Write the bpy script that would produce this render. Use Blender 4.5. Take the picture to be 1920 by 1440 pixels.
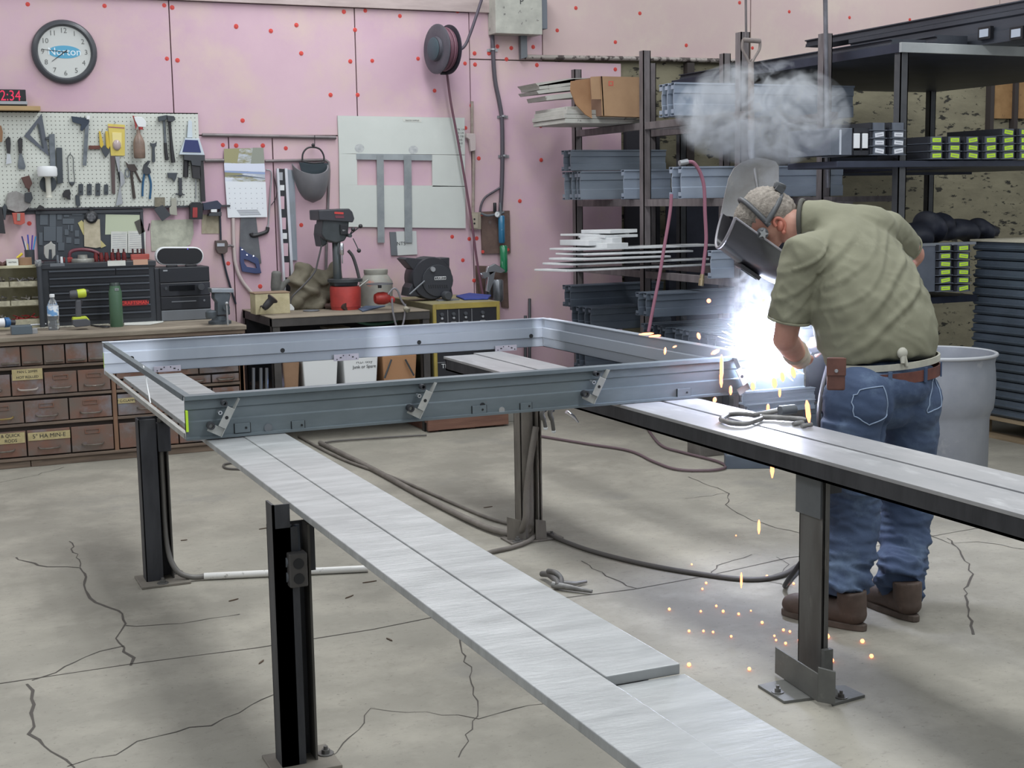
import bpy, bmesh, math, random
from mathutils import Vector, Matrix, noise as mnoise
random.seed(7)
R = math.radians
SC = bpy.context.scene
for _o in list(bpy.data.objects): bpy.data.objects.remove(_o)
COL = SC.collection

# ---------------------------------------------------------------- camera, world, light, exposure
CAM_H = 1.5
FPX = 2585.0
PIT, YAW, ROL = R(7.7), R(23.67), R(-0.954)
FWD = Vector((math.sin(YAW)*math.cos(PIT), math.cos(YAW)*math.cos(PIT), -math.sin(PIT)))
_r = Vector((math.cos(YAW), -math.sin(YAW), 0)); _u = _r.cross(FWD)
RIGHT = _r*math.cos(ROL) + _u*math.sin(ROL)
UP = -_r*math.sin(ROL) + _u*math.cos(ROL)
cd = bpy.data.cameras.new('camera'); cam = bpy.data.objects.new('camera', cd); COL.objects.link(cam)
cd.sensor_width = 36; cd.lens = FPX/1920*36; cd.clip_end = 200; cd.clip_start = .05
cam.matrix_world = Matrix(((RIGHT.x, UP.x, -FWD.x, 0), (RIGHT.y, UP.y, -FWD.y, 0), (RIGHT.z, UP.z, -FWD.z, CAM_H), (0, 0, 0, 1)))
SC.camera = cam

w = bpy.data.worlds.new('world'); SC.world = w; w.use_nodes = True
w.node_tree.nodes['Background'].inputs[0].default_value = (.86, .93, 1.0, 1)
w.node_tree.nodes['Background'].inputs[1].default_value = .36
SC.view_settings.view_transform = 'Standard'; SC.view_settings.look = 'None'
SC.view_settings.gamma = 1; SC.view_settings.exposure = .30; SC.view_settings.use_curve_mapping = False
SC.cycles.volume_step_rate = 1.5; SC.cycles.volume_max_steps = 64
SC.cycles.max_bounces = 6; SC.cycles.diffuse_bounces = 3; SC.cycles.transparent_max_bounces = 12
SC.cycles.sample_clamp_indirect = 6

def area(name, loc, sx, sy, power, col=(.95, .98, 1)):
    l = bpy.data.lights.new(name, 'AREA'); l.shape = 'RECTANGLE'; l.size = sx; l.size_y = sy
    l.energy = power; l.color = col
    o = bpy.data.objects.new(name, l); o.location = loc; COL.objects.link(o); return o
# rows of fluorescent tubes under the roof
for xx, pw in ((-2.0, 39), (2.6, 62), (7.2, 39)):
    for yy in (-.6, 2.2, 5.0, 7.7):
        area('fluorescent_row', (xx, yy, 4.5), .95 if xx == 2.6 else 1.8, 2.5, pw*(.6 if yy < 0 else 1))
# the arc's own light sits with the arc (see the welding section)

def at(px, py, X=None, Y=None, Z=None):
    "a point of the picture taken to the world plane it lies in"
    d = FWD + RIGHT*((px-960)/FPX) - UP*((py-720)/FPX)
    if X is not None: t = X/d.x
    elif Y is not None: t = Y/d.y
    else: t = (Z-CAM_H)/d.z
    return Vector((0, 0, CAM_H)) + d*t

# ---------------------------------------------------------------- materials
def lin(h):
    if isinstance(h, str): h = [int(h[i:i+2], 16)/255 for i in (0, 2, 4)]
    return tuple(c/12.92 if c <= .04045 else ((c+.055)/1.055)**2.4 for c in h) + (1,)
MATS = {}
def mat(name, c1, rough=.6, metal=0, c2=None, scale=8, stretch=(1, 1, 1), bump=0, bscale=None, lo=.35, hi=.65, emit=0, c3=None, s3=3, lo3=.6, hi3=.75, det3=6, detail=5, trans=0, alpha=1, coat=0):
    if name in MATS: return MATS[name]
    m = bpy.data.materials.new(name); m.use_nodes = True; MATS[name] = m
    nt = m.node_tree; N = nt.nodes; L = nt.links; b = N['Principled BSDF']
    b.inputs['Base Color'].default_value = lin(c1); b.inputs['Roughness'].default_value = rough; b.inputs['Metallic'].default_value = metal
    if trans: b.inputs['Transmission Weight'].default_value = trans
    if coat: b.inputs['Coat Weight'].default_value = coat
    if alpha < 1: b.inputs['Alpha'].default_value = alpha
    if emit: b.inputs['Emission Color'].default_value = lin(c1); b.inputs['Emission Strength'].default_value = emit
    if c2 or bump:
        tc = N.new('ShaderNodeNewGeometry'); mp = N.new('ShaderNodeMapping'); mp.inputs['Scale'].default_value = stretch
        L.new(tc.outputs['Position'], mp.inputs[0])
    def nz(sc, det=5, ro=.6):
        n = N.new('ShaderNodeTexNoise'); n.inputs['Scale'].default_value = sc; n.inputs['Detail'].default_value = det; n.inputs['Roughness'].default_value = ro
        L.new(mp.outputs[0], n.inputs['Vector']); return n
    def mix(fac, a, bb, l, h):
        mr = N.new('ShaderNodeMapRange'); mr.inputs[1].default_value = l; mr.inputs[2].default_value = h; L.new(fac, mr.inputs[0])
        mx = N.new('ShaderNodeMix'); mx.data_type = 'RGBA'; L.new(mr.outputs[0], mx.inputs[0])
        if isinstance(a, tuple): mx.inputs[6].default_value = a
        else: L.new(a, mx.inputs[6])
        mx.inputs[7].default_value = bb; return mx.outputs[2]
    if c2:
        n = nz(scale, detail); col = mix(n.outputs[0], lin(c1), lin(c2), lo, hi)
        if c3: n3 = nz(s3, det3, .65 if det3 > 2 else .4); col = mix(n3.outputs[0], col, lin(c3), lo3, hi3)
        L.new(col, b.inputs['Base Color'])
    if bump:
        nb = nz(bscale or scale*3, 4); bp = N.new('ShaderNodeBump'); bp.inputs['Strength'].default_value = bump; bp.inputs['Distance'].default_value = .01
        L.new(nb.outputs[0], bp.inputs['Height']); L.new(bp.outputs[0], b.inputs['Normal'])
    return m

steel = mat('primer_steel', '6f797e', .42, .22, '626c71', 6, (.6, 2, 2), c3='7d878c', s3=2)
steel_in = mat('primer_steel_lit_patches', '9ba2ab', .40, .20, '8a929c', 1.0, (1.6, .4, .15), c3='d3dae6', s3=.95, lo3=.47, hi3=.51, det3=1)  # paler copy of primer_steel: light on inner faces and reflected patches painted in
plate = mat('ground_plate', 'a3a5a5', .42, .25, '8f9191', 2.6, (1.3, 6, 1), c3='b3b5b5', s3=3, lo3=.45, hi3=.8, bump=.15, bscale=14)
plate2 = mat('bright_plate', 'a9a8a9', .40, .22, '979799', 3, (2, .7, 1), c3='bcbcbd', s3=5, lo3=.55, hi3=.7)
darksteel = mat('dark_steel', '35363a', .5, .4, '46474b', 6, (2, 2, .6), bump=.1)
rustysteel = mat('worn_steel', '6b6a68', .55, .4, '585552', 6, (2, 2, .5), c3='7f7b76', s3=9)
greysteel = mat('painted_grey_steel', '858e99', .45, .15, '78828e', 5, (.5, 2, 2))
greysteel2 = mat('painted_blue_grey_steel', '98a2b0', .42, .15, '8a95a5', 5, (.5, 2, 2))
darkjamb = mat('dark_grey_primer', '5f6873', .5, .15, '525b67', 4, (.5, 2, 2))
rackmat = mat('rack_brown_steel', '777071', .6, .2, '5f595a', 12, (2, 2, .5))
black = mat('black_plastic', '1d1e22', .45)
blackrub = mat('rubber', '38373a', .6)
darkgrey = mat('dark_grey_plastic', '3b3e43', .5)
midgrey = mat('mid_grey', '6c7075', .5, .2)
chrome = mat('chrome', 'd0d2d6', .22, .9)
white = mat('white_plastic', 'dfe1e2', .5)
paper = mat('paper', 'd7d8d2', .8, c2='c9cac3', scale=12)
cream = mat('cream_paint', 'c3bd9f', .65, c2='a8a286', scale=10)
wood = mat('worn_wood', '7b6a5b', .7, c2='5f5148', scale=5, stretch=(.6, 4, 8), c3='928371', s3=6, bump=.15)
woodtop = mat('bench_top_wood', '8d8374', .7, c2='6d6357', scale=4, stretch=(.7, 3, 6), c3='a59a8a', s3=3, lo3=.5, hi3=.7, bump=.2)
drawermat = mat('old_drawer_front', '6c6058', .62, .15, '7c5a4c', 7, c3='7f8087', s3=4, lo3=.5, hi3=.68, bump=.1)
pine = mat('pine', 'b89c72', .7, c2='a3865e', scale=5, stretch=(.5, 3, 3))
cardboard = mat('cardboard', '9c7d63', .8, c2='8d6f57', scale=6)
rubberpink = mat('pink_hose_rubber', '8a5868', .5)
red = mat('red_paint', 'a83a38', .45, c2='8c2f30', scale=12)
yellow = mat('yellow_plastic', 'c9ad3f', .5)
green = mat('dark_green_enamel', '4a6650', .4)
blue = mat('blue_plastic', '2c3f86', .45)
brown = mat('brown_leather', '6b3e33', .6, c2='55302a', scale=20)
lime = mat('lime_sticker', 'c3ea3c', .6)
ink = mat('ink', '24262a', .7)

# ---------------------------------------------------------------- mesh builder
class MB:
    def __init__(s): s.v = []; s.f = []
    def add(s, vs, fs):
        n = len(s.v); s.v += [Vector(v) for v in vs]; s.f += [[i+n for i in f] for f in fs]; return s
    def box(s, a, b):
        x0, x1 = sorted((a[0], b[0])); y0, y1 = sorted((a[1], b[1])); z0, z1 = sorted((a[2], b[2]))
        return s.add([(x, y, z) for x in (x0, x1) for y in (y0, y1) for z in (z0, z1)],
                     [(0, 1, 3, 2), (4, 6, 7, 5), (0, 4, 5, 1), (2, 3, 7, 6), (0, 2, 6, 4), (1, 5, 7, 3)])
    def obox(s, c, ax, ay, az):
        c, ax, ay, az = map(Vector, (c, ax, ay, az))
        return s.add([c+ax*i+ay*j+az*k for i in (-1, 1) for j in (-1, 1) for k in (-1, 1)],
                     [(0, 1, 3, 2), (4, 6, 7, 5), (0, 4, 5, 1), (2, 3, 7, 6), (0, 2, 6, 4), (1, 5, 7, 3)])
    def prism(s, pts, vec):
        pts = [Vector(p) for p in pts]; vec = Vector(vec); n = len(pts)
        return s.add(pts+[p+vec for p in pts], [list(range(n)), list(range(2*n-1, n-1, -1))]+[(i, (i+1) % n, n+(i+1) % n, n+i) for i in range(n)])
    def ring(s, outer, inner, vec):
        n = len(outer); vec = Vector(vec); o = [Vector(p) for p in outer]; i_ = [Vector(p) for p in inner]
        V = o+i_+[p+vec for p in o]+[p+vec for p in i_]; F = []
        for k in range(n):
            j = (k+1) % n
            F += [(k, j, n+j, n+k), (2*n+k, 3*n+k, 3*n+j, 2*n+j), (k, 2*n+k, 2*n+j, j), (n+k, n+j, 3*n+j, 3*n+k)]
        return s.add(V, F)
    def tube(s, pts, r, n=8, cap=True):
        pts = [Vector(p) for p in pts]; m = len(pts); rs = r if isinstance(r, (list, tuple)) else [r]*m
        base = len(s.v); t0 = (pts[1]-pts[0]).normalized()
        u = t0.cross(Vector((0, 0, 1)));
        if u.length < .05: u = t0.cross(Vector((1, 0, 0)))
        u.normalize()
        for i, p in enumerate(pts):
            t = ((pts[min(i+1, m-1)]-pts[max(i-1, 0)])).normalized()
            u = (u-t*u.dot(t)).normalized(); w_ = t.cross(u)
            for k in range(n):
                a = 2*math.pi*k/n; s.v.append(p+(u*math.cos(a)+w_*math.sin(a))*rs[i])
        for i in range(m-1):
            for k in range(n):
                a = base+i*n+k; b = base+i*n+(k+1) % n; s.f.append([a, b, b+n, a+n])
        if cap: s.f.append([base+k for k in range(n)][::-1]); s.f.append([base+(m-1)*n+k for k in range(n)])
        return s
    def lathe(s, prof, c, axis=(0, 0, 1), n=24, sx=1, sy=1):
        c = Vector(c); ax = Vector(axis).normalized(); u = ax.cross(Vector((0, 0, 1)))
        if u.length < .05: u = Vector((1, 0, 0))
        u.normalize(); w_ = ax.cross(u); base = len(s.v); m = len(prof)
        for (r, z) in prof:
            for k in range(n):
                a = 2*math.pi*k/n; s.v.append(c+ax*z+u*(math.cos(a)*r*sx)+w_*(math.sin(a)*r*sy))
        for i in range(m-1):
            for k in range(n):
                a = base+i*n+k; b = base+i*n+(k+1) % n; s.f.append([a, b, b+n, a+n])
        s.f.append([base+k for k in range(n)][::-1]); s.f.append([base+(m-1)*n+k for k in range(n)])
        return s
    def ball(s, c, r, n=12, m=8):
        if not isinstance(r, (tuple, list, Vector)): r = (r, r, r)
        c = Vector(c); base = len(s.v); s.v.append(c+Vector((0, 0, r[2])))
        for i in range(1, m):
            p = math.pi*i/m
            for k in range(n):
                a = 2*math.pi*k/n; s.v.append(c+Vector((r[0]*math.sin(p)*math.cos(a), r[1]*math.sin(p)*math.sin(a), r[2]*math.cos(p))))
        s.v.append(c-Vector((0, 0, r[2]))); e = len(s.v)-1
        for k in range(n):
            s.f.append([base, base+1+k, base+1+(k+1) % n]); s.f.append([e, base+1+(m-2)*n+(k+1) % n, base+1+(m-2)*n+k])
            for i in range(m-2):
                a = base+1+i*n+k; b = base+1+i*n+(k+1) % n; s.f.append([a, a+n, b+n, b])
        return s

WL = {}
def wl(o): return WL.get(o.name, Vector((0, 0, 0)))
def tag(o, label=None, cat=None, group=None, kind=None):
    if label: o['label'] = label
    if cat: o['category'] = cat
    if group: o['group'] = group
    if kind: o['kind'] = kind
    elif cat and 'kind' not in o: o['kind'] = 'thing'
    return o
def build(mb, name, m, parent=None, smooth=0, bevel=0, origin=None, label=None, cat=None, group=None, kind=None, seg=2):
    bm = bmesh.new(); vs = [bm.verts.new(v) for v in mb.v]
    for f in mb.f:
        try: bm.faces.new([vs[i] for i in f])
        except ValueError: pass
    bmesh.ops.recalc_face_normals(bm, faces=bm.faces)
    if parent is not None: org = wl(parent)
    elif origin is not None: org = Vector(origin)
    else:
        xs = [v.x for v in mb.v]; ys = [v.y for v in mb.v]; zs = [v.z for v in mb.v]
        org = Vector(((min(xs)+max(xs))/2, (min(ys)+max(ys))/2, min(zs)))
    bmesh.ops.translate(bm, verts=bm.verts, vec=-org)
    me = bpy.data.meshes.new(name); bm.to_mesh(me); bm.free(); me.materials.append(m)
    if smooth:
        for p in me.polygons: p.use_smooth = True
        me.set_sharp_from_angle(angle=R(smooth))
    o = bpy.data.objects.new(name, me); COL.objects.link(o)
    if parent is not None: o.parent = parent
    else: o.location = org
    WL[o.name] = org
    if bevel:
        md = o.modifiers.new('bevel', 'BEVEL'); md.width = bevel; md.segments = seg; md.limit_method = 'ANGLE'; md.angle_limit = R(40)
    return tag(o, label, cat, group, kind)
def thing(name, label, cat, loc=(0, 0, 0), group=None, kind=None):
    o = bpy.data.objects.new(name, None); COL.objects.link(o); o.location = loc; o.empty_display_size = .05
    WL[o.name] = Vector(loc); return tag(o, label, cat, group, kind)
def copy_thing(src, delta, label=None, group=None, cat=None):
    "a copy of a thing and of each of its parts and their pieces, moved by delta"
    def cp(o, par):
        c = o.copy(); COL.objects.link(c)
        if par is not None: c.parent = par
        for ch in KIDS.get(o.name, ()): cp(ch, c)
        return c
    KIDS = {}
    for q in FAM(src): KIDS.setdefault(q.parent.name, []).append(q)
    n = cp(src, None); n.location = src.location+Vector(delta)
    if label: n['label'] = label
    if group: n['group'] = group
    return n
def FAM(o): return list(o.children_recursive)
def text(s, size, loc, m, parent, rot=(90, 0, 0), name='lettering', ext=.0004, align='CENTER', sp=1, sx=1):
    c = bpy.data.curves.new(name, 'FONT'); c.body = s; c.size = size; c.extrude = ext; c.align_x = align; c.align_y = 'CENTER'; c.space_character = sp; c.resolution_u = 3
    tmp = bpy.data.objects.new(name, c); COL.objects.link(tmp); me = bpy.data.meshes.new_from_object(tmp); bpy.data.objects.remove(tmp); bpy.data.curves.remove(c)
    me.materials.clear(); me.materials.append(m); o = bpy.data.objects.new(name, me); COL.objects.link(o)
    o.parent = parent; o.location = Vector(loc)-wl(parent); o.rotation_euler = tuple(R(a) for a in rot); o.scale = (sx, 1, 1)
    return o
def P(pts, **k): return [at(x, y, **k) for x, y in pts]
def slab(pts, Y, th, mb=None):
    "outline read off the picture in the plane Y, built th thick away from the wall side"
    mb = mb or MB(); return mb.prism([at(x, y, Y=Y) for x, y in pts], (0, th, 0))
def rect(x0, y0, x1, y1): return [(x0, y0), (x1, y0), (x1, y1), (x0, y1)]
def smoothpath(pts, k=6):
    pts = [Vector(p) for p in pts]; out = []
    for i in range(len(pts)-1):
        p0 = pts[max(i-1, 0)]; p1 = pts[i]; p2 = pts[i+1]; p3 = pts[min(i+2, len(pts)-1)]
        for j in range(k):
            t = j/k; out.append(.5*((2*p1)+(p2-p0)*t+(2*p0-5*p1+4*p2-p3)*t*t+(3*p1-p0-3*p2+p3)*t**3))
    out.append(pts[-1]); return out

YW = 9.18; YB = 8.32; ZR = .718
# ---------------------------------------------------------------- setting: floor, wall, foam boards
concrete = mat('concrete', '918d82', .75, 0, '7f7b71', 1.1, c3='9e998d', s3=2.6, lo3=.45, hi3=.7, bump=.12, bscale=30, detail=9)
def concrete_nodes():
    nt = concrete.node_tree; N = nt.nodes; L = nt.links; b = N['Principled BSDF']
    src = b.inputs['Base Color'].links[0].from_socket
    g = N.new('ShaderNodeNewGeometry')
    def layer(src, scale, lo, hi, col, det=6, st=(1, 1, 1), ro=.7):
        mp = N.new('ShaderNodeMapping'); mp.inputs['Scale'].default_value = st; L.new(g.outputs['Position'], mp.inputs[0])
        n = N.new('ShaderNodeTexNoise'); n.inputs['Scale'].default_value = scale; n.inputs['Detail'].default_value = det; n.inputs['Roughness'].default_value = ro; L.new(mp.outputs[0], n.inputs['Vector'])
        mr = N.new('ShaderNodeMapRange'); mr.inputs[1].default_value = lo; mr.inputs[2].default_value = hi; L.new(n.outputs[0], mr.inputs[0])
        mx = N.new('ShaderNodeMix'); mx.data_type = 'RGBA'; L.new(mr.outputs[0], mx.inputs[0]); L.new(src, mx.inputs[6]); mx.inputs[7].default_value = lin(col)
        return mx.outputs[2]
    s = layer(src, 22, .56, .75, '78736b', 8, (1, 1.6, 1))
    s = layer(s, 60, .62, .74, '5f5b55', 4)
    s = layer(s, .8, .58, .74, '7c7a75', 7)
    L.new(s, b.inputs['Base Color'])
concrete_nodes()
fl = MB(); fl.box((-4, -1.5, -.12), (14, YW+.3, 0))
floor = build(fl, 'floor', concrete, kind='structure', origin=(0, 0, 0))
blockwall = mat('splotched_beige_wall', '8f8972', .85, 0, '7c7662', 3, c3='33312b', s3=9, lo3=.58, hi3=.62, stretch=(1, 1, 2.6), bump=.3, bscale=10)
wb = MB(); wb.box((-4, YW, 0), (14, YW+.2, 5))
wall = build(wb, 'wall_back', blockwall, kind='structure', origin=(0, YW, 0))
pink = mat('pink_foam_board', 'cfb1bb', .8, 0, 'c6a5b4', 1.3, c3='cfb6b3', s3=2.2, lo3=.46, hi3=.66, bump=.05, bscale=25, detail=9)
pinkcream = mat('aged_pink_foam_board', 'cfb9b4', .8, 0, 'c8adaf', 1.1, c3='d2c0b6', s3=2.2, lo3=.46, hi3=.66, bump=.05, bscale=25, detail=9)
redw = mat('red_washer', 'cf4a42', .6)
T = .03
def foam(x0, z0, x1, z1, m=pink):
    g = .004; b = MB(); b.box((x0+g, YW-T-random.uniform(0, .003), z0+g), (x1-g, YW-.001, z1-g)); return build(b, 'foam_panel', m, wall)
def wx(px, py): return at(px, py, Y=YW-T).x
def wz(px, py): return at(px, py, Y=YW-T).z
xs_ = [-3.0, -1.9, -.62, wx(321, 105), wx(667, 110), wx(881, 130)]
ztop = wz(460, 6)
zm_ = wz(500, 254)
for i in range(5): foam(xs_[i], zm_, xs_[i+1], ztop)
lo_ = [-3.0, -1.9, -.62, wx(430, 300), wx(512, 300), xs_[5]]
for i in range(5): foam(lo_[i], 0, lo_[i+1], zm_)
zr_ = wz(1000, 114); xr = wx(1165, 130)
foam(xs_[5], 0, xr, zr_)
xa = wx(1017, 80)
foam(xs_[5], zr_, xa, 4.2)
foam(xa, zr_+.03, wx(1407, 60), 4.2, pinkcream); foam(wx(1407, 60), zr_+.03, wx(1874, 20), 4.2, pinkcream); foam(wx(1874, 20), zr_+.03, 12, 4.2, pinkcream)
# board above the panels
b = MB(); b.box((-3, YW-.06, ztop), (wx(925, 8), YW-.001, ztop+.14)); build(b, 'trim_1', mat('pale_trim_board', 'b9a9a6', .7, c2='a79794', scale=4, stretch=(1, 3, 6)), kind='structure')
b = MB(); b.box((-3, YW-.02, ztop+.14), (wx(925, 8), YW-.001, 4.2)); build(b, 'trim_2', pinkcream, kind='structure')
washers = [(52, 8), (196, 11), (308, 10), (323, 14), (313, 110), (333, 113), (443, 49), (443, 50), (455, 226), (556, 47), (645, 22), (685, 20), (666, 56), (657, 115), (698, 114), (784, 110), (671, 178), (858, 21), (887, 18), (915, 19), (872, 119), (891, 121), (815, 170), (890, 100), (917, 100), (933, 87), (959, 90), (1000, 88), (950, 111), (1045, 57), (1007, 122), (1154, 79), (1154, 130), (1287, 85), (1390, 92), (1411, 90), (1387, 5), (1480, 22), (1593, 33), (1706, 37), (1775, 29), (884, 198), (873, 240), (898, 297), (1014, 236), (1015, 300), (418, 272), (443, 273), (493, 273), (536, 278), (565, 422), (428, 494), (488, 537), (55, 419), (848, 444), (880, 448), (894, 447), (868, 488), (889, 526), (975, 377), (508, 58), (750, 30), (1080, 15), (1200, 25), (1090, 330), (565, 100), (620, 178)]
wm = None
for (px, py) in washers:
    c = at(px, py, Y=YW-T-.003)
    if wm is None:
        mb = MB(); mb.lathe([(.013, 0), (.0155, .003), (.0155, .005)], (0, 0, 0), (0, 1, 0), 10); mb.lathe([(.006, -.003), (.007, .001)], (0, 0, 0), (0, 1, 0), 6)
        o = build(mb, 'washer', redw, wall); wm = o.data
        for v in wm.vertices: v.co += wl(wall)
    else: o = bpy.data.objects.new('washer', wm); COL.objects.link(o); o.parent = wall
    o.location = c-wl(wall)
# cracks and joints of the slab
crackm = mat('crack_dark', '4c4742', .9)
def crack(pts, wd=.005, jit=.012, step=.05, dep=.0012):
    p = P(pts, Z=0); line = []
    for a, b_ in zip(p[:-1], p[1:]):
        n = max(1, int((b_-a).length/step))
        for i in range(n):
            q = a.lerp(b_, i/n); line.append(q+Vector((random.uniform(-jit, jit), random.uniform(-jit, jit), 0)))
    line.append(p[-1]); vs = []; fs = []
    for i, q in enumerate(line):
        t = (line[min(i+1, len(line)-1)]-line[max(i-1, 0)]).normalized(); nn = Vector((-t.y, t.x, 0))*wd*random.uniform(.4, 1.1)
        vs += [q+nn+Vector((0, 0, dep)), q-nn+Vector((0, 0, dep))]
        if i: k = 2*i; fs.append((k-2, k-1, k+1, k))
    mb = MB(); mb.add(vs, fs); build(mb, 'crack', crackm, floor)
crack([(0, 1282), (250, 1245), (480, 1215), (700, 1180), (850, 1150), (1000, 1128), (1190, 1105), (1325, 1080), (1480, 1046), (1640, 1025), (1920, 975)], .0035, .002, .2)
crack([(1190, 1105), (1100, 1060), (1090, 1052)], .003)
crack([(25, 1045), (90, 1063), (150, 1065), (160, 1090), (170, 1120), (185, 1128), (232, 1150), (232, 1172), (222, 1195), (228, 1214), (250, 1232), (245, 1248)], .0055)
crack([(228, 1214), (180, 1222), (100, 1262), (60, 1276)], .003)
crack([(150, 1062), (140, 1035), (130, 1015)], .003)
crack([(232, 1175), (340, 1168), (450, 1152)], .003)
crack([(55, 1282), (62, 1310), (66, 1350), (53, 1378), (95, 1410), (125, 1425), (140, 1440)], .005)
crack([(130, 1434), (210, 1415), (290, 1380), (390, 1360), (450, 1335), (520, 1300)], .0028)
crack([(0, 905), (70, 890), (120, 876)], .002)
crack([(820, 1155), (850, 1170), (880, 1260), (900, 1340), (860, 1420)], .0028)
crack([(1455, 1045), (1480, 1060), (1440, 1085), (1400, 1085)], .002)
crack([(1290, 895), (1345, 915), (1365, 925), (1362, 950), (1400, 972), (1440, 985), (1500, 1000)], .003)
crack([(1365, 925), (1285, 935)], .002)
crack([(1325, 1080), (1345, 1060), (1410, 1040)], .003)
crack([(1780, 1010), (1820, 1070), (1810, 1120), (1825, 1190)], .0045)
crack([(1740, 1000), (1780, 1020), (1830, 1015), (1920, 1030)], .003)
crack([(1490, 1100), (1400, 1085), (1330, 1080)], .0025)
crack([(600, 1440), (700, 1330), (900, 1345), (1020, 1320)], .002)
# small litter on the slab: wood splinters
for i, (px, py, l, a) in enumerate([(495, 990, .05, .2), (345, 1012, .03, 0), (438, 1124, .045, .4), (640, 1068, .05, .1), (655, 1118, .05, .6), (730, 1198, .04, 1.8), (490, 1240, .04, .9), (693, 1090, .06, .05), (915, 950, .05, .1)]):
    c = at(px, py, Z=.004); d = Vector((math.cos(a), math.sin(a), 0))*l/2; n = Vector((-d.y, d.x, 0)).normalized()*.003
    tt = MB(); tt.add([c-d, c-d*.6+n, c+d*.7+n*.8, c+d, c+d*.5-n, c-d*.5-n]+[Vector((q.x, q.y, .0005)) for q in (c-d, c-d*.6+n, c+d*.7+n*.8, c+d, c+d*.5-n, c-d*.5-n)], [(0, 1, 2, 3, 4, 5), (11, 10, 9, 8, 7, 6)]+[(k, (k+1) % 6, 6+(k+1) % 6, 6+k) for k in range(6)])
    build(tt, 'wood_splinter', mat('splinter_brown', '55463a', .8), label='small dark wood splinter lying on the concrete floor', cat='splinter', group='wood splinters on the floor')

# ---------------------------------------------------------------- the two long rails and their posts
X1a, X1b = .885, 1.150
X2a, X2b = 2.442, 2.780
rail = thing('work_rail', 'long low steel plate rail running from lower right of foreground under the frame\'s left end', 'rail', ((X1a+X1b)/2, 1.2, ZR-.03))
Xs = 1.008
b = MB(); b.box((X1a, 1.15, ZR-.020), (Xs, 6.45, ZR-.002)); build(b, 'plate', plate, rail, bevel=.002)
yst = at(1200, 1257, Z=ZR).y
b = MB(); b.box((Xs+.001, yst, ZR-.019), (X1b, 6.45, ZR)); build(b, 'plate', plate, rail, bevel=.002)
b = MB(); b.box((Xs+.001, 1.15, ZR-.034), (X1b+.006, yst-.004, ZR-.017)); build(b, 'plate', plate, rail, bevel=.002)
b = MB(); b.box((X1a+.10, 1.15, ZR-.05), (X1a+.11, 6.4, ZR-.02)); b.box((X1b-.05, 1.15, ZR-.06), (X1b-.04, 6.4, ZR-.034)); b.box((X1a+.10, 1.15, ZR-.055), (X1b-.04, 6.4, ZR-.045))
build(b, 'under_channel', darksteel, rail)
rail2 = thing('work_rail', 'long twin-plate steel rail with dark side passing in front of the worker\'s legs', 'rail', ((X2a+X2b)/2, 2, ZR-.07))
Xm = (X2a+X2b)/2+.01
b = MB(); b.box((X2a, 1.8, ZR-.012), (Xm-.008, 6.42, ZR)); build(b, 'plate', plate2, rail2, bevel=.0015)
b = MB(); b.box((Xm+.008, 1.8, ZR-.012), (X2b, 6.48, ZR)); build(b, 'plate', plate2, rail2, bevel=.0015)
b = MB(); b.box((Xm-.008, 1.8, ZR-.014), (Xm+.008, 6.42, ZR-.008)); build(b, 'joint_strip', midgrey, rail2)
b = MB(); b.box((X2a+.003, 1.8, ZR-.068), (X2a+.012, 6.40, ZR-.012)); b.box((X2a+.003, 1.8, ZR-.068), (X2a+.05, 6.4, ZR-.06)); b.box((X2b-.012, 1.8, ZR-.068), (X2b-.003, 6.40, ZR-.012)); b.box((X2b-.05, 1.8, ZR-.068), (X2b-.003, 6.4, ZR-.06)); b.box((X2a+.003, 6.39, ZR-.068), (X2b-.003, 6.4, ZR-.012))
build(b, 'side_channel', darksteel, rail2)

def bolt(mb, c, r=.012):
    mb.lathe([(r*1.9, 0), (r*1.9, .003)], c, n=12); mb.lathe([(r, .003), (r, .013)], c, n=6); mb.lathe([(r*.5, .013), (r*.5, .022)], c, n=8)
def post_left(x0, y0, wd, ztop_, name, label, boxz=None):
    t = thing(name, label, 'post', (x0+wd/2, y0+.03, 0))
    b = MB(); b.box((x0, y0, .01), (x0+wd*.6, y0+.006, ztop_)); b.box((x0, y0, .01), (x0+.006, y0+.08, ztop_)); b.box((x0, y0+.074, .01), (x0+wd, y0+.08, ztop_))
    build(b, 'column', darksteel, t, bevel=.0015)
    b = MB(); b.box((x0+wd-.006, y0+.01, .01), (x0+wd, y0+.08, ztop_-.0)); build(b, 'flange', mat('dusty_dark_steel', '57544f', .6, .2, '45423f', 5, (2, 2, .6)), t, bevel=.001)
    b = MB(); b.box((x0-.03, y0-.07, 0), (x0+wd+.05, y0+.12, .010)); build(b, 'base_plate', mat('dusty_plate', '6d6860', .7, .1, '7d776d', 8), t, bevel=.002)
    for (dx, dy) in ((wd*.5, -.045), (wd+.02, .085)):
        b = MB(); bolt(b, (x0+dx, y0+dy, .010)); build(b, 'anchor_bolt', rustysteel, t)
    return t
a0 = at(292, 1094, Z=0); wl_ = .135
pl = post_left(a0.x-.035, a0.y, .112, ZR-.056, 'rail_post', 'dark steel post below the left corner of the grey frame, grey conduit beside it')
px0, py0 = a0.x-.035, a0.y
b = MB(); b.tube(smoothpath([(px0+.088, py0+.03, ZR-.06), (px0+.088, py0+.03, .40), (px0+.09, py0+.02, .15), (px0+.115, py0-.015, .05), (px0+.17, py0-.035, .018), (px0+.23, py0-.04, .016)]), .011, 10)
build(b, 'conduit', mat('dull_conduit', '6f6c68', .5, .3), pl, smooth=50)
b = MB(); b.box((px0+.072, py0-.004, ZR-.19), (px0+.122, py0+.045, ZR-.075)); build(b, 'junction_box', darksteel, pl, bevel=.004)
pipe0 = Vector((px0+.22, py0-.04, .0155)); pe = at(690, 1066, Z=.015)
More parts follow.
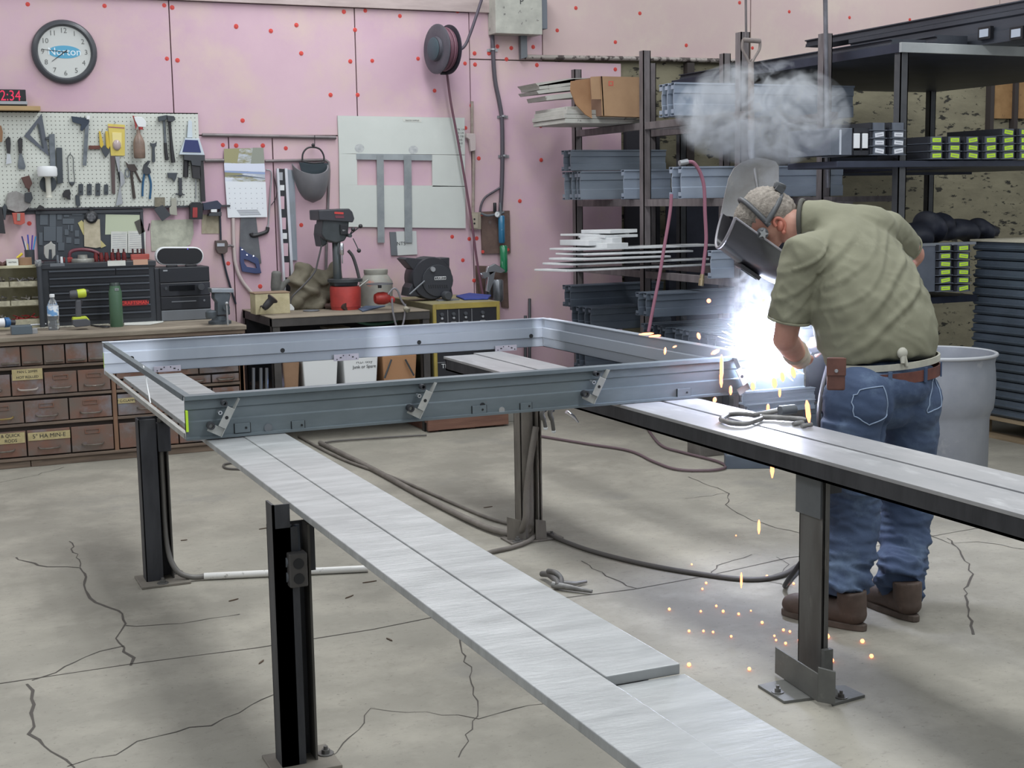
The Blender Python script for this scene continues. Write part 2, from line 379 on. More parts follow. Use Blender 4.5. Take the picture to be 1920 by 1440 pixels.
b = MB(); b.tube([pipe0, pe], .0145, 12); build(b, 'floor_conduit', mat('white_pipe', 'd5d3cf', .4, .1, '8d8984', 30, lo=.6, hi=.7), smooth=50, label='white painted conduit lying on the floor between two dark posts', cat='conduit')
nb = at(510, 948, Z=ZR+.003); wn = .100
pn = thing('rail_post', 'nearest dark steel post, double outlet box fixed near its top', 'post', (nb.x+wn/2, nb.y+.03, 0))
b = MB(); b.box((nb.x, nb.y, .01), (nb.x+.046, nb.y+.006, ZR+.003)); b.box((nb.x, nb.y, .01), (nb.x+.006, nb.y+.07, ZR+.003)); b.box((nb.x, nb.y, .01), (nb.x+.065, nb.y+.006, ZR-.06)); b.box((nb.x, nb.y+.066, .01), (nb.x+wn, nb.y+.072, ZR-.06)); build(b, 'column', darksteel, pn)
b = MB(); b.box((nb.x+wn-.006, nb.y+.01, .01), (nb.x+wn, nb.y+.07, ZR-.06)); build(b, 'flange', mat('dusty_dark_steel', '57544f'), pn)
b = MB(); b.box((nb.x-.03, nb.y-.05, 0), (nb.x+wn+.05, nb.y+.11, .010)); build(b, 'base_plate', mat('dusty_plate', '6d6860'), pn, bevel=.002)
b = MB(); bolt(b, (nb.x+wn+.03, nb.y+.04, .010)); build(b, 'anchor_bolt', rustysteel, pn)
nx, ny = nb.x-.012, nb.y
b = MB(); b.box((nx+wn+.012, ny+.03, ZR-.19), (nx+wn+.03, ny+.07, ZR-.056)); build(b, 'top_bracket', darksteel, pn)
b = MB(); b.box((nx+.045, ny-.028, ZR-.215), (nx+.093, ny+.03, ZR-.125)); bx = build(b, 'outlet_box', mat('worn_box_steel', '4d4b4a', .5, .3, '5a5755', 9), pn, bevel=.003)
for k in (0, 1):
    zc = ZR-.152-.04*k
    b = MB(); b.lathe([(.014, 0), (.014, .003)], (nx+.069, ny-.031, zc), (0, 1, 0), 14); build(b, 'socket', black, bx)
    b = MB(); b.lathe([(.013, 0), (.013, .004)], (nx+.042, ny, zc), (1, 0, 0), 14); build(b, 'socket', midgrey, bx)
for dx in (.058, .078):
    b = MB(); b.tube([(nx+dx, ny+.008, ZR-.126), (nx+dx, ny+.012, ZR-.056)], .008, 8); build(b, 'conduit', mat('dark_conduit', '343a44', .4, .3), pn, smooth=50)
# middle post
mc = at(1000, 1013, Z=0)
pm = thing('rail_post', 'slim dusty post under the middle of the frame with cables strapped to it', 'post', (mc.x, mc.y, 0))
dusty = mat('dusty_brown_steel', '7a746c', .7, .1, '5f5a54', 7, (2, 2, .6), c3='918a80', s3=12)
b = MB(); b.box((mc.x-.055, mc.y, .01), (mc.x+.005, mc.y+.006, ZR-.07)); b.box((mc.x-.055, mc.y, .01), (mc.x-.049, mc.y+.07, ZR-.07)); b.box((mc.x-.055, mc.y+.064, .01), (mc.x+.045, mc.y+.07, ZR-.07)); build(b, 'column', dusty, pm, bevel=.001)
b = MB(); b.box((mc.x+.020, mc.y-.012, .01), (mc.x+.026, mc.y+.064, ZR-.07)); b.box((mc.x+.038, mc.y-.005, .01), (mc.x+.044, mc.y+.064, ZR-.07)); build(b, 'flange', dusty, pm)
b = MB(); b.box((mc.x-.12, mc.y-.04, 0), (mc.x+.13, mc.y+.09, .009)); build(b, 'base_plate', dusty, pm, bevel=.002)
b = MB(); b.prism([(mc.x-.11, mc.y+.03, .01), (mc.x-.04, mc.y-.01, .01), (mc.x-.04, mc.y-.01, .09), (mc.x-.11, mc.y+.03, .11)], (0, .006, 0)); b.prism([(mc.x, mc.y-.03, .01), (mc.x+.05, mc.y-.035, .01), (mc.x+.045, mc.y-.035, .09), (mc.x, mc.y-.03, .10)], (0, .006, 0)); build(b, 'base_bracket', dusty, pm)
for dx, dy in ((-.085, -.02), (.09, .0)):
    b = MB(); bolt(b, (mc.x+dx, mc.y+dy, .009)); build(b, 'anchor_bolt', rustysteel, pm)
cable = mat('dusty_cable', '77716a', .65, 0, '66605a', 10)
b = MB(); b.tube(smoothpath([at(1005, 800, Y=mc.y-.02), at(995, 860, Y=mc.y-.03), at(988, 920, Y=mc.y-.03), at(985, 975, Y=mc.y-.03), at(970, 1000, Z=.03), at(930, 995, Z=.02), at(880, 975, Z=.018), at(800, 935, Z=.015), at(700, 880, Z=.015), at(600, 830, Z=.015)]), .0145, 10)
build(b, 'cable', cable, smooth=50, label='thick dusty grey cable running down the middle post and along the floor', cat='cable')
b = MB(); b.tube(smoothpath([at(1000, 800, Y=mc.y+.03), at(998, 960, Y=mc.y+.03), at(990, 1000, Z=.03), at(965, 985, Z=.012), at(900, 965, Z=.01), at(750, 900, Z=.01), at(640, 860, Z=.01), at(560, 818, Z=.01)]), .008, 8)
build(b, 'cable', cable, smooth=50, label='thinner dusty cable lying just behind the thick one', cat='cable')
b = MB(); b.tube(smoothpath([at(1008, 1000, Z=.02), at(990, 1015, Z=.014), at(960, 1026, Z=.012), at(920, 1035, Z=.012), at(895, 1045, Z=.012)]), .010, 8)
build(b, 'conduit', cable, smooth=50, label='short bent grey conduit at the foot of the middle post', cat='conduit')
b = MB(); b.tube(smoothpath([at(1022, 1000, Z=.012), at(1100, 1030, Z=.011), at(1200, 1056, Z=.011), at(1300, 1074, Z=.011), at(1400, 1086, Z=.011), at(1460, 1080, Z=.011), at(1497, 1060, Z=.02), at(1530, 1035, Z=.03)]), .010, 8)
build(b, 'cable', mat('dark_cable', '56524f', .6), smooth=50, label='dark cable sweeping from the middle post across the floor to the worker', cat='cable')
b = MB(); b.tube(smoothpath([at(1015, 818, Z=.011), at(1100, 832, Z=.011), at(1180, 845, Z=.011), at(1225, 865, Z=.011), at(1270, 880, Z=.011), at(1330, 882, Z=.011), at(1360, 876, Z=.011), at(1345, 865, Z=.011), at(1280, 848, Z=.011), at(1240, 835, Z=.011), at(1215, 805, Z=.011), at(1200, 780, Z=.011)]), .008, 8)
build(b, 'hose', mat('dull_pink_hose', '655358', .6), smooth=50, label='thin hose looped on the floor beyond the middle post', cat='hose')
b = MB(); b.tube(smoothpath([at(610, 830, Z=.011), at(640, 826, Z=.011), at(760, 818, Z=.011), at(800, 816, Z=.011)]), .006, 8)
build(b, 'cable', mat('dark_cable', '56524f', .6), smooth=50, label='short thin black cable on the floor in front of the metal table', cat='cable')
b = MB(); b.tube(smoothpath([at(455, 880, Z=.008), at(425, 878, Z=.008), at(420, 871, Z=.008), at(440, 868, Z=.008), at(470, 871, Z=.008)]), .006, 8)
build(b, 'cable', mat('dark_cable', '56524f', .6), smooth=50, label='small loop of cable sticking out left of the foreground rail', cat='cable')
# right post
rc = at(1523, 1292, Z=0)
pr = thing('rail_post', 'worn grey steel post with bolted angle foot under the right rail', 'post', (rc.x, rc.y, 0))
k = .022; x0 = at(1541, 1240, Y=rc.y+.02).x
b = MB(); b.box((x0, rc.y+.02, .01), (x0+.006, rc.y+.145, ZR-.07)); b.box((x0, rc.y+.02, .01), (x0+k, rc.y+.026, ZR-.07)); b.box((x0, rc.y+.139, .01), (x0+k, rc.y+.145, ZR-.07)); build(b, 'column', rustysteel, pr, bevel=.001)
b = MB(); b.box((x0-.008, rc.y+.028, ZR-.20), (x0, rc.y+.155, ZR-.07)); build(b, 'top_plate', mat('splice_plate', '6b6e70', .5, .3, '5e6164', 6), pr, bevel=.001)
b = MB(); b.box((x0+k, rc.y+.03, ZR-.125), (x0+k+.05, rc.y+.04, ZR-.07)); build(b, 'top_bracket', darksteel, pr)
grayfoot = mat('foot_steel', '6d6d69', .6, .2, '5e5e5b', 8, c3='7c7b76', s3=15)
fa = [at(1453, 1262, Z=.01), at(1533, 1316, Z=.01)]
b = MB(); zt = at(1453, 1219, Y=fa[0].y).z
b.prism([fa[0], fa[1], fa[1]+Vector((0, 0, zt)), fa[0]+Vector((0, 0, zt))], (.006, .008, 0)); build(b, 'foot_angle', grayfoot, pr, bevel=.001)
b = MB(); q = at(1566, 1322, Z=.01); b.prism([fa[1], q, q+Vector((0, 0, .10)), fa[1]+Vector((0, 0, .105))], (.006, .008, 0)); build(b, 'foot_angle', grayfoot, pr, bevel=.001)
b = MB(); b.box((x0-.005, rc.y-.0, .01), (x0+k+.005, rc.y+.018, .115)); build(b, 'foot_angle', grayfoot, pr, bevel=.001)
b = MB(); b.prism(P([(1421, 1289), (1473, 1278), (1534, 1300), (1530, 1312), (1470, 1320)], Z=0), (0, 0, .009)); build(b, 'base_plate', grayfoot, pr, bevel=.001)
b = MB(); b.prism(P([(1560, 1325), (1622, 1308), (1585, 1290), (1545, 1290)], Z=0), (0, 0, .009)); build(b, 'base_plate', grayfoot, pr, bevel=.001)
for (px, py) in ((1458, 1298), (1577, 1308)):
    b = MB(); bolt(b, at(px, py, Z=.009), .010); build(b, 'anchor_bolt', rustysteel, pr)

# ---------------------------------------------------------------- the big steel frame lying on the rails
FX0, FX1, FY0, FY1 = .818, 3.085, 4.55, 6.56
FZ0, FZ1 = ZR+.002, ZR+.150
D = .062
fr = thing('door_frame', 'large grey welded steel door frame lying flat across the two rails', 'door frame', ((FX0+FX1)/2, (FY0+FY1)/2, FZ0))
H = FZ1-FZ0
# stepped section: (offset towards outside, height)
prof = [(0, 0), (0, .012), (.012, .016), (.012, H*.38), (.004, H*.41), (.004, H*.66), (.020, H*.68), (.020, H*.86), (.002, H*.90), (0, H*.93), (0, H), (.06, H), (.06, H-.003), (.024, H-.006)]
def stepface(o, out):   # o: base edge 0 on the visible side; out=+1 means the metal lies towards +
    pts = [(0, 0), (0, .008), (.010, .010), (.010, H*.40), (.016, H*.43), (.016, H*.66), (.012, H*.69), (.012, H-.018), (0, H-.014), (0, H), (.05, H), (.05, H-.003), (.02, H-.003), (.02, .003), (.05, .003), (.05, 0)]
    return [(o+out*a, z) for a, z in pts]
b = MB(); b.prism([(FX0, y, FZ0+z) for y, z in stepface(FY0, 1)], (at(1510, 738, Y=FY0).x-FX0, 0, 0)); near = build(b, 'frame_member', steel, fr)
def innerface(o, out):
    pts = [(0, 0), (.006, 0), (.006, H*.33), (-.012, H*.35), (-.012, H*.66), (-.018, H*.68), (-.018, H-.002), (-.045, H-.002), (-.045, H), (-.015, H+.0), (-.0145, H*.70), (-.006, H*.66), (-.006, H*.37), (.004, H*.36)]
    pts = [(0, 0), (.010, 0), (.010, H*.30), (0, H*.33), (0, H*.66), (.012, H*.69), (.012, H-.003), (0, H-.003), (0, H), (.045, H), (.045, H-.003), (.016, H-.003), (.016, H*.69), (.004, H*.65), (.004, H*.34), (.014, H*.31), (.014, 0)]
    return [(o+out*a, z) for a, z in pts]
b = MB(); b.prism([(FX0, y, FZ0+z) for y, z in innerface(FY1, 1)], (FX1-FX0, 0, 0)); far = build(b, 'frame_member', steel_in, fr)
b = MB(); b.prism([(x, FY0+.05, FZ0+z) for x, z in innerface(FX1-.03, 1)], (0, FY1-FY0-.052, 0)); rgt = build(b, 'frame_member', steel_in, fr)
b = MB(); b.prism([(FX0, FY0+.05, FZ1), (FX0+.024, FY0+.05, FZ1), (FX0+.024, FY0+.05, FZ1-.004), (FX0+.004, FY0+.05, FZ1-.004), (FX0+.004, FY0+.05, FZ1-.02), (FX0, FY0+.05, FZ1-.02)], (0, FY1-FY0-.05, 0)); build(b, 'top_rail', steel, fr)
b = MB(); b.prism([(FX0, FY0+.05, FZ0+.018), (FX0+.004, FY0+.05, FZ0+.018), (FX0+.004, FY0+.05, FZ0+.004), (FX0+.03, FY0+.05, FZ0+.004), (FX0+.03, FY0+.05, FZ0), (FX0, FY0+.05, FZ0)], (0, FY1-FY0-.05, 0)); build(b, 'bottom_rail', mat('pale_primer', 'a9a9a4', .5, .1, '8f8f8b', 9), fr)
s0 = at(268, 686, X=FX0+.01); s1 = at(281, 755, X=FX0-.006)
b = MB(); b.prism([s1+Vector((0, -.009, 0)), s1+Vector((0, .009, 0)), s0+Vector((0, .009, 0)), s0+Vector((0, -.009, 0))], (.003, 0, 0)); build(b, 'spreader_strip', white, fr)
# yellow-green edge stickers
for (y_, nm) in ((FY0, 0), (FY1-.004, 1)):
    b = MB(); b.box((FX0-.0015, y_+.004-.01*(1-nm)+.004, FZ0+.03), (FX0+.004-.0045, y_+.014, FZ0+.10)); b.box((FX0-.0015, y_-.0012, FZ0+.03), (FX0+.007, y_+.014, FZ0+.10)) if nm == 0 else None
    build(b, 'edge_sticker', lime, fr)
# recess and knockout plates on the near face
def fpl(x0, y0, x1, y1, th=.003, m=steel, name='backing_plate', Yp=FY0+.010):
    b = MB(); b.prism(P(rect(x0, y0, x1, y1), Y=Yp), (0, -th, 0)); return build(b, name, m, fr, bevel=.0006)
shadow_gap = mat('gap_black', '17191c', .7)
for (x0, y0, x1, y1) in ((440, 792, 468, 812), (885, 759, 911, 777), (1269, 727, 1294, 745), (975, 754, 996, 769), (547, 788, 570, 806)):
    Yp = FY0+.010
    p0 = at(x0, y1, Y=Yp); p1 = at(x1, y0, Y=Yp)
    b = MB(); b.box((p0.x, Yp-.006, p0.z), (p1.x, Yp-.0005, p1.z)); o = build(b, 'backing_plate', steel, fr, bevel=.0008)
    b = MB(); b.box((p0.x-.002, Yp-.002, p0.z-.003), (p1.x+.003, Yp-.0003, p1.z+.0)); build(b, 'plate_edge', shadow_gap, o)
    c = (p0+p1)/2; b = MB(); b.lathe([(.004, 0), (.004, .003)], (c.x+.012, Yp-.008, c.z), (0, 1, 0), 8); build(b, 'screw_hole', shadow_gap, o)
for (px, py, r_, m_) in ((503, 802, .014, midgrey), (941, 769, .012, chrome), (905, 760, .010, shadow_gap)):
    b = MB(); c = at(px, py, Y=FY0+.006); b.lathe([(r_, 0), (r_*.9, .004), (r_*.4, .005)], c, (0, 1, 0), 14); build(b, 'knockout', m_, fr, smooth=40)
# holes and hinge plates on the far member's inner face
for (px, py) in ((247, 672), (530, 657), (786, 642), (996, 630)):
    c = at(px, py, Y=FY1-.002); b = MB(); b.lathe([(.011, 0), (.011, .002)], c, (0, 1, 0), 16); build(b, 'bolt_hole', shadow_gap, fr)
for (x0, y0, x1, y1) in ((288, 684, 338, 698), (625, 662, 671, 677), (927, 646, 967, 659)):
    p0 = at(x0, y1, Y=FY1+.006); p1 = at(x1, y0, Y=FY1+.006)
    b = MB(); b.box((p0.x, FY1-.007, p0.z), (p1.x, FY1-.0005, p1.z)); o = build(b, 'hinge_plate', mat('hinge_plate_zinc', 'b4b0bb', .45, .1, 'a29fab', 20), fr, bevel=.0008)
    for fx, fz, wd in ((.12, .25, .006), (.27, .5, .012), (.38, .8, .006), (.62, .8, .006), (.76, .5, .012), (.9, .25, .006)):
        cx = p0.x+(p1.x-p0.x)*fx; cz = p0.z+(p1.z-p0.z)*fz
        b = MB(); b.box((cx-wd/2*.8, FY1-.0078, cz-.0028), (cx+wd/2*.8, FY1-.0069, cz+.0028)); build(b, 'slot', shadow_gap, o)
# anchor clips standing off the near face
def clip(cx, cy, flip=1, full=True):
    c = at(cx, cy, Y=FY0-.03); t = thing('anchor_clip', CL.pop(0), 'clip', c)
    ang = R(28)*flip; ux = Vector((math.cos(ang), 0, -math.sin(ang))); uz = Vector((math.sin(ang), 0, math.cos(ang))); uy = Vector((0, 1, 0))
    z = mat('zinc_clip', 'b9bab6', .4, .4, 'a4a5a2', 14)
    b = MB(); b.obox(c, ux*.0135, uy*.0015, uz*.036); pt = build(b, 'plate', z, t, bevel=.0008)
    b = MB(); b.lathe([(.006, 0), (.006, .001)], c-uy*.0022, (0, 1, 0), 12); build(b, 'hole', shadow_gap, pt)
    b = MB(); b.prism([c+ux*.0135+uz*.075, c+ux*.0135-uz*.066, c+ux*.0115-uz*.066, c+ux*.0115+uz*.03], uy*.034); build(b, 'strap', z, t)
    b = MB(); b.obox(c-ux*.012-uz*.052+uy*.012, ux*.026, uy*.0015, uz*.014); build(b, 'strap', z, t)
    if full:
        for dz, r_, m_ in ((.040, .010, darksteel), (.006, .007, chrome), (-.046, .013, darksteel)):
            b = MB(); p = c-ux*(.026 if dz != -.046 else .034)+uz*dz
            n = 14; oo = [p+(ux*math.cos(2*math.pi*i/n)+uz*math.sin(2*math.pi*i/n))*r_ for i in range(n)]; ii = [p+(q-p)*.55 for q in oo]
            b.ring(oo, ii, uy*.026); build(b, 'bolt_ring', m_, t, smooth=40)
CL = ['zinc anchor clip at the left end of the frame\'s near side', 'zinc anchor clip at the centre of the frame\'s near side, above the wooden skid', 'zinc anchor clip on the frame\'s near side right of the middle post', 'zinc clip leaning the other way beside the welding arc']
clip(425, 783); clip(797, 751); clip(1123, 725); clip(1391, 706, -1, False)
# ---------------------------------------------------------------- wall clutter, left to right
YF = YW-T-.004       # plane of things fixed flat to the foam boards
def flat(name, pts, th, m, label, cat, Y=YF, group=None, parent=None, bevel=0, smooth=0):
    mb = MB(); mb.prism([at(x, y, Y=Y) for x, y in pts], (0, -th, 0))
    if parent is not None: return build(mb, name, m, parent, bevel=bevel, smooth=smooth)
    return build(mb, name, m, label=label, cat=cat, group=group, bevel=bevel, smooth=smooth)
def wt(name, label, cat, px, py, Y=YF): return thing(name, label, cat, at(px, py, Y=Y))
def tubep(pts, r, Y=None, n=8, sm=True, **k):
    p = [at(x, y, Y=Y) if Y is not None else Vector(x) for x, y in pts] if Y is not None else pts
    b = MB(); b.tube(smoothpath(p) if sm else p, r, n); return b
def circ(px, py, rpx, Y, n=20, ry=None, a0=0, a1=360):
    return [(px+rpx*math.cos(R(a0+(a1-a0)*i/n)), py+(ry or rpx)*math.sin(R(a0+(a1-a0)*i/n))) for i in range(n+(a1-a0 != 360))]

# wall clock
t = wt('wall_clock', 'round wall clock with thick dark rim and blue oval logo on its face', 'clock', 120, 98)
c = at(120.5, 98, Y=YF); rr = (at(182, 98, Y=YF)-at(59, 98, Y=YF)).length/2
b = MB(); n = 48; prof_ = [(1.0, 0), (1.0, -.02), (.95, -.034), (.86, -.036), (.81, -.022), (.80, -.012), (.80, 0)]
b.lathe([(rr*a, z) for a, z in prof_], c, (0, 1, 0), 48); build(b, 'rim', mat('clock_rim', '45464b', .35), t, smooth=50)
b = MB(); b.lathe([(rr*.805, 0), (rr*.805, -.014)], c, (0, 1, 0), 48); build(b, 'face', mat('clock_face', 'c9cbc8', .5), t)
b = MB(); b.prism([c+Vector((math.cos(2*math.pi*i/32)*rr*.50, -.0145, math.sin(2*math.pi*i/32)*rr*.20)) for i in range(32)], (0, -.0008, 0)); build(b, 'logo_oval', mat('logo_blue', '5aa3c4', .6), t)
text('Norton', rr*.33, c+Vector((0, -.0158, 0)), mat('logo_white', 'e6eef2', .6), t)
for i in range(12):
    a = R(90-30*(i+1)); text(str(i+1), rr*.22, c+Vector((math.cos(a)*rr*.66, -.0150, math.sin(a)*rr*.66)), mat('numeral_grey', '6d6e6c', .6), t, name='numeral')
for ln, an, wd in ((rr*.70, 174, .004), (rr*.5, 217, .0055)):
    d = Vector((math.cos(R(an)), 0, math.sin(R(an)))); nn = Vector((-d.z, 0, d.x))
    b = MB(); q = c+Vector((0, -.018, 0)); b.prism([q-d*.02-nn*wd/2, q+d*ln-nn*wd*.25, q+d*ln+nn*wd*.25, q-d*.02+nn*wd/2], (0, -.001, 0)); build(b, 'hand', ink, t)
b = MB(); b.lathe([(rr*.81, 0), (rr*.80, -.003)], c+Vector((0, -.021, 0)), (0, 1, 0), 40); 
glass = mat('clear_glass', 'ffffff', .02, trans=1)
# digital clock on its shelf
t = wt('wall_shelf', 'short pale wooden shelf at left above the pegboard', 'shelf', 36, 205)
b = MB(); p0 = at(-30, 208, Y=YF); p1 = at(73, 201, Y=YF); b.box((p0.x, YF-.10, p0.z), (p1.x, YF, p1.z)); build(b, 'board', pine, t, bevel=.001)
t = wt('digital_clock', 'black digital clock with red figures on the short wooden shelf', 'clock', 20, 198, YF-.05)
p0 = at(-30, 199, Y=YF-.09); p1 = at(48, 168, Y=YF-.09); b = MB(); b.box((p0.x, YF-.09, p1.z), (p1.x, YF-.03, p0.z+.035)); b.box((p0.x, YF-.09, p0.z+.035), (p1.x, YF-.03, p0.z+.012)); build(b, 'case', black, t, bevel=.003)
b = MB(); b.box((p0.x, YF-.093, p0.z+.012), (p1.x+.006, YF-.03, p0.z+.032)); build(b, 'silver_base', mat('silver', 'a9abae', .35, .6), t, bevel=.002)
b = MB(); b.box((p0.x, YF-.08, p0.z), (p1.x+.004, YF-.035, p0.z+.012)); build(b, 'foot', black, t)
text('12:34', .088, at(14, 180, Y=YF-.0905), mat('red_led', 'c02848', .5, emit=.6), t, sx=.8)

# pegboard
peg = mat('pegboard_white', 'c6c9c1', .7)
def peg_nodes():
    nt = peg.node_tree; N = nt.nodes; L = nt.links; b = N['Principled BSDF']
    g = N.new('ShaderNodeNewGeometry'); sp = N.new('ShaderNodeSeparateXYZ'); L.new(g.outputs['Position'], sp.inputs[0])
    ds = []
    for o in ('X', 'Z'):
        m = N.new('ShaderNodeMath'); m.operation = 'MULTIPLY'; m.inputs[1].default_value = 1/.0254; L.new(sp.outputs[o], m.inputs[0])
        f = N.new('ShaderNodeMath'); f.operation = 'FRACT'; L.new(m.outputs[0], f.inputs[0])
        s = N.new('ShaderNodeMath'); s.operation = 'SUBTRACT'; s.inputs[1].default_value = .5; L.new(f.outputs[0], s.inputs[0])
        q = N.new('ShaderNodeMath'); q.operation = 'POWER'; q.inputs[1].default_value = 2; L.new(s.outputs[0], q.inputs[0])
        a = N.new('ShaderNodeMath'); a.operation = 'ABSOLUTE'; L.new(s.outputs[0], a.inputs[0]); mm = N.new('ShaderNodeMath'); mm.operation = 'MULTIPLY'; L.new(a.outputs[0], mm.inputs[0]); L.new(a.outputs[0], mm.inputs[1]); ds.append(mm)
    ad = N.new('ShaderNodeMath'); L.new(ds[0].outputs[0], ad.inputs[0]); L.new(ds[1].outputs[0], ad.inputs[1])
    lt = N.new('ShaderNodeMath'); lt.operation = 'LESS_THAN'; lt.inputs[1].default_value = .125**2; L.new(ad.outputs[0], lt.inputs[0])
    mx = N.new('ShaderNodeMix'); mx.data_type = 'RGBA'; L.new(lt.outputs[0], mx.inputs[0]); mx.inputs[6].default_value = lin('cbcec6'); mx.inputs[7].default_value = lin('55564f')
    L.new(mx.outputs[2], b.inputs['Base Color'])
peg_nodes()
t = wt('pegboard', 'white perforated pegboard hung with hand tools', 'pegboard', 190, 385)
b = MB(); pA = at(-60, 208, Y=YF-.02); pB = at(379, 386, Y=YF-.02); b.box((pA.x, YF-.02, pB.z), (pB.x, YF-.015, pA.z)); build(b, 'board', peg, t)
b = MB(); b.box((pA.x, YF-.02, pA.z), (pB.x, YF-.001, pA.z-.006)); b.box((pA.x, YF-.015, pB.z), (pB.x, YF-.001, pB.z+.02)); build(b, 'batten', wood, t)
PG = YF-.0225
def pin(*pts, parent=None):
    for (x, y) in pts:
        p = at(x, y, Y=PG); b = MB(); b.tube([p+Vector((0, .003, 0)), p+Vector((0, -.028, .0)), p+Vector((0, -.032, .008))], .0016, 6); build(b, 'peg_hook', darkgrey, parent)
def tool(name, label, cat, parts, Y=PG-.006, hook=None, group=None):
    "parts: (name, material, thickness, outline or ('tube', pts, r)) in picture points on the plane Y"
    x, y = (parts[0][3][1][0] if isinstance(parts[0][3][0], str) else parts[0][3][0])
    t = thing(name, label, cat, at(x, y, Y=Y), group)
    for i, pr_ in enumerate(parts):
        nm, m, th, sh = pr_[:4]; dy = pr_[4] if len(pr_) > 4 else 0
        b = MB()
        if sh[0] == 'tube':
            r_ = sh[2]; pts = [at(a, c_, Y=Y-dy) for a, c_ in sh[1]]; r2 = r_
            b.tube(smoothpath(pts) if len(pts) > 2 and not isinstance(r_, list) else pts, r2, 10); build(b, nm, m, t, smooth=50)
        elif sh[0] == 'ring':
            b.ring([at(a, c_, Y=Y-dy) for a, c_ in sh[1]], [at(a, c_, Y=Y-dy) for a, c_ in sh[2]], (0, -th, 0)); build(b, nm, m, t)
        else:
            b.prism([at(a, c_, Y=Y-dy) for a, c_ in sh], (0, -th, 0)); build(b, nm, m, t, bevel=min(.0015, th*.3))
    if hook: pin(*hook, parent=t)
    return t
hblk = mat('tool_handle_black', '2d2c2f', .5); tsteel = mat('tool_steel', '7c8288', .4, .5, '666c72', 20); tdark = mat('tool_dark', '4a4f54', .45, .4); silver = mat('silver', 'a9abae', .35, .6)
tool('scraper', 'brown wooden-handled tool cut by the left edge of the pegboard', 'scraper', [('handle', mat('tan_wood', '8d6a4c', .6), .02, [(-8, 233), (2, 236), (5, 248), (4, 266), (-8, 268)])])
tool('putty_knife', 'putty knife with a bright square blade, the left one', 'putty knife', [('handle', hblk, .014, [(10, 262), (14, 257), (19, 258), (20, 270), (19, 288), (13, 287)]), ('blade', mat('bright_blade', 'd5d8dc', .3, .5), .002, [(13, 288), (19, 289), (22, 306), (11, 308)], .006)], hook=[(15, 258)])
tool('putty_knife', 'putty knife with a flared grey blade, right of the square-bladed one', 'putty knife', [('handle', hblk, .014, [(33, 263), (37, 258), (42, 260), (42, 274), (41, 288), (35, 287)]), ('blade', tsteel, .002, [(36, 288), (41, 288), (48, 312), (46, 318), (35, 317), (33, 312)], .006)], hook=[(38, 259)])
tool('speed_square', 'dark triangular framing square hung by its point', 'square', [('body', mat('dark_alloy', '5d626b', .5, .3), .004, ('ring', [(78, 213), (92, 293), (45, 255)], [(71, 231), (82, 279), (56, 253)])), ('rule', tdark, .006, [(70, 234), (74, 233), (82, 278), (79, 278)])])
tool('caulking_gun', 'grey steel bar clamp hanging right of the triangular square', 'clamp', [('bar', tsteel, .012, [(91, 252), (102, 251), (104, 312), (94, 313)]), ('jaw', tdark, .015, [(85, 258), (92, 255), (92, 262), (85, 262)])], hook=[(97, 250)])
tool('pry_bar', 'dark steel tube hanging below and right of the bar clamp', 'bar', [('bar', tdark, .014, [(105, 277), (116, 277), (118, 343), (107, 345)])])
t = tool('clamp_lamp', 'small white clamp lamp with a round shade and cylindrical grip', 'lamp', [('backing', tdark, .006, circ(90, 345, 16, 0))])
q = at(89, 318, Y=PG-.05); b = MB(); b.lathe([(.056, 0), (.060, .012), (.060, .05), (.054, .062), (.03, .064)], at(89, 331, Y=PG-.06), (0, 0, 1), 24); build(b, 'shade', white, t, smooth=50)
b = MB(); b.lathe([(.021, 0), (.021, .008), (.016, .012), (.016, .12), (.024, .13)], at(92, 371, Y=PG-.06), (0, .0, 1), 18); build(b, 'grip', mat('ivory_plastic', 'c9c8bc', .5), t, smooth=50)
tool('wire_loop', 'long narrow wire loop hanging on the pegboard', 'wire', [('loop', tdark, 0, ('tube', [(131, 290), (127, 296), (128, 318), (129, 340), (135, 348), (140, 340), (138, 318), (137, 296), (131, 289)], .0022)), ('weight', tdark, .008, [(128, 341), (141, 341), (135, 349)])], hook=[(131, 288)])
tool('angle_square', 'long adjustable square with dark blue head and steel blade', 'square', [('head', mat('blue_black', '39424f', .4, .3), .014, [(133, 218), (166, 222), (167, 230), (154, 246), (150, 244), (152, 234), (136, 229)]), ('blade', tsteel, .003, [(160, 226), (167, 228), (162, 311), (155, 310)], .008), ('knob', white, .01, [(162, 217), (168, 217), (168, 224), (162, 224)], .01)], hook=[(158, 220)])
tool('wire_strippers', 'pliers with yellow grips beside the yellow blister pack', 'pliers', [('grip', yellow, .012, [(185, 246), (188, 246), (194, 272), (190, 278), (187, 274)]), ('grip', yellow, .012, [(197, 246), (202, 246), (206, 274), (203, 280), (199, 276)]), ('jaw', tdark, .01, [(188, 273), (205, 273), (205, 286), (198, 296), (192, 286)]), ('blade_bar', brown, .008, [(166, 273), (187, 273), (187, 280), (166, 280)])], hook=[(190, 247)])
t = tool('blister_pack', 'yellow blister pack with a clear bubble on the pegboard', 'packet', [('card', mat('card_yellow', 'd3bf62', .6), .003, [(202, 232), (234, 234), (234, 292), (208, 292)]), ('window', mat('card_pale', 'e3d491', .6), .003, [(210, 248), (228, 249), (228, 276), (211, 276)], .003), ('header', mat('card_red', 'a06470', .6), .001, [(203, 237), (233, 239), (233, 241), (203, 239)], .0035)], hook=[(215, 231)])
b = MB(); b.ball(at(219, 272, Y=PG-.012), (.026, .018, .034), 16, 10); build(b, 'bubble', mat('bubble_plastic', 'b3a2a0', .2, coat=.5), t, smooth=60)
t = wt('spray_bottle', 'brown spray bottle with red and white trigger head on the pegboard', 'spray bottle', 262, 298, PG-.04)
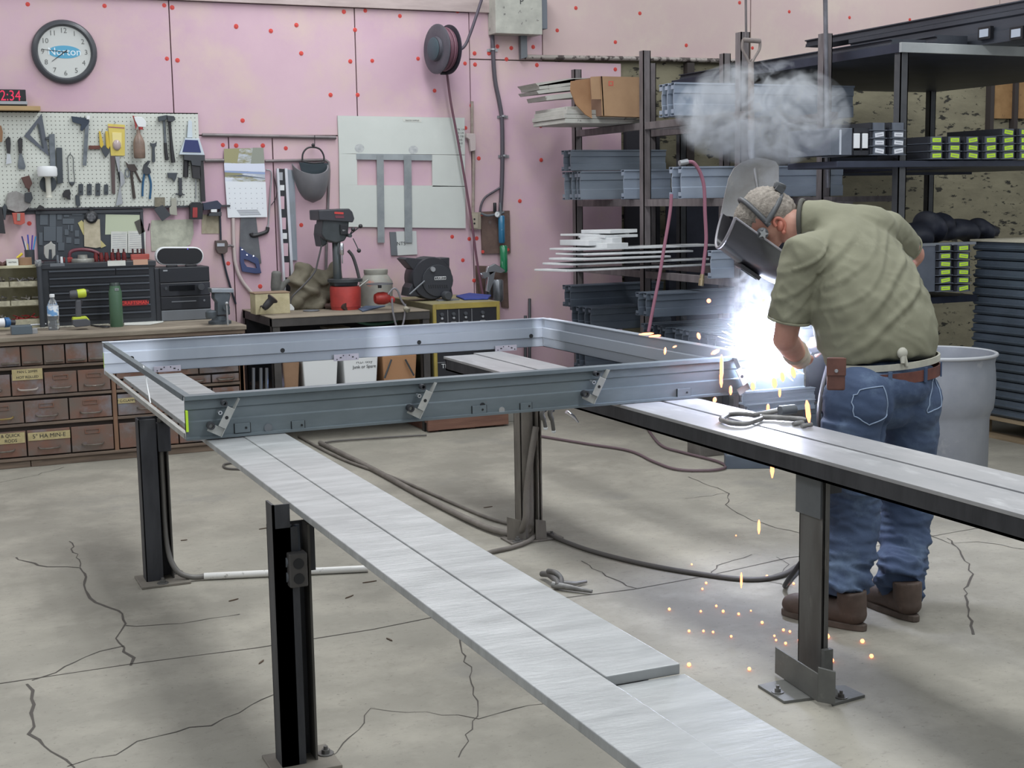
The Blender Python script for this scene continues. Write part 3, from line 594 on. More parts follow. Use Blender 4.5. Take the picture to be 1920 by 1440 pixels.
b = MB(); b.lathe([(.030, 0), (.036, .006), (.037, .06), (.036, .10), (.026, .13), (.012, .155), (.012, .18)], at(262, 297, Y=PG-.045), (0, 0, 1), 20, sy=.8); build(b, 'bottle', mat('brown_bottle', '8a7467', .35, c2='78665b', scale=20), t, smooth=50)
b = MB(); b.lathe([(.014, 0), (.014, .016)], at(264, 243, Y=PG-.045), (0, 0, 1), 12); build(b, 'collar', red, t)
b = MB(); b.prism(P([(250, 219), (266, 220), (273, 229), (272, 239), (258, 238), (252, 226)], Y=PG-.03), (0, -.028, 0)); build(b, 'spray_head', white, t, bevel=.002)
b = MB(); b.prism(P([(248, 217), (256, 219), (258, 232), (254, 243), (252, 230)], Y=PG-.035), (0, -.018, 0)); build(b, 'trigger', red, t, bevel=.001)
tool('open_wrench', 'short dark open-ended wrench left of the hammers', 'wrench', [('body', tdark, .006, [(281, 267), (285, 269), (289, 269), (294, 266), (293, 273), (290, 276), (291, 303), (287, 305), (285, 303), (285, 276), (282, 273)])], hook=[(287, 266)])
tool('hammer', 'hammer with a steel head and tubular shaft, the left of two', 'hammer', [('head', tdark, .025, [(295, 219), (312, 216), (318, 220), (308, 226), (297, 228)]), ('shaft', tsteel, 0, ('tube', [(307, 222), (309, 250), (310, 268)], .008)), ('grip', hblk, 0, ('tube', [(310, 268), (311, 285), (313, 300)], [.010, .011, .012]))])
tool('hammer', 'hammer with a black rubber-gripped shaft, the right of two', 'hammer', [('head', darkgrey, .025, [(312, 217), (325, 218), (328, 225), (322, 229), (314, 228)], .012), ('grip', hblk, 0, ('tube', [(317, 222), (320, 255), (322, 280), (325, 305)], [.010, .009, .012, .014]), .012)], hook=[(304, 221)])
t = tool('bench_brush', 'small blue and white dustpan hung at the right end of the pegboard', 'dustpan', [('pan', mat('pale_blue_plastic', 'c4ced6', .4), .03, [(346, 259), (372, 260), (382, 291), (335, 290)]), ('inner_panel', mat('navy_plastic', '2c3668', .5), .004, [(347, 262), (371, 263), (377, 286), (342, 285)], .03), ('handle', mat('pale_blue_plastic', 'c4ced6', .4), .018, [(352, 228), (355, 225), (359, 228), (360, 258), (350, 258)])])
t = tool('caulk_gun', 'black caulking gun hanging at the pegboard\'s right edge', 'caulk gun', [('frame', darkgrey, .04, [(343, 291), (382, 291), (382, 302), (375, 302), (374, 312), (358, 310), (356, 302), (343, 300)]), ('barrel', hblk, 0, ('tube', [(349, 296), (348, 332)], .017)), ('rod', silver, 0, ('tube', [(367, 310), (367, 372)], .004)), ('cradle', hblk, .03, [(372, 302), (380, 302), (384, 378), (376, 378)]), ('plunger', hblk, .03, [(357, 302), (374, 304), (376, 336), (360, 334)])])
tool('drill_cup', 'rust-brown cup-shaped hole cutter at left of the pegboard', 'hole saw', [('cup', mat('rust_brown', '583b36', .6), .035, [(39, 333), (54, 329), (60, 344), (54, 355), (48, 352)]), ('tip', mat('rust_brown', '583b36', .6), .012, [(51, 352), (56, 352), (55, 360), (53, 360)])])
tool('drill_chuck', 'dark drill chuck hanging under the hole cutter', 'chuck', [('body', darkgrey, .03, [(46, 362), (58, 360), (61, 372), (56, 381), (46, 378)]), ('shank', darkgrey, .008, [(51, 380), (55, 380), (54, 392), (51, 392)])])
tool('dust_bag', 'grey translucent plastic bag hanging over the pegboard\'s bottom edge', 'bag', [('bag', mat('grey_film', '9c9a98', .5, c2='85827f', scale=25), .012, [(14, 362), (30, 358), (48, 366), (58, 385), (46, 396), (30, 398), (14, 392), (11, 378)])], Y=PG-.01)
tool('spring_clamp', 'small black spring clamp below the clamp lamp', 'clamp', [('jaw', hblk, .014, [(117, 363), (122, 356), (130, 355), (133, 364), (126, 370), (118, 370)]), ('jaw', hblk, .014, [(124, 360), (131, 360), (132, 375), (125, 373)])])
SB = ['small dark steel plate hung first in a row of four', 'small dark steel plate hung second in a row of four', 'small dark steel plate hung third in a row of four', 'small dark steel plate hung fourth in a row of four']
for i, (x0, x1, y0, y1) in enumerate(((147, 156, 345, 366), (163, 172, 345, 366), (179, 188, 344, 367), (195, 203, 346, 365))):
    tool('steel_tag', SB[i], 'tag', [('plate', tdark, .004, rect(x0, y0, x1, y1)), ('hole', black, .001, rect(x0+3, y0+13, x1-3, y0+16), .004)], hook=[((x0+x1)/2, y0)], group='small steel plates on the pegboard')
tool('steel_tag', 'dark key-shaped tag hanging below the row of small plates', 'tag', [('plate', tdark, .004, [(141, 366), (149, 366), (151, 385), (146, 388), (142, 384)])], hook=[(145, 364)])
tool('locking_clamp', 'long locking clamp with silver jaw under the blister pack', 'clamp', [('bar', mat('brown_bar', '5a4c4b', .5, .2), .008, [(207, 292), (215, 292), (216, 364), (210, 363)]), ('slide', silver, .008, [(216, 294), (223, 294), (224, 350), (217, 385), (220, 386), (230, 382), (226, 352), (234, 343), (232, 328), (226, 320), (222, 322)], .004)])
tool('slip_pliers', 'large dark ring-handled pliers right of the locking clamp', 'pliers', [('jaw', mat('brown_black', '4c4340', .5, .3), .010, [(234, 302), (240, 308), (252, 308), (258, 318), (250, 322), (242, 320), (238, 312)]), ('handle', mat('brown_black', '4c4340', .5), 0, ('tube', [(246, 318), (248, 340), (252, 372)], [.009, .008, .010])), ('handle', mat('brown_black', '4c4340', .5), 0, ('tube', [(250, 314), (258, 330), (264, 342)], .006)), ('ring', tsteel, .006, ('ring', circ(239, 324, 5, 0, 14, 9), circ(239, 324, 3.2, 0, 14, 6.5)))])
tool('groove_pliers', 'tongue-and-groove pliers with blue grips', 'pliers', [('jaw', darkgrey, .012, [(267, 320), (269, 309), (277, 301), (282, 302), (276, 312), (281, 316), (283, 324), (276, 328), (269, 326)]), ('grip', mat('blue_grip', '24567c', .5), 0, ('tube', [(271, 324), (268, 345), (267, 368)], .0065)), ('grip', mat('blue_grip', '24567c', .5), 0, ('tube', [(278, 324), (283, 345), (281, 373)], .0065))], hook=[(274, 306)])
tool('clip_cluster', 'small dark metal clip left of the dagger-shaped tool', 'clip', [('clip', tdark, .014, [(313, 324), (332, 324), (330, 334), (326, 342), (322, 334), (315, 334)])])
tool('deburring_tool', 'small dark dagger-shaped tool with crossbar', 'tool', [('grip', darkgrey, .010, [(334, 333), (341, 334), (341, 366), (335, 366)]), ('crossbar', darkgrey, .008, [(329, 362), (346, 364), (346, 366), (329, 365)]), ('tip', darkgrey, .006, [(335, 366), (341, 366), (338, 371)])])
tool('tag_board', 'worn beige plate hanging above a dark square', 'tag', [('plate', mat('beige_worn', '8f8978', .7, c2='6f6a5c', scale=40), .005, rect(290, 370, 309, 388))], hook=[(300, 366)])
tool('dark_square', 'tilted dark square plate below the pegboard', 'plate', [('plate', darkgrey, .006, [(288, 392), (305, 384), (320, 403), (304, 415)])], Y=PG-.016)
tool('chain_hook', 'pale metal hanger left of the red-fronted charger', 'hook', [('body', mat('pale_zinc', 'a3a296', .5, .3), .008, [(320, 371), (330, 371), (332, 404), (318, 402), (317, 390), (321, 386)])], hook=[(323, 366)])
for i, x in enumerate((333, 339, 345)):
    if i: continue
    tool('wire_hooks', 'three empty wire hooks near the pegboard\'s lower right corner', 'hook', [('hook', tdark, 0, ('tube', [(x+6*k, 376), (x+6*k, 384)], .0015)) for k in range(3)])
# ledge below the pegboard
t = wt('wall_ledge', 'dark steel ledge strip along the wall below the pegboard', 'ledge', 220, 392)
b = MB(); p0 = at(-40, 394, Y=YF); p1 = at(430, 387, Y=YF); b.box((p0.x, YF-.03, p0.z-.006), (p1.x, YF-.001, p0.z+.006)); b.box((p0.x, YF-.006, p0.z-.03), (at(66, 394, Y=YF).x, YF-.001, p0.z)); build(b, 'strip', darksteel, t)
ZL = p0.z
# things hanging on / under the ledge at left
tool('tape_holder', 'orange-red tape measure hanging under the ledge', 'tape measure', [('case', mat('orange_red', 'b5574c', .5), .04, [(22, 399), (45, 399), (46, 418), (38, 422), (26, 420)]), ('clip', mat('clip_grey', '8c8f88', .5), .004, rect(32, 400, 38, 414), .04)])
tool('holster', 'black strap tool hanging at the far left below the ledge', 'strap', [('strap', hblk, .02, [(-8, 388), (3, 388), (10, 438), (-8, 437)])])
tool('small_pliers', 'small grey pliers hooked over the ledge at the far left', 'pliers', [('body', tdark, .012, [(4, 388), (9, 382), (13, 388), (10, 412), (7, 412)])])
tool('black_knob', 'small black knob hooked above the blackboard corner', 'knob', [('knob', hblk, .03, [(69, 390), (74, 384), (82, 388), (82, 393), (69, 393)])], Y=PG-.012)
# black magnet board
t = wt('magnet_board', 'dark steel board with grey magnets below the pegboard', 'board', 170, 480)
slate = mat('slate_board', '3d4248', .5, .2, '474c52', 6)
b = MB(); pA = at(66, 395, Y=YF); pB = at(272, 482, Y=YF); b.box((pA.x, YF-.012, pB.z), (pB.x, YF-.001, pA.z)); build(b, 'board', slate, t, bevel=.002)
b = MB(); b.box((pA.x, YF-.024, pA.z-.022), (pB.x, YF-.012, pA.z-.004)); b.box((pB.x-.02, YF-.02, pB.z), (pB.x-.003, YF-.012, pA.z-.02)); build(b, 'rim', darkgrey, t)
mg = mat('magnet_grey', '565d64', .6); mi = 0
for (x0, y0, x1, y1) in ((74, 402, 89, 422), (92, 400, 104, 425), (107, 402, 116, 412), (118, 410, 140, 420), (82, 425, 105, 452), (106, 425, 117, 455), (72, 436, 79, 460), (120, 403, 130, 407), (132, 422, 137, 434), (120, 430, 128, 441), (141, 432, 149, 444), (124, 445, 134, 456), (108, 455, 120, 470), (134, 400, 154, 404), (140, 448, 150, 458), (128, 422, 131, 432)):
    dx = random.uniform(-1, 1)
    b = MB(); b.prism([at(x+dx, y, Y=YF-.0125) for x, y in rect(x0, y0, x1, y1)], (0, -.004, 0)); build(b, 'magnet', mg, t, bevel=.001); mi += 1
BD = YF-.014
flat('card', [(198, 402), (262, 403), (262, 438), (197, 440)], .0012, mat('pale_green_paper', 'bcc4ab', .8), 'pale green printed card pinned on the dark board', 'card', BD)
for (x0, y0, x1, y1, lb) in ((208, 434, 239, 474, 'white ruled sheet on the dark board, the left of two'), (240, 433, 273, 474, 'white ruled sheet on the dark board, the right of two')):
    t = flat('paper_sheet', rect(x0, y0, x1, y1), .001, paper, lb, 'paper', BD-.003)
    b = MB()
    for k in range(9):
        yy = y0+5+k*4; a = at(x0+3, yy, Y=BD-.0042); c_ = at(x1-3, yy, Y=BD-.0042); b.box((a.x, a.y, a.z), (c_.x, a.y-.0003, a.z-.0022))
    o = build(b, 'printed_lines', mat('print_grey', '9a9ca6', .8), t); o['kind'] = 'stuff'
flat('card', [(252, 416), (264, 410), (272, 434), (261, 440)], .002, mat('dark_card', '4d4b46', .7), 'tilted dark card at the top right of the board', 'card', BD-.004)
flat('note_pad', [(146, 418), (153, 413), (199, 461), (190, 465), (156, 440)], .003, mat('yellow_paper', 'c2b882', .8), 'yellowed note hanging askew behind the beige notes', 'note', BD)
t = flat('note_pad', [(157, 412), (187, 411), (189, 463), (180, 465), (158, 462)], .004, mat('beige_paper', 'c3b9a2', .8, c2='b2a890', scale=30), 'beige note pad hanging from the round black clip', 'note', BD-.004)
t = wt('magnet_clip', 'round black magnetic clip with a silver scribbled disc', 'clip', 170, 407, BD)
b = MB(); b.lathe([(.038, 0), (.040, -.012), (.03, -.02)], at(171, 407, Y=BD-.008), (0, 1, 0), 22); build(b, 'disc', black, t, smooth=40)
b = MB(); b.lathe([(.028, 0), (.027, -.002)], at(171, 407, Y=BD-.028), (0, 1, 0), 18); build(b, 'silver_disc', mat('scratch_silver', '7b7c7f', .4, .5, '3b3c3f', 60), t)
b = MB(); b.prism(P([(166, 392), (169, 388), (173, 388), (176, 396), (171, 400)], Y=BD-.01), (0, -.012, 0)); build(b, 'loop', black, t)
flat('map_sheet', [(284, 413), (362, 411), (363, 438), (357, 458), (340, 468), (284, 471), (282, 430)], .002, mat('map_paper', 'bec0af', .85, c2='a9aa9b', scale=30), 'faded drawing sheet pinned on pink wall above the round speaker', 'paper')
flat('pencil_stub', [(277, 431), (280, 418), (281, 419), (279, 433)], .006, black, 'short black pencil stub stuck to the wall beside the board', 'pencil')
flat('wall_sheet', [(378, 402), (414, 404), (414, 438), (378, 438)], .002, mat('tan_sheet', 'b4ab96', .85, c2='a09882', scale=20), 'tan sheet pinned behind the blue-black holder', 'paper')
# charger and holder at pegboard right
t = tool('charger', 'red and black battery charger at the pegboard\'s lower right', 'charger', [('case', black, .05, [(354, 384), (358, 379), (372, 379), (378, 384), (377, 411), (354, 411)]), ('front', red, .004, [(361, 389), (370, 389), (370, 408), (361, 408)], .05)], Y=PG-.01)
t = tool('tool_holder', 'blue-black open pouch bracket right of the charger', 'pouch', [('pouch', mat('blue_black2', '343a4d', .6), .05, [(378, 381), (405, 376), (413, 384), (410, 392), (379, 394)]), ('shelf', darkgrey, .06, [(389, 400), (412, 397), (412, 405), (388, 405)]), ('box', white, .03, rect(394, 392, 405, 398), .02)], Y=YF-.005)
# conduits, sockets
cond = mat('old_conduit', '80797a', .5, .3, '6d6667', 8); cwhite = mat('painted_conduit', 'c2b4b2', .5)
def pipe(pts, r, m, label, cat='pipe', name='conduit_pipe', Y=YF-.012, sm=False, n=8, group=None):
    return build(tubep(pts, r, Y, n, sm), name, m, smooth=50, label=label, cat=cat, group=group)
pipe([(379, 253), (630, 258)], .012, cond, 'upper horizontal conduit between pegboard and white board')
pipe([(384, 301), (420, 301)], .012, cond, 'short conduit length between pegboard and calendar')
pipe([(497, 302), (610, 300), (616, 304), (617, 320), (612, 470), (610, 560)], .010, cond, 'conduit running behind the hanging welding mask and bending down', sm=False)
pipe([(437, 409), (439, 470), (443, 500), (455, 528), (478, 556)], .012, cwhite, 'pale conduit bending down to the right behind the hand saw', sm=True)
pipe([(412, 390), (414, 452)], .007, mat('dark_conduit', '343a44'), 'dark cable running down to the brown wall socket')
pipe([(416, 474), (424, 510), (434, 545), (442, 570)], .007, mat('dark_conduit', '343a44'), 'dark cable leaving the brown wall socket downwards', sm=True)
t = wt('wall_socket', 'brown wall socket with silver plate right of the speaker', 'socket', 413, 470)
b = MB(); b.prism(P([(402, 451), (422, 450), (425, 456), (424, 472), (418, 476), (407, 475), (403, 468)], Y=YF-.002), (0, -.045, 0)); build(b, 'box', mat('brown_box', '5a4f4b', .5, .3), t, bevel=.003)
b = MB(); b.prism(P(rect(407, 456, 421, 462), Y=YF-.048), (0, -.003, 0)); build(b, 'plate', silver, t)
b = MB(); b.tube(P([(424, 462), (432, 460), (438, 462)], Y=YF-.02), .008, 8); build(b, 'connector', cond, t, smooth=40)
# calendar
t = wt('calendar', 'wall calendar with a landscape picture over a white month grid', 'calendar', 461, 408)
b = MB(); b.prism(P([(420, 279), (494, 277), (497, 340), (422, 345)], Y=YF-.016), (0, -.002, 0)); build(b, 'picture', mat('landscape_print', 'aeb6c0', .6, 0, 'd5dae6', 5, (1, 1, 3), c3='8f8c6c', s3=4, lo3=.5, hi3=.6), t)
for pts, hx in (([(420, 279), (449, 278), (445, 306), (420, 305)], '98946f'), ([(474, 277), (494, 277), (496, 306), (470, 307)], '8d9186'), ([(420, 306), (496, 307), (497, 322), (421, 320)], 'd3d8e8'), ([(421, 320), (497, 323), (497, 327), (421, 323)], '8fa0c6'), ([(424, 330), (460, 331), (497, 335), (497, 334), (455, 328)], '5f6878')):
    b = MB(); b.prism(P(pts, Y=YF-.0182), (0, -.0004, 0)); build(b, 'printed_area', mat('print_'+hx, hx, .6), t)
b = MB(); b.prism(P([(422, 340), (498, 341), (501, 407), (427, 408)], Y=YF-.0184), (0, -.002, 0)); build(b, 'month_page', mat('calendar_white', 'dde1e6', .6), t)
b = MB()
for r_ in range(5):
    for c_ in range(7):
        x = 429+c_*10.2+r_*.5; y = 354+r_*9.3; p = at(x, y, Y=YF-.0206); b.box((p.x, p.y, p.z), (p.x+.005, p.y-.0002, p.z+.005))
o = build(b, 'day_numbers', mat('print_grey', '9a9ca6'), t, kind='stuff')
b = MB()
for k in range(5):
    a = at(444+k*1.5, 394+k*2.2, Y=YF-.0206); b.box((a.x, a.y, a.z), (a.x+.14, a.y-.0002, a.z-.0035))
build(b, 'printed_lines', mat('print_dark', '6d7078', .7), t, kind='stuff')
# hand saw
t = wt('hand_saw', 'hand saw with blue handle hanging below the calendar', 'saw', 465, 500)
b = MB(); b.prism(P([(451, 406), (480, 408), (490, 494), (470, 492), (449, 468)], Y=YF-.006), (0, -.002, 0)); build(b, 'blade', mat('saw_blade', '6b6d70', .45, .4, '5a5c60', 9), t)
b = MB(); b.ring(P([(449, 462), (463, 474), (483, 484), (489, 512), (478, 513), (453, 509), (449, 490)], Y=YF-.004), P([(456, 486), (464, 488), (478, 495), (480, 503), (474, 502), (462, 500), (457, 493)], Y=YF-.004), (0, -.02, 0)); build(b, 'handle', mat('blue_grey_grip', '3c4870', .5), t, bevel=.003)
for (x, y) in ((454, 468), (463, 478), (475, 480)):
    b = MB(); b.lathe([(.006, 0), (.005, -.003)], at(x, y, Y=YF-.024), (0, 1, 0), 10); build(b, 'rivet', chrome, t)
t = wt('hacksaw', 'hooked black-handled hacksaw hanging right of calendar', 'saw', 500, 430)
b = MB(); b.tube(smoothpath(P([(499, 318), (509, 324), (507, 360), (503, 420), (500, 424)], Y=YF-.012)), .005, 8); build(b, 'frame', silver, t, smooth=50)
b = MB(); b.tube(smoothpath(P([(471, 437), (474, 442), (488, 439), (500, 434), (502, 426)], Y=YF-.014)), .013, 8); build(b, 'grip', hblk, t, smooth=50)
b = MB(); b.tube(smoothpath(P([(513, 330), (519, 355), (517, 372), (508, 385)], Y=YF-.01)), .0025, 6); build(b, 'wire', hblk, t, smooth=50)
# spirit level and aluminium straightedge
t = wt('spirit_level', 'long black spirit level with white edges standing against the pink wall', 'spirit level', 540, 600, YF-.05)
LY = YF-.03
b = MB(); b.prism(P([(518, 316), (533, 317), (549, 582), (534, 582)], Y=LY), (0, -.014, 0)); build(b, 'web', mat('level_black', '26262b', .4), t)
for dx0, dx1 in ((517, 521), (532, 537)):
    b = MB(); b.prism(P([(dx0, 316), (dx1, 316), (dx1+16, 590), (dx0+16, 590)], Y=LY), (0, -.028, 0)); build(b, 'flange', mat('level_edge', 'cfd0d6', .35, .3), t, bevel=.001)
for (x0, y0, x1, y1, mm) in ((523, 323, 530, 338, silver), (525, 347, 533, 357, white), (525, 368, 533, 392, pink), (527, 408, 536, 430, pink), (530, 437, 538, 448, white), (531, 456, 540, 480, pink), (533, 492, 542, 520, pink)):
    b = MB(); b.prism(P(rect(x0, y0, x1, y1), Y=LY-.0142), (0, -.002, 0)); build(b, 'vial_window', mm, t)
flat('straightedge', [(537, 318), (551, 319), (557, 488), (543, 488)], .01, mat('aluminium', 'a9b0b8', .45, .5, '959ca4', 7, (2, 2, .3)), 'flat aluminium straightedge leaning beside the spirit level', 'straightedge', YF-.004)
# hanging welding mask
t = wt('welding_mask', 'grey welding mask hanging upside down on the wall conduit', 'mask', 588, 380, YF-.1)
hm = mat('mask_grey', '6d6c70', .45, 0, '77767a', 6)
b = MB(); vs = []; fs = []; rows = 12; cols = 16
cx = at(586, 300, Y=YF-.10); sc_ = (at(620, 300, Y=YF-.1)-at(553, 300, Y=YF-.1)).length/2
for i in range(rows+1):
    v = i/rows; z = at(586, 306+74*v, Y=YF-.1).z; wd = sc_*math.sqrt(max(0, 1-(v**2.2)))*.98+.004; dp = .12*math.sqrt(max(0, 1-v**2.5))+.01
    for j in range(cols+1):
        a = math.pi*j/cols; vs.append(Vector((cx.x+.012*v+math.cos(a)*wd, YF-.03-math.sin(a)*dp, z-(1-v)**2*.075*math.sin(a))))
n = len(vs); vs += [Vector((p.x+(cx.x-p.x)*.06, p.y+.008, p.z+.002)) for p in vs]
for i in range(rows):
    for j in range(cols):
        a = i*(cols+1)+j; fs += [(a, a+1, a+cols+2, a+cols+1), (n+a, n+a+cols+1, n+a+cols+2, n+a+1)]
for j in range(cols): fs.append((j, n+j, n+j+1, j+1)); a = rows*(cols+1)+j; fs.append((a, a+1, n+a+1, n+a))
b.add(vs, fs); build(b, 'shell', hm, t, smooth=60)
b = MB(); b.prism(P([(561, 304), (615, 306), (617, 318), (606, 330), (585, 333), (566, 322)], Y=YF-.045), (0, .01, 0)); build(b, 'lining', mat('mask_inside', '2f3b42', .5), t)
b = MB(); b.tube(smoothpath(P([(567, 302), (568, 288), (576, 278), (588, 276), (600, 280), (607, 292), (607, 304)], Y=YF-.06)), .006, 8); b.tube(smoothpath(P([(566, 302), (586, 306), (608, 304)], Y=YF-.09)), .005, 8); build(b, 'headband', hblk, t, smooth=50)
b = MB(); b.tube(P([(590, 254), (590, 276)], Y=YF-.04), .0025, 6); b.ball(at(587, 272, Y=YF-.06), .012, 8, 6); build(b, 'hanging_strap', hblk, t)
# white board with T shaped strips
t = wt('white_board', 'large white panel with grey sprayed T shapes and cut-out windows', 'board', 752, 428)
wbm = mat('white_panel', 'ccd0cb', .6, 0, 'c4c8c3', 2, c3='d3d6d0', s3=1.2)
b = MB(); Yb = YF-.004
xsb = [632, 667, 707, 717, 757, 767, 810, 871]
def wq(pts): b.prism(P(pts, Y=Yb), (0, -.012, 0))
wq([(632, 217), (870, 221), (870.5, 290), (635, 288)]); wq([(635, 288), (668, 289), (669, 347), (635.5, 347)]); wq([(809, 290), (870.5, 291), (871, 350), (810, 350)]); wq([(635.5, 347), (810, 348), (871, 349), (872, 428), (637, 425)])
wq([(707, 300), (717, 300), (718, 348), (708, 348)]); wq([(757, 300), (768, 300), (769, 348), (758, 348)])
build(b, 'panel', wbm, t)
gs = mat('grey_overspray', '9da3a6', .5, .1, '8d9396', 8)
b = MB(); b.prism(P([(668, 288), (810, 290), (810, 301), (668, 299)], Y=Yb-.0125), (0, -.003, 0)); build(b, 'cross_strip', gs, t)
for i, (x0, x1, yb_) in enumerate(((706, 719, 455), (757, 771, 455))):
    b = MB(); b.prism(P([(x0, 291), (x1, 291), (x1+2, yb_), (x0+2, yb_)], Y=Yb-.016), (0, -.003, 0)); build(b, 'strip', mat('strip_grey', '969b9d', .5, .2, '83898c', 10), t)
for (px, py) in ((674, 278), (775, 281)):
    b = MB(); b.prism(P(circ(px, py, 9, 0, 16, 8), Y=Yb-.0123), (0, -.0006, 0)); build(b, 'paint_smudge', mat('smudge_grey', 'a4a7a9', .7, c2='c0c3c2', scale=40), t)
b = MB(); b.prism(P([(754, 222), (791, 223), (790, 229), (757, 228)], Y=Yb-.0125), (0, -.001, 0)); tp = build(b, 'paper_label', paper, t)
text('MASTER SAMPLES', .013, at(773, 226, Y=Yb-.0138), ink, tp)
for k_, s_ in enumerate(("TK 1/4", "5 1/4", "1 7/8", "HS", "3-0", "I")):
    text(s_, .02, at(864, 243+k_*6.5, Y=Yb-.0125), ink, t)
t = flat('sample_card', [(741, 434), (780, 433), (782, 477), (744, 479)], .006, mat('card_white', 'c4c7c5', .7), 'small white sample card with circled sketch under the white board', 'card', YF-.004)
b = MB(); b.prism(P([(730, 435), (742, 435), (745, 479), (733, 479)], Y=YF-.003), (0, -.008, 0)); build(b, 'spine', midgrey, t)
text('NTS', .035, at(752, 457, Y=YF-.0105), ink, t)
# hose reel
t = wt('hose_reel', 'dark steel hose reel with wound red-brown hose high on the wall', 'hose reel', 828, 142, YF-.1)
ra = Vector((at(828, 92, Y=YF).x, 0, 0)); axn = Vector((.98, .2, 0)).normalized()
cL = at(820, 92, Y=YF-.24); cR = cL+axn*.085
rm = mat('reel_grey', '5b5a62', .5, .3, '4c4b54', 8)
RR = .165
b = MB(); b.lathe([(RR, 0), (RR, .006), (RR*.9, .014), (RR*.5, .010), (RR*.48, .03), (.02, .034)], cL, -axn, 36); b2 = build(b, 'front_disc', rm, t, smooth=40)
b = MB(); b.lathe([(RR*.46, 0), (RR*.40, .006)], cL-axn*.034, -axn, 24); build(b, 'hub_plate', mat('reel_green', '43535b', .5, .2), t, smooth=40)
b = MB(); b.lathe([(RR, 0), (RR, .006)], cR, axn, 36); build(b, 'back_disc', mat('reel_dark', '3c3a44', .5, .3), t, smooth=40)
for i in range(5):
    b = MB(); cc = cL+axn*(.012+.015*i); u = Vector((0, 0, 1)); v = axn.cross(u); rr2 = RR*(.80+.04*(i % 2)); n = 28
    b.tube([cc+(u*math.cos(2*math.pi*k/n)+v*math.sin(2*math.pi*k/n))*rr2 for k in range(n+1)], .0085, 8, False); build(b, 'wound_hose', mat('hose_maroon', '6d4956', .5), t, smooth=60)
q = at(848, 128, Y=YF-.18); b = MB(); b.prism(P([(822, 133), (850, 132), (857, 127), (851, 108), (846, 112), (845, 128), (824, 129)], Y=YF-.2), (0, .06, 0)); b.prism(P([(846, 100), (852, 100), (852, 130), (846, 130)], Y=YF-.2), (0, .19, 0)); build(b, 'bracket', rm, t, bevel=.002)
b = MB(); b.tube(P([(826, 137), (840, 137)], Y=YF-.18), .012, 10); build(b, 'roller', black, t, smooth=40)
pipe([(838, 136), (845, 190), (858, 260), (872, 340), (885, 420), (893, 480), (903, 540), (910, 575)], .009, mat('hose_maroon', '6d4956'), 'maroon air hose hanging from the reel down past the white board', 'hose', 'air_hose', YF-.10, True)
pipe([(851, 94), (860, 94), (872, 85), (882, 62), (893, 30), (906, -10)], .011, mat('hose_dark', '4c4450', .5), 'dark hose rising from the reel to the ceiling', 'hose', 'air_hose', YF-.10, True)
# conduit run with straps at right of reel
pipe([(920, -20), (922, 40), (927, 140), (936, 190), (941, 225), (942, 290), (941, 345), (939, 385), (938, 400)], .016, mat('dark_tube', '57525a', .5, .2), 'thick dark air pipe strapped down the pink wall', sm=True)
pipe([(938, 352), (928, 358), (910, 370), (902, 385), (900, 400)], .008, mat('dark_tube', '57525a'), 'thin dark tube curving off the thick air pipe', sm=True)
for i, (x, y) in enumerate(((924, 94), (943, 219), (945, 293))):
    t = wt('pipe_strap', ['steel strap holding the air pipe beside the electrical box', 'steel strap holding the air pipe level with the white board top', 'small steel clip on the air pipe below its lower strap'][i], 'strap', x, y)
    b = MB(); b.prism(P([(x-11, y-2), (x+9, y-2), (x+9, y+3), (x-11, y+3)], Y=YF-.001), (0, -.004, 0)); b.tube(P([(x-5, y), (x-4, y)], Y=YF-.034), .004, 6); build(b, 'band', silver, t)
    b = MB(); b.ring([at(x, y, Y=YF-.012)+Vector((math.cos(a_)*.021, 0, math.sin(a_)*.001))+Vector((0, math.sin(a_)*.021, 0)) for a_ in [2*math.pi*k/12 for k in range(12)]], [at(x, y, Y=YF-.012)+Vector((math.cos(a_)*.0175, math.sin(a_)*.0175, math.sin(a_)*.001)) for a_ in [2*math.pi*k/12 for k in range(12)]], (0, 0, .012)); build(b, 'loop', silver, t)
pipe([(885, 190), (885, 250), (888, 262), (888, 300), (887, 400)], .011, mat('beige_conduit', 'a3968c', .5, c2='8c7e76', scale=20), 'beige conduit dropping to the wall outlet right of the white board')
t = wt('wall_outlet', 'beige wall outlet box right of the white board', 'outlet', 889, 430)
b = MB(); b.prism(P(rect(881, 398, 898, 430), Y=YF-.001), (0, -.04, 0)); build(b, 'box', mat('beige_box', '9b9182', .5, .1), t, bevel=.002)
b = MB(); b.prism(P(rect(882, 400, 896, 428), Y=YF-.042), (0, -.003, 0)); build(b, 'cover', mat('beige_cover', 'aaa08f', .5), t, bevel=.001)
for yy in (411, 419):
    b = MB(); b.lathe([(.007, 0), (.007, -.002)], at(889.5, yy, Y=YF-.045), (0, 1, 0), 10); build(b, 'socket', ink, t)
t = wt('conduit_fitting', 'white metal fitting at the top of the beige conduit', 'fitting', 885, 262)
b = MB(); b.prism(P([(872, 250), (888, 251), (889, 262), (889, 282), (880, 284), (878, 262), (872, 258)], Y=YF-.02), (0, -.03, 0)); build(b, 'body', cwhite, t, bevel=.002)
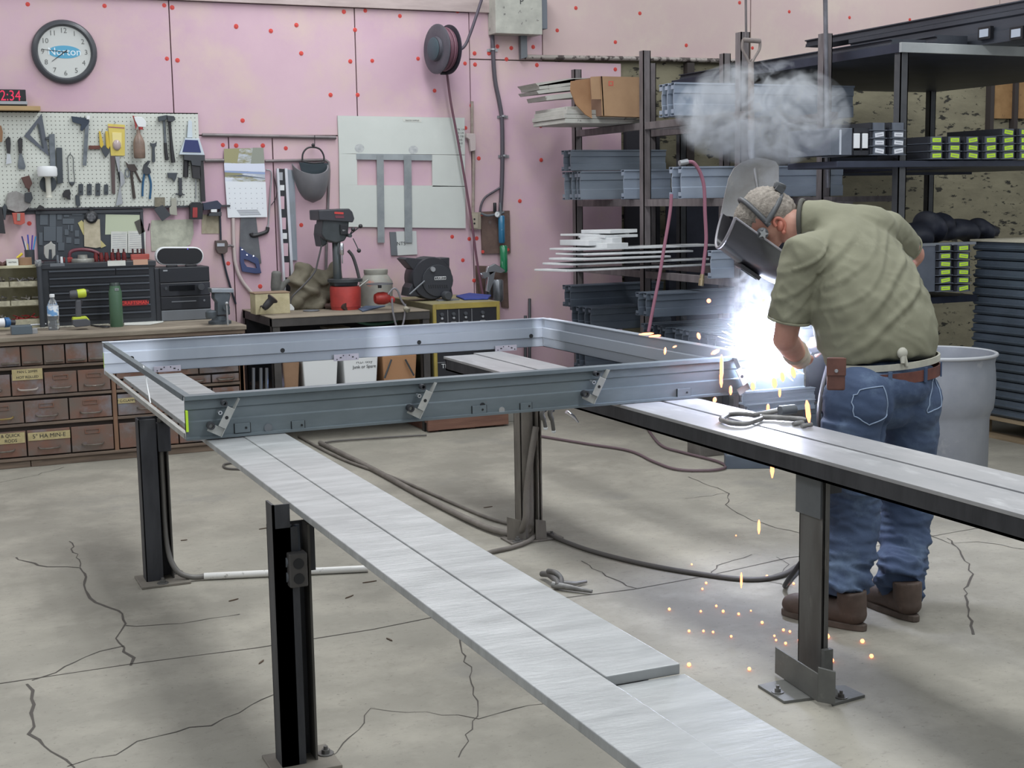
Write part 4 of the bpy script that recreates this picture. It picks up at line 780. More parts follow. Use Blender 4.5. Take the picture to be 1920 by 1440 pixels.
# electrical box at the top
t = wt('switch_box', 'pale worn electrical switch box at the top of the wall with grey lever', 'switch box', 975, 62)
p0 = at(930, 62, Y=YF-.14); p1 = at(1016, -20, Y=YF-.14)
b = MB(); b.box((p0.x, YF-.14, p0.z), (p1.x, YF-.002, p1.z)); build(b, 'case', mat('pale_enamel', 'b6b6ac', .5, .1, 'a3a29a', 9, c3='6d6a68', s3=20, lo3=.62, hi3=.66), t, bevel=.003)
p0 = at(1017, 55, Y=YF-.10); b = MB(); b.box((p1.x, YF-.13, p0.z), (p1.x+.045, YF-.06, p1.z)); build(b, 'lever_housing', mat('grey_enamel', '6b7078', .5, .2), t, bevel=.003)
text('P', .06, at(978, 3, Y=YF-.1405), ink, t)
t = wt('conduit_drop', 'grey conduit fitting below the switch box meeting the long pipe', 'fitting', 978, 110)
b = MB(); b.prism(P([(972, 65), (984, 65), (985, 108), (973, 112)], Y=YF-.01), (0, -.04, 0)); build(b, 'body', midgrey, t, bevel=.003)
pipe([(985, 107), (1190, 110), (1410, 115)], .017, mat('rust_white_pipe', 'a39a94', .6, .1, '4c4340', 18, (1, 1, 1), lo=.5, hi=.56), 'long rust-stained pipe along the lower edge of the upper foam boards')
# air regulator
t = wt('air_regulator', 'air filter regulator with gauge and blue and green bowls on a brown board', 'regulator', 930, 475)
b = MB(); b.prism(P([(900, 397), (954, 395), (956, 474), (903, 476)], Y=YF-.001), (0, -.015, 0)); build(b, 'board', mat('brown_hardboard', '6d584f', .7, c2='5c4a44', scale=14, c3='7b7270', s3=7), t)
b = MB(); b.lathe([(.021, 0), (.023, -.015), (.019, -.016)], at(932, 402, Y=YF-.07), (0, 1, 0), 20); build(b, 'gauge', silver, t, smooth=40)
b = MB(); b.lathe([(.018, 0), (.018, -.002)], at(932, 402, Y=YF-.0865), (0, 1, 0), 20); g_ = build(b, 'dial', white, t)
b = MB(); b.tube([at(932, 402, Y=YF-.0886), at(934, 400, Y=YF-.0886)], .0012, 6); build(b, 'needle', ink, g_)
def cyl(px, y0, y1, r, m, name, par, Y, cap=None, n=18, prof=None):
    a = at(px, y1, Y=Y); z1 = at(px, y0, Y=Y).z; h_ = z1-a.z; b = MB(); b.lathe(prof(r, h_) if prof else [(r*.7, 0), (r, r*.4), (r, h_-r*.3), (r*.8, h_)], a, (0, 0, 1), n); return build(b, name, m, par, smooth=45)
cyl(941, 404, 456, .024, mat('bowl_blue', '2d6f93', .25, coat=.6), 'blue_bowl', t, YF-.07)
cyl(945, 460, 511, .028, mat('bowl_green', '1f7a50', .2, coat=.8), 'green_bowl', t, YF-.07)
cyl(928, 380, 398, .012, black, 'knob', t, YF-.06)
b = MB(); b.tube(smoothpath(P([(902, 400), (912, 404), (925, 403), (945, 398)], Y=YF-.05)), .009, 8); b.tube(P([(938, 380), (939, 402)], Y=YF-.05), .010, 8); build(b, 'fitting', midgrey, t, smooth=50)
for (x, y) in ((903, 402), (905, 472), (952, 468)):
    b = MB(); b.lathe([(.012, 0), (.012, -.004)], at(x, y, Y=YF-.016), (0, 1, 0), 10); build(b, 'screw', redw, t)
t = wt('spray_gun', 'silver spray gun with grey cup hanging over a brown strip of board', 'spray gun', 925, 565, YF-.08)
b = MB(); b.prism(P([(905, 520), (912, 500), (925, 494), (940, 503), (945, 508), (937, 512), (926, 510), (922, 530), (915, 548), (909, 546), (912, 520), (902, 514)], Y=YF-.09), (0, -.03, 0)); build(b, 'gun_body', chrome, t, bevel=.004)
cyl(934, 524, 566, .040, mat('cup_grey', '85888c', .35, .6, '62656a', 30, (3, 3, .5)), 'cup', t, YF-.11)
cyl(916, 516, 560, .022, mat('cup_grey', '85888c'), 'second_cup', t, YF-.08)
t = flat('backing_board', [(891, 498), (950, 500), (953, 577), (940, 576), (938, 560), (893, 556)], .012, mat('brown_hardboard', '6d584f'), 'brown board behind the hanging spray gun', 'board', YF-.001)
# bits of bare patches and streaks on the wall near the bench end
# ---------------------------------------------------------------- the old workbench with its drawers
ZB = at(180, 624, Y=YB-.03).z
bench = thing('workbench', 'long old wooden workbench with rows of worn metal drawers', 'workbench', (1.0, (YB+YW)/2, 0))
xe = at(462, 604, Y=YB-.03).x
b = MB(); b.box((-1.2, YB-.03, ZB-.028), (xe, YW-T-.01, ZB)); build(b, 'worktop', woodtop, bench, bevel=.004)
b = MB(); b.box((-1.2, YB-.02, ZB-.05), (xe-.01, YB+.02, ZB-.028)); build(b, 'apron', wood, bench)
ZBf = ZB-.05
def bx(px, py): return at(px, py, Y=YB)
xdiv = bx(216, 780).x; xend = bx(458, 740).x; zbase = bx(200, 846).z
b = MB(); b.box((-1.2, YB+.02, .0), (xend, YW-T-.02, ZBf)); build(b, 'carcass', mat('dark_wood', '4b4039', .8, c2='3e3530', scale=4), bench)
b = MB(); b.box((-1.2, YB-.004, 0), (bx(58, 860).x-.004, YB+.02, zbase-.012)); build(b, 'plinth', wood, bench, bevel=.003)
b = MB(); b.box((bx(58, 860).x, YB-.004, 0), (xend, YB+.02, zbase-.012)); build(b, 'plinth', wood, bench, bevel=.003)
b = MB(); b.box((-1.2, YB-.02, zbase-.012), (xend, YB+.02, zbase+.004)); build(b, 'bottom_rail', wood, bench, bevel=.002)
stile = mat('orange_wood', '86664f', .7, c2='6f5342', scale=6, stretch=(4, 4, .6))
for xx in (xdiv, xend-.012):
    b = MB(); b.box((xx-.012, YB-.012, zbase), (xx+.012, YB+.02, ZBf)); build(b, 'stile', stile, bench, bevel=.002)
b = MB(); b.box((xe-.05, YB-.012, 0), (xe-.02, YB+.03, ZBf)); build(b, 'leg', stile, bench, bevel=.002)
handlem = mat('worn_handle', '8b837b', .4, .6, '6f655d', 30)
holderm = mat('label_holder', '776d66', .5, .4, '8a5e4a', 20)
drawn = 0
def drawer(x0, x1, z0, z1, kind, label=None, txt=None, hcol=handlem, openby=0):
    Yd = YB-.006-random.uniform(0, .004)-openby
    d = None; b = MB(); g = .004
    b.box((x0+g, Yd, z0+g), (x1-g, Yd+.012, z1-g))
    if openby:
        b.box((x0+g, Yd+.012, z0+g), (x0+g+.006, YB+.03, z1-g-.01)); b.box((x1-g-.006, Yd+.012, z0+g), (x1-g, YB+.03, z1-g-.01)); b.box((x0+g, Yd+.012, z0+g), (x1-g, YB+.03, z0+g+.004))
    d = build(b, 'drawer', drawermat, bench, bevel=.0025)
    if label: d['label'] = label
    xc = (x0+x1)/2; w_ = x1-x0; h_ = z1-z0
    if kind == 'lip':
        b = MB(); b.prism([(x0+.012, Yd, z0+.028), (x0+.012, Yd-.014, z0+.020), (x0+.012, Yd-.012, z0+.016), (x0+.012, Yd, z0+.020)], (w_-.024, 0, 0)); build(b, 'handle', hcol, d)
    else:
        hw = min(.06, w_*.3); hz = z0+h_*(.28 if kind != 'top' else .4)
        b = MB(); b.tube(smoothpath([(xc-hw, Yd, hz+.006), (xc-hw*.8, Yd-.018, hz), (xc, Yd-.022, hz-.002), (xc+hw*.8, Yd-.018, hz), (xc+hw, Yd, hz+.006)], 4), .0052, 6); build(b, 'handle', hcol, d, smooth=60)
        if txt is None:
            lz = z1-.035; b = MB(); b.ring([(xc-.042, Yd-.001, lz-.014), (xc+.042, Yd-.001, lz-.014), (xc+.042, Yd-.001, lz+.012), (xc-.042, Yd-.001, lz+.012)], [(xc-.037, Yd-.001, lz-.009), (xc+.037, Yd-.001, lz-.009), (xc+.037, Yd-.001, lz+.008), (xc-.037, Yd-.001, lz+.008)], (0, -.004, 0)); build(b, 'label_holder', holderm, d)
    if txt:
        px0, py0, px1, py1, lines, sz = txt; p0 = at(px0, py1, Y=Yd-.001); p1 = at(px1, py0, Y=Yd-.001)
        b = MB(); b.box((p0.x, Yd-.004, p0.z), (p1.x, Yd-.001, p1.z)); build(b, 'paper_label', mat('tape_yellow', 'b5a77c', .7, c2='a3956c', scale=25), d)
        for i, s_ in enumerate(lines):
            text(s_, sz, ((p0.x+p1.x)/2, Yd-.0045, p1.z-(i+.5)*(p1.z-p0.z)/len(lines)), ink, d)
    return d
zr1 = (bx(100, 684).z, ZBf-.004); zr2 = (bx(100, 739).z, bx(100, 690).z); zr3 = (bx(100, 790).z, bx(100, 745).z); zr4 = (zbase+.006, bx(100, 800).z)
for z_ in (zr1[0], zr2[0], zr3[0]):
    b = MB(); b.box((-1.2, YB-.010, z_-.016), (xdiv-.013, YB+.02, z_)); build(b, 'rail', wood, bench, bevel=.002)
    b = MB(); b.box((xdiv+.013, YB-.010, z_-.016), (xend-.025, YB+.02, z_)); build(b, 'rail', wood, bench, bevel=.002)
cols1 = [-46, -4, 38, 80, 121, 163, 210]
for a_, c_ in zip(cols1[:-1], cols1[1:]): drawer(bx(a_, 655).x, min(bx(c_, 655).x, xdiv-.014), zr1[0]+.002, zr1[1], 'lip')
cols2 = [-60, 20, 82, 145, 211]
for i, (a_, c_) in enumerate(zip(cols2[:-1], cols2[1:])):
    drawer(bx(a_, 715).x, min(bx(c_, 715).x, xdiv-.014), zr2[0]+.002, zr2[1]-.018, 'h', txt=(23, 690, 79, 714, ('PAN L 20MM', 'HOT ROLLED'), .020) if i == 1 else None, hcol=mat('white_handle', 'b5aba4', .4, .4) if i == 1 else handlem)
for i, (a_, c_) in enumerate(zip([-40, 45, 129], [45, 129, 213])):
    drawer(bx(a_, 770).x, min(bx(c_, 770).x, xdiv-.014), zr3[0]+.002, zr3[1]-.006, 'h', hcol=mat('brass_handle', 'a08b5a', .4, .6) if i == 0 else handlem)
for i, (a_, c_) in enumerate(zip([-40, 50, 133], [50, 133, 214])):
    drawer(bx(a_, 825).x, min(bx(c_, 825).x, xdiv-.014), zr4[0]+.002, zr4[1]-.006, 'h', txt=((-6, 810, 46, 834, ('& QUICK', 'RODS'), .026), (53, 806, 131, 827, ('5" HA MIN-E',), .034), None)[i])
# right unit: small top row, then wide rows
cols = [220, 252, 292, 332, 372, 415]
for i, (a_, c_) in enumerate(zip(cols[:-1], cols[1:])):
    drawer(max(bx(a_, 632).x, xdiv+.014), bx(c_, 632).x, zr1[0]+.06, zr1[1], 'lip', openby=.16 if i == 4 else 0, label='small drawer pulled half open' if i == 4 else None)
drawer(bx(415, 620).x, xend-.03, zr1[0]+.06, zr1[1], 'lip', openby=.10, label='small drawer pulled slightly open')
xx = [xdiv+.014+(xend-.026-xdiv-.014)*k/3 for k in range(4)]
for k in range(3): drawer(xx[k], xx[k+1], zr2[0]+.06, zr1[0]+.056, 'h')
xx = [xdiv+.014, bx(330, 710).x, bx(396, 710).x, xend-.026]
for k in range(3): drawer(xx[k], xx[k+1], zr2[0]+.002, zr2[0]+.056, 'top', txt=None)
for zz in (zr3, zr4):
    for k in range(3): drawer(xx[k], xx[k+1], zz[0]+.002, zz[1]-.006, 'h', txt=(221, 745, 253, 757, ('* C-CLAMPS',), .02) if (zz is zr3 and k == 0) else None)

# ---------------------------------------------------------------- things on the bench
def onb(px, py):
    p = at(px, py, Z=ZB)
    if p.y < 8.32: return p
    y = 8.32+(p.y-8.32)*.55; q = at(px, py, Y=y); return Vector((q.x, y, ZB))
def bxp(mb, x0, y0, x1, y1, Y, d):      # a box seen between two picture corners, its front at Y, d deep
    p0 = at(x0, y1, Y=Y); p1 = at(x1, y0, Y=Y); return mb.box((p0.x, Y, p0.z), (p1.x, Y+d, p1.z))
# cream pigeon-hole organiser
Yo = 8.86
oz0 = ZB; p1 = at(76, 497, Y=Yo); xl = at(-60, 497, Y=Yo).x
t = thing('parts_organizer', 'cream painted pigeon-hole organiser full of small hardware', 'organiser', ((xl+p1.x)/2, Yo+.1, ZB))
b = MB(); b.box((xl, Yo+.20, ZB), (p1.x, Yo+.21, p1.z)); b.box((p1.x-.014, Yo, ZB), (p1.x, Yo+.2, p1.z)); b.box((xl, Yo, p1.z-.014), (p1.x-.014, Yo+.2, p1.z)); b.box((xl, Yo, ZB), (p1.x-.014, Yo+.2, ZB+.02)); build(b, 'case', cream, t, bevel=.001)
xs3 = [xl, at(-22, 540, Y=Yo).x, at(18, 540, Y=Yo).x, p1.x-.014]
zz = [ZB+.02+(p1.z-.014-ZB-.02)*k/3 for k in range(4)]
for r_ in range(3):
    b = MB(); b.box((xl, Yo+.01, zz[r_]-.003), (p1.x-.014, Yo+.2, zz[r_]+.003)); build(b, 'shelf', cream, t)
    for k in range(3):
        b = MB(); b.box((xs3[k]+.003, Yo-.004, zz[r_]+.003), (xs3[k+1]-.003, Yo+.002, zz[r_]+.035)); bn = build(b, 'bin_front', mat('bin_label', 'b9b39a', .7, c2='96907c', scale=40), t)
        b = MB()
        mm = [mat('scrap_metal', '6d6a68', .5, .5, '908c88', 50), mat('scrap_grey', '8c867c', .6, .1, '5c5852', 50), red][(r_ == 0)*2 if k == 2 and r_ == 0 else (r_+k) % 2]
        for _ in range(14):
            c_ = Vector((random.uniform(xs3[k]+.015, xs3[k+1]-.015), Yo+random.uniform(.02, .08), zz[r_]+random.uniform(.03, .055)))
            d_ = Vector((random.uniform(-1, 1), random.uniform(-1, 1), random.uniform(-.4, .4))).normalized()
            b.tube([c_-d_*.018, c_+d_*.018], random.uniform(.003, .007), 5)
        build(b, 'hardware', mm, t, kind='stuff')
zt_ = p1.z
# on top of the organiser
t = thing('small_box', 'small white box on top of the cream organiser', 'box', (at(23, 500, Y=Yo+.05).x, Yo+.08, zt_))
b = MB(); p0 = at(13, 500, Y=Yo+.05); p1 = at(34, 486, Y=Yo+.05); b.box((p0.x, Yo+.05, zt_), (p1.x, Yo+.12, p1.z)); build(b, 'carton', paper, t, bevel=.001); text('MOTRIN', .012, ((p0.x+p1.x)/2, Yo+.0495, zt_+.02), ink, t)
t = thing('cardboard_roll', 'brown round cardboard tub on top of the cream organiser', 'tub', (at(48, 500, Y=Yo+.08).x, Yo+.08, zt_))
b = MB(); b.lathe([(.040, 0), (.041, .004), (.041, .046)], (at(47, 500, Y=Yo+.08).x, Yo+.08, zt_), n=20); build(b, 'tub', cardboard, t, smooth=40)
t = thing('pen_cup', 'dark cup of pens and brushes behind the cardboard tub', 'cup', (at(60, 500, Y=Yo+.15).x, Yo+.15, zt_))
cx = at(57, 500, Y=Yo+.15).x; b = MB(); b.lathe([(.028, 0), (.030, .09)], (cx, Yo+.15, zt_), n=18); build(b, 'cup', darkgrey, t, smooth=40)
for (x, y, m_) in ((41, 443, 'pen_navy'), (52, 440, 'pen_blue'), (61, 441, 'pen_violet'), (67, 443, 'pen_cyan'), (52, 457, 'pen_yellow'), (46, 452, 'pen_white')):
    mm = mat(m_, {'pen_navy': '34386a', 'pen_blue': '3b48a8', 'pen_violet': '5b3f9a', 'pen_cyan': '3d8fc4', 'pen_yellow': 'd7c23a', 'pen_white': 'c8c8c6'}[m_], .5)
    b = MB(); b.tube([(cx+(x-54)*.0006, Yo+.15, zt_+.02), at(x, y, Y=Yo+.15)], .0045, 7); build(b, 'pen', mm, t, smooth=60)
t = thing('marker', 'yellow capped stub lying by the pen cup', 'marker', at(36, 484, Y=Yo+.1)); b = MB(); b.tube([at(32, 484, Y=Yo+.1), at(42, 475, Y=Yo+.1)], .008, 8); build(b, 'body', mat('pen_yellow', 'd7c23a'), t, smooth=50)
t = thing('scrap_pile', 'little heap of dark scraps at the left end of organiser top', 'scraps', at(3, 496, Y=Yo+.08)); b = MB()
for _ in range(12): b.ball((at(3, 496, Y=Yo+.08).x+random.uniform(-.04, .04), Yo+.08+random.uniform(-.03, .03), zt_+random.uniform(.008, .02)), random.uniform(.008, .014), 6, 4)
build(b, 'scraps', mat('rust_brown', '583b36'), t, kind='stuff')
t = thing('can', 'small grey and white can between organiser and tool chest', 'can', at(72, 500, Y=8.95))
cyl(72, 487, 500, .02, mat('can_print', 'a5a7a8', .4, .3, '606468', 60), 'can', t, 8.84)
b = MB(); q = at(73, 500, Y=8.84); b.lathe([(.016, 0), (.016, q.z-ZB)], (q.x, 8.84, ZB), n=12); build(b, 'stand_post', darkgrey, t, smooth=40)

# tool chest
Yc = 8.86
t = thing('tool_chest', 'black multi-drawer tool chest on the bench behind the green bottle', 'tool chest', (at(190, 585, Y=Yc).x, Yc+.15, ZB))
chm = mat('chest_black', '383b40', .4, .2); chd = mat('chest_drawer', '24262b', .4, .2)
p0 = at(80, 590, Y=Yc); p1 = at(291, 489, Y=Yc)
b = MB(); b.box((p0.x, Yc, ZB), (p1.x, Yc+.27, p1.z)); build(b, 'case', chm, t, bevel=.004)
b = MB(); b.box((p0.x-.002, Yc-.012, p1.z-.03), (p1.x+.002, Yc+.27, p1.z+.002)); build(b, 'lid', chm, t, bevel=.003)
rows = 6; z_hi = p1.z-.036; z_lo = ZB+.03; x0 = at(92, 540, Y=Yc).x; x1 = at(281, 540, Y=Yc).x; xm = at(218, 540, Y=Yc).x
for r_ in range(rows+1):
    h_ = (z_hi-z_lo)/(rows+1); a_ = z_hi-h_*(r_+1); 
    segs = [(x0, xm), (xm, x1)] if r_ == 0 or r_ >= 5 else [(x0, x1)]
    for (u0, u1) in segs:
        b = MB(); b.box((u0+.002, Yc-.008, a_+.002), (u1-.002, Yc, a_+h_-.002)); d_ = build(b, 'drawer', chd, t, bevel=.001)
        b = MB(); b.prism([(u0+.003, Yc-.008, a_+h_-.004), (u0+.003, Yc-.020, a_+h_-.007), (u0+.003, Yc-.020, a_+h_-.012), (u0+.003, Yc-.008, a_+h_-.010)], (u1-u0-.006, 0, 0)); build(b, 'pull', mat('pull_grey', '5d6269', .35, .5), d_)
q0 = at(230, 574, Y=Yc-.022); q1 = at(276, 562, Y=Yc-.022); b = MB(); b.box((q0.x, Yc-.022, q0.z), (q1.x, Yc-.0205, q1.z)); pl_ = build(b, 'badge', mat('badge_red', '7c2023', .4), t)
text('CRAFTSMAN', .030, ((q0.x+q1.x)/2, Yc-.0225, (q0.z+q1.z)/2), mat('letter_red', 'e0453c', .5), pl_)
for (x0_, y0_, x1_, y1_, m_) in ((202, 488, 235, 499, paper), (94, 493, 121, 500, midgrey), (250, 486, 277, 497, mat('peach_label', 'c09a84', .7))):
    q0 = at(x0_, y1_, Y=Yc-.013); q1 = at(x1_, y0_, Y=Yc-.013); b = MB(); b.box((q0.x, Yc-.014, q0.z), (q1.x, Yc-.012, q1.z)); build(b, 'paper_label', m_, t)
ztc = p1.z+.002
# things on the chest
t = thing('hole_punch', 'small silver bracket tool on top of the tool chest', 'tool', (at(94, 487, Y=8.95).x, 8.95, ztc))
b = MB(); b.prism(P([(83, 462), (87, 459), (93, 456), (96, 452), (99, 457), (104, 459), (104, 478), (98, 486), (97, 468), (92, 468), (91, 486), (86, 484), (83, 476)], Y=8.95), (0, .025, 0)); build(b, 'frame', mat('pale_metal', 'b9b8b2', .35, .5), t, bevel=.002)
b = MB(); q = at(95, 489, Y=8.95); b.box((q.x-.04, 8.93, ztc), (q.x+.03, 8.99, ztc+.012)); build(b, 'base', darkgrey, t)
for i, (x, y, l, m_, lb) in enumerate(((108, 484, .05, tsteel, 'bright little bit upright on the tool chest'), (115, 480, .04, white, 'white tube stub upright on the tool chest'), (124, 486, .035, tdark, 'short dark socket left of the silver tape disc'))):
    c = (at(x, y, Y=8.92).x, 8.92, ztc); b = MB(); b.lathe([(.008, 0), (.009, l*.3), (.007, l)], c, n=10); build(b, 'socket', m_, label=lb, cat='socket', smooth=50)
t = thing('tape_disc', 'silver round disc with raised centre on the tool chest', 'disc', (at(155, 486, Y=8.95).x, 8.95, ztc))
b = MB(); b.lathe([(.068, 0), (.070, .012), (.066, .022), (.03, .024), (.029, .045), (.0, .046)], (at(156, 488, Y=8.95).x, 8.97, ztc), n=30); build(b, 'disc', mat('dull_silver', 'a5a49d', .4, .4, '8a8881', 20), t, smooth=40)
t = thing('red_caliper', 'dark red curved tool lying behind the silver disc', 'tool', (at(150, 472, Y=9.02).x, 9.02, ztc))
b = MB(); b.tube(smoothpath([at(130, 483, Y=9.04), at(133, 472, Y=9.04), at(150, 468, Y=9.04), at(172, 470, Y=9.04), at(188, 478, Y=9.04), at(192, 488, Y=9.04)]), .011, 8); build(b, 'body', mat('maroon_plastic', '6b3540', .4), t, smooth=50)
b = MB(); b.box((at(126, 480, Y=8.8).x, 9.0, ztc), (at(136, 480, Y=9.0).x, 9.05, ztc+.03)); build(b, 'foot', red, t, bevel=.003)
LB = ['first from left', 'second from left', 'third from left', 'fourth from left', 'fifth from left', 'sixth from left']
for i, x in enumerate((180, 190, 200, 211, 222, 233)):
    c = (at(x, 486, Y=9.0).x, 9.0, ztc); b = MB(); b.lathe([(.013, 0), (.014, .03), (.010, .048), (.010, .055)], c, n=12)
    build(b, 'red_socket', mat('deep_red', '7a2d2c', .35, .2, '5b2224', 40), smooth=50, label='dark red screw cap on the tool chest, '+LB[i]+' of the row', cat='cap', group='dark red caps on the tool chest')
t = thing('marker_rack', 'red rack with upright dark-capped markers at the back of the tool chest', 'rack', (at(240, 484, Y=9.05).x, 9.05, ztc))
b = MB(); bxp(b, 246, 476, 280, 484, 9.05, .04); q0 = at(246, 484, Y=9.05); b.box((q0.x, 9.05, ztc), (at(280, 484, Y=9.05).x, 9.09, q0.z)); build(b, 'tray', mat('orange_red', 'b5574c'), t, bevel=.002)
for x in (212, 222, 232, 249, 258, 265, 270):
    c = at(x, 473, Y=9.07); b = MB(); b.lathe([(.005, ztc-c.z), (.006, 0), (.006, .022)], c, n=8); build(b, 'marker', mat('dark_maroon', '4a2528', .4), t, smooth=50)
# stereo and speaker
Ys = 8.84
t = thing('stereo', 'black stacked shelf stereo right of the tool chest', 'stereo', (at(345, 588, Y=Ys).x, Ys+.15, ZB))
p0 = at(303, 590, Y=Ys); p1 = at(392, 499, Y=Ys)
b = MB(); b.box((p0.x-.03, Ys+.01, ZB), (p1.x, Ys+.26, p1.z)); build(b, 'case', mat('stereo_black', '2a2c31', .4), t, bevel=.006)
zz_ = [p1.z, at(350, 529, Y=Ys).z, at(350, 555, Y=Ys).z, at(350, 580, Y=Ys).z, ZB]
for k in range(4):
    b = MB(); b.box((p0.x, Ys-.004*(k % 2), zz_[k+1]+.002), (p1.x, Ys+.01, zz_[k]-.002)); d_ = build(b, 'front_panel', [chd, mat('stereo_dark', '1f2126', .3), chd, midgrey][k], t, bevel=.003)
    if k == 1:
        b = MB(); bxp(b, 318, 534, 365, 546, Ys-.008, .003); build(b, 'display', mat('display_black', '0d0f13', .15), d_)
        for x, y, r_ in ((377, 538, .022), (311, 541, .010)):
            b = MB(); b.lathe([(r_, 0), (r_*.9, -.012)], at(x, y, Y=Ys-.004), (0, 1, 0), 18); build(b, 'dial', darkgrey, d_, smooth=40)
    if k == 2:
        b = MB(); bxp(b, 322, 563, 368, 567, Ys-.003, .002); build(b, 'slot', midgrey, d_)
        b = MB(); b.lathe([(.007, 0), (.006, -.004)], at(383, 563, Y=Ys), (0, 1, 0), 12); build(b, 'dial', midgrey, d_)
    if k == 0:
        b = MB(); bxp(b, 306, 506, 314, 509, Ys-.002, .002); build(b, 'badge', silver, d_)
zs = p1.z
for (x, lb, m_) in ((322, 'flat black puck of keys left on top of the stereo', hblk), (358, 'flat black wallet-shaped case on top of the stereo', hblk)):
    c = (at(x, 500, Y=Ys+.05).x, Ys+.05, zs); b = MB(); b.lathe([(.035, 0), (.038, .006), (.034, .014)], c, n=16, sy=.7); build(b, 'case', m_, label=lb, cat='case', smooth=40)
t = thing('speaker', 'oval black-fronted speaker with white rim on top of the stereo', 'speaker', (at(338, 498, Y=Ys+.06).x, Ys+.1, zs+.016))
def stadium(x0, y0, x1, y1, Y, n=10, s=1.0):
    cy = (y0+y1)/2; r = (y1-y0)/2*s; xa_, xb = x0+(y1-y0)/2, x1-(y1-y0)/2
    return [at(xb+r*math.sin(math.pi*i/n), cy-r*math.cos(math.pi*i/n), Y=Y) for i in range(n+1)]+[at(xa_-r*math.sin(math.pi*i/n), cy+r*math.cos(math.pi*i/n), Y=Y) for i in range(n+1)]
b = MB(); b.prism(stadium(292, 463, 382, 497, Ys+.09), (0, .06, 0)); build(b, 'shell', white, t, bevel=.006)
b = MB(); b.prism(stadium(292, 463, 382, 497, Ys+.09, s=.86), (0, -.006, 0)); build(b, 'grille', mat('grille_black', '17181d', .6), t, bevel=.002)
b = MB(); b.ball(at(352, 467, Y=Ys+.083), .003, 6, 4); build(b, 'status_light', mat('violet_led', '6a55e0', .5, emit=1.5), t)
# vise
t = thing('bench_vise', 'grey bench vise at the right end of the workbench', 'vise', onb(420, 598))
Yv = 8.42; vm = mat('vise_grey', '5f666c', .45, .4, '4c5358', 10)
b = MB(); q = at(415, 597, Y=Yv); b.lathe([(.07, 0), (.07, .016), (.05, .024), (.045, .05)], (q.x, Yv+.05, ZB), n=20); build(b, 'swivel_base', vm, t, smooth=40)
b = MB(); b.prism(P([(402, 548), (428, 546), (433, 552), (430, 566), (432, 590), (408, 592), (408, 568), (402, 560)], Y=Yv), (0, .10, 0)); build(b, 'fixed_jaw', vm, t, bevel=.006)
b = MB(); b.prism(P([(396, 541), (438, 541), (439, 549), (397, 549)], Y=Yv-.012), (0, .11, 0)); build(b, 'jaw_plate', mat('jaw_steel', '8d9397', .35, .6), t, bevel=.003)
b = MB(); b.tube([at(425, 577, Y=Yv-.07), at(425, 577, Y=Yv+.02)], .020, 12); build(b, 'screw_head', vm, t, smooth=50)
b = MB(); b.tube(P([(425, 570), (428, 620)], Y=Yv-.08), .006, 8); b.ball(at(428, 620, Y=Yv-.08), .011, 8, 6); b.ball(at(425, 569, Y=Yv-.08), .011, 8, 6); build(b, 'handle', silver, t, smooth=60)
b = MB(); b.lathe([(.03, 0), (.034, .01), (.034, .04), (.02, .05)], at(396, 597, Y=Yv-.03)+Vector((0, 0, 0)), n=12); build(b, 'lock_knob', vm, t, smooth=40)
# bottle, drill, flask, paper...
t = thing('water_bottle', 'clear plastic water bottle with blue label standing on the bench', 'bottle', onb(101, 612))
cb = onb(101, 612); pet = mat('pet_plastic', 'f3f7fa', .08, trans=.92)
b = MB(); b.lathe([(.030, 0), (.033, .006), (.033, .05), (.031, .06), (.033, .07), (.033, .14), (.026, .16), (.013, .185), (.013, .20)], cb, n=22); build(b, 'body', pet, t, smooth=60)
b = MB(); b.lathe([(.0335, .085), (.0335, .145)], cb, n=22); build(b, 'label_wrap', mat('bottle_label', '6f9fd0', .4, 0, 'e3e9ef', 25, lo=.45, hi=.5), t, smooth=60)
b = MB(); b.lathe([(.015, .196), (.015, .212), (.013, .214)], cb, n=14); build(b, 'cap', white, t, smooth=40)
t = thing('cordless_drill', 'lime green and black cordless drill standing on the bench', 'drill', onb(149, 611))
Yd = onb(149, 611).y; rl = mat('lime_plastic', 'b7c53a', .45); dk = mat('drill_grey', '4c4d52', .5)
b = MB(); b.prism(P([(134, 598), (160, 596), (167, 600), (167, 609), (140, 612), (134, 608)], Y=Yd), (0, -.07, 0)); build(b, 'battery', dk, t, bevel=.004)
b = MB(); b.prism(P([(135, 594), (160, 592), (166, 599), (134, 600)], Y=Yd), (0, -.065, 0)); build(b, 'battery_clip', rl, t, bevel=.004)
b = MB(); b.prism(P([(141, 562), (151, 561), (152, 594), (141, 595)], Y=Yd-.02), (0, -.032, 0)); build(b, 'grip', dk, t, bevel=.008)
ax_ = (at(160, 549, Y=Yd-.035)-at(134, 552, Y=Yd-.035)).normalized()
b = MB(); b.lathe([(.020, 0), (.025, .01), (.025, .05)], at(131, 553, Y=Yd-.035), ax_, 16); build(b, 'rear_cap', dk, t, smooth=50)
b = MB(); b.lathe([(.026, 0), (.027, .04), (.022, .05)], at(145, 551, Y=Yd-.035), ax_, 16); build(b, 'motor_housing', rl, t, smooth=50)
b = MB(); b.lathe([(.018, 0), (.016, .02), (.010, .028)], at(158, 548, Y=Yd-.035), ax_, 14); build(b, 'chuck', hblk, t, smooth=50)
b = MB(); b.prism(P([(150, 562), (155, 563), (153, 572), (150, 573)], Y=Yd-.03), (0, -.014, 0)); build(b, 'trigger', hblk, t)
t = thing('flask', 'tall dark green steel flask standing on the bench', 'flask', onb(219, 606)); cb = onb(219, 606)
b = MB(); b.lathe([(.037, 0), (.039, .004), (.039, .21), (.032, .235), (.031, .25)], cb, n=28); build(b, 'body', green, t, smooth=50)
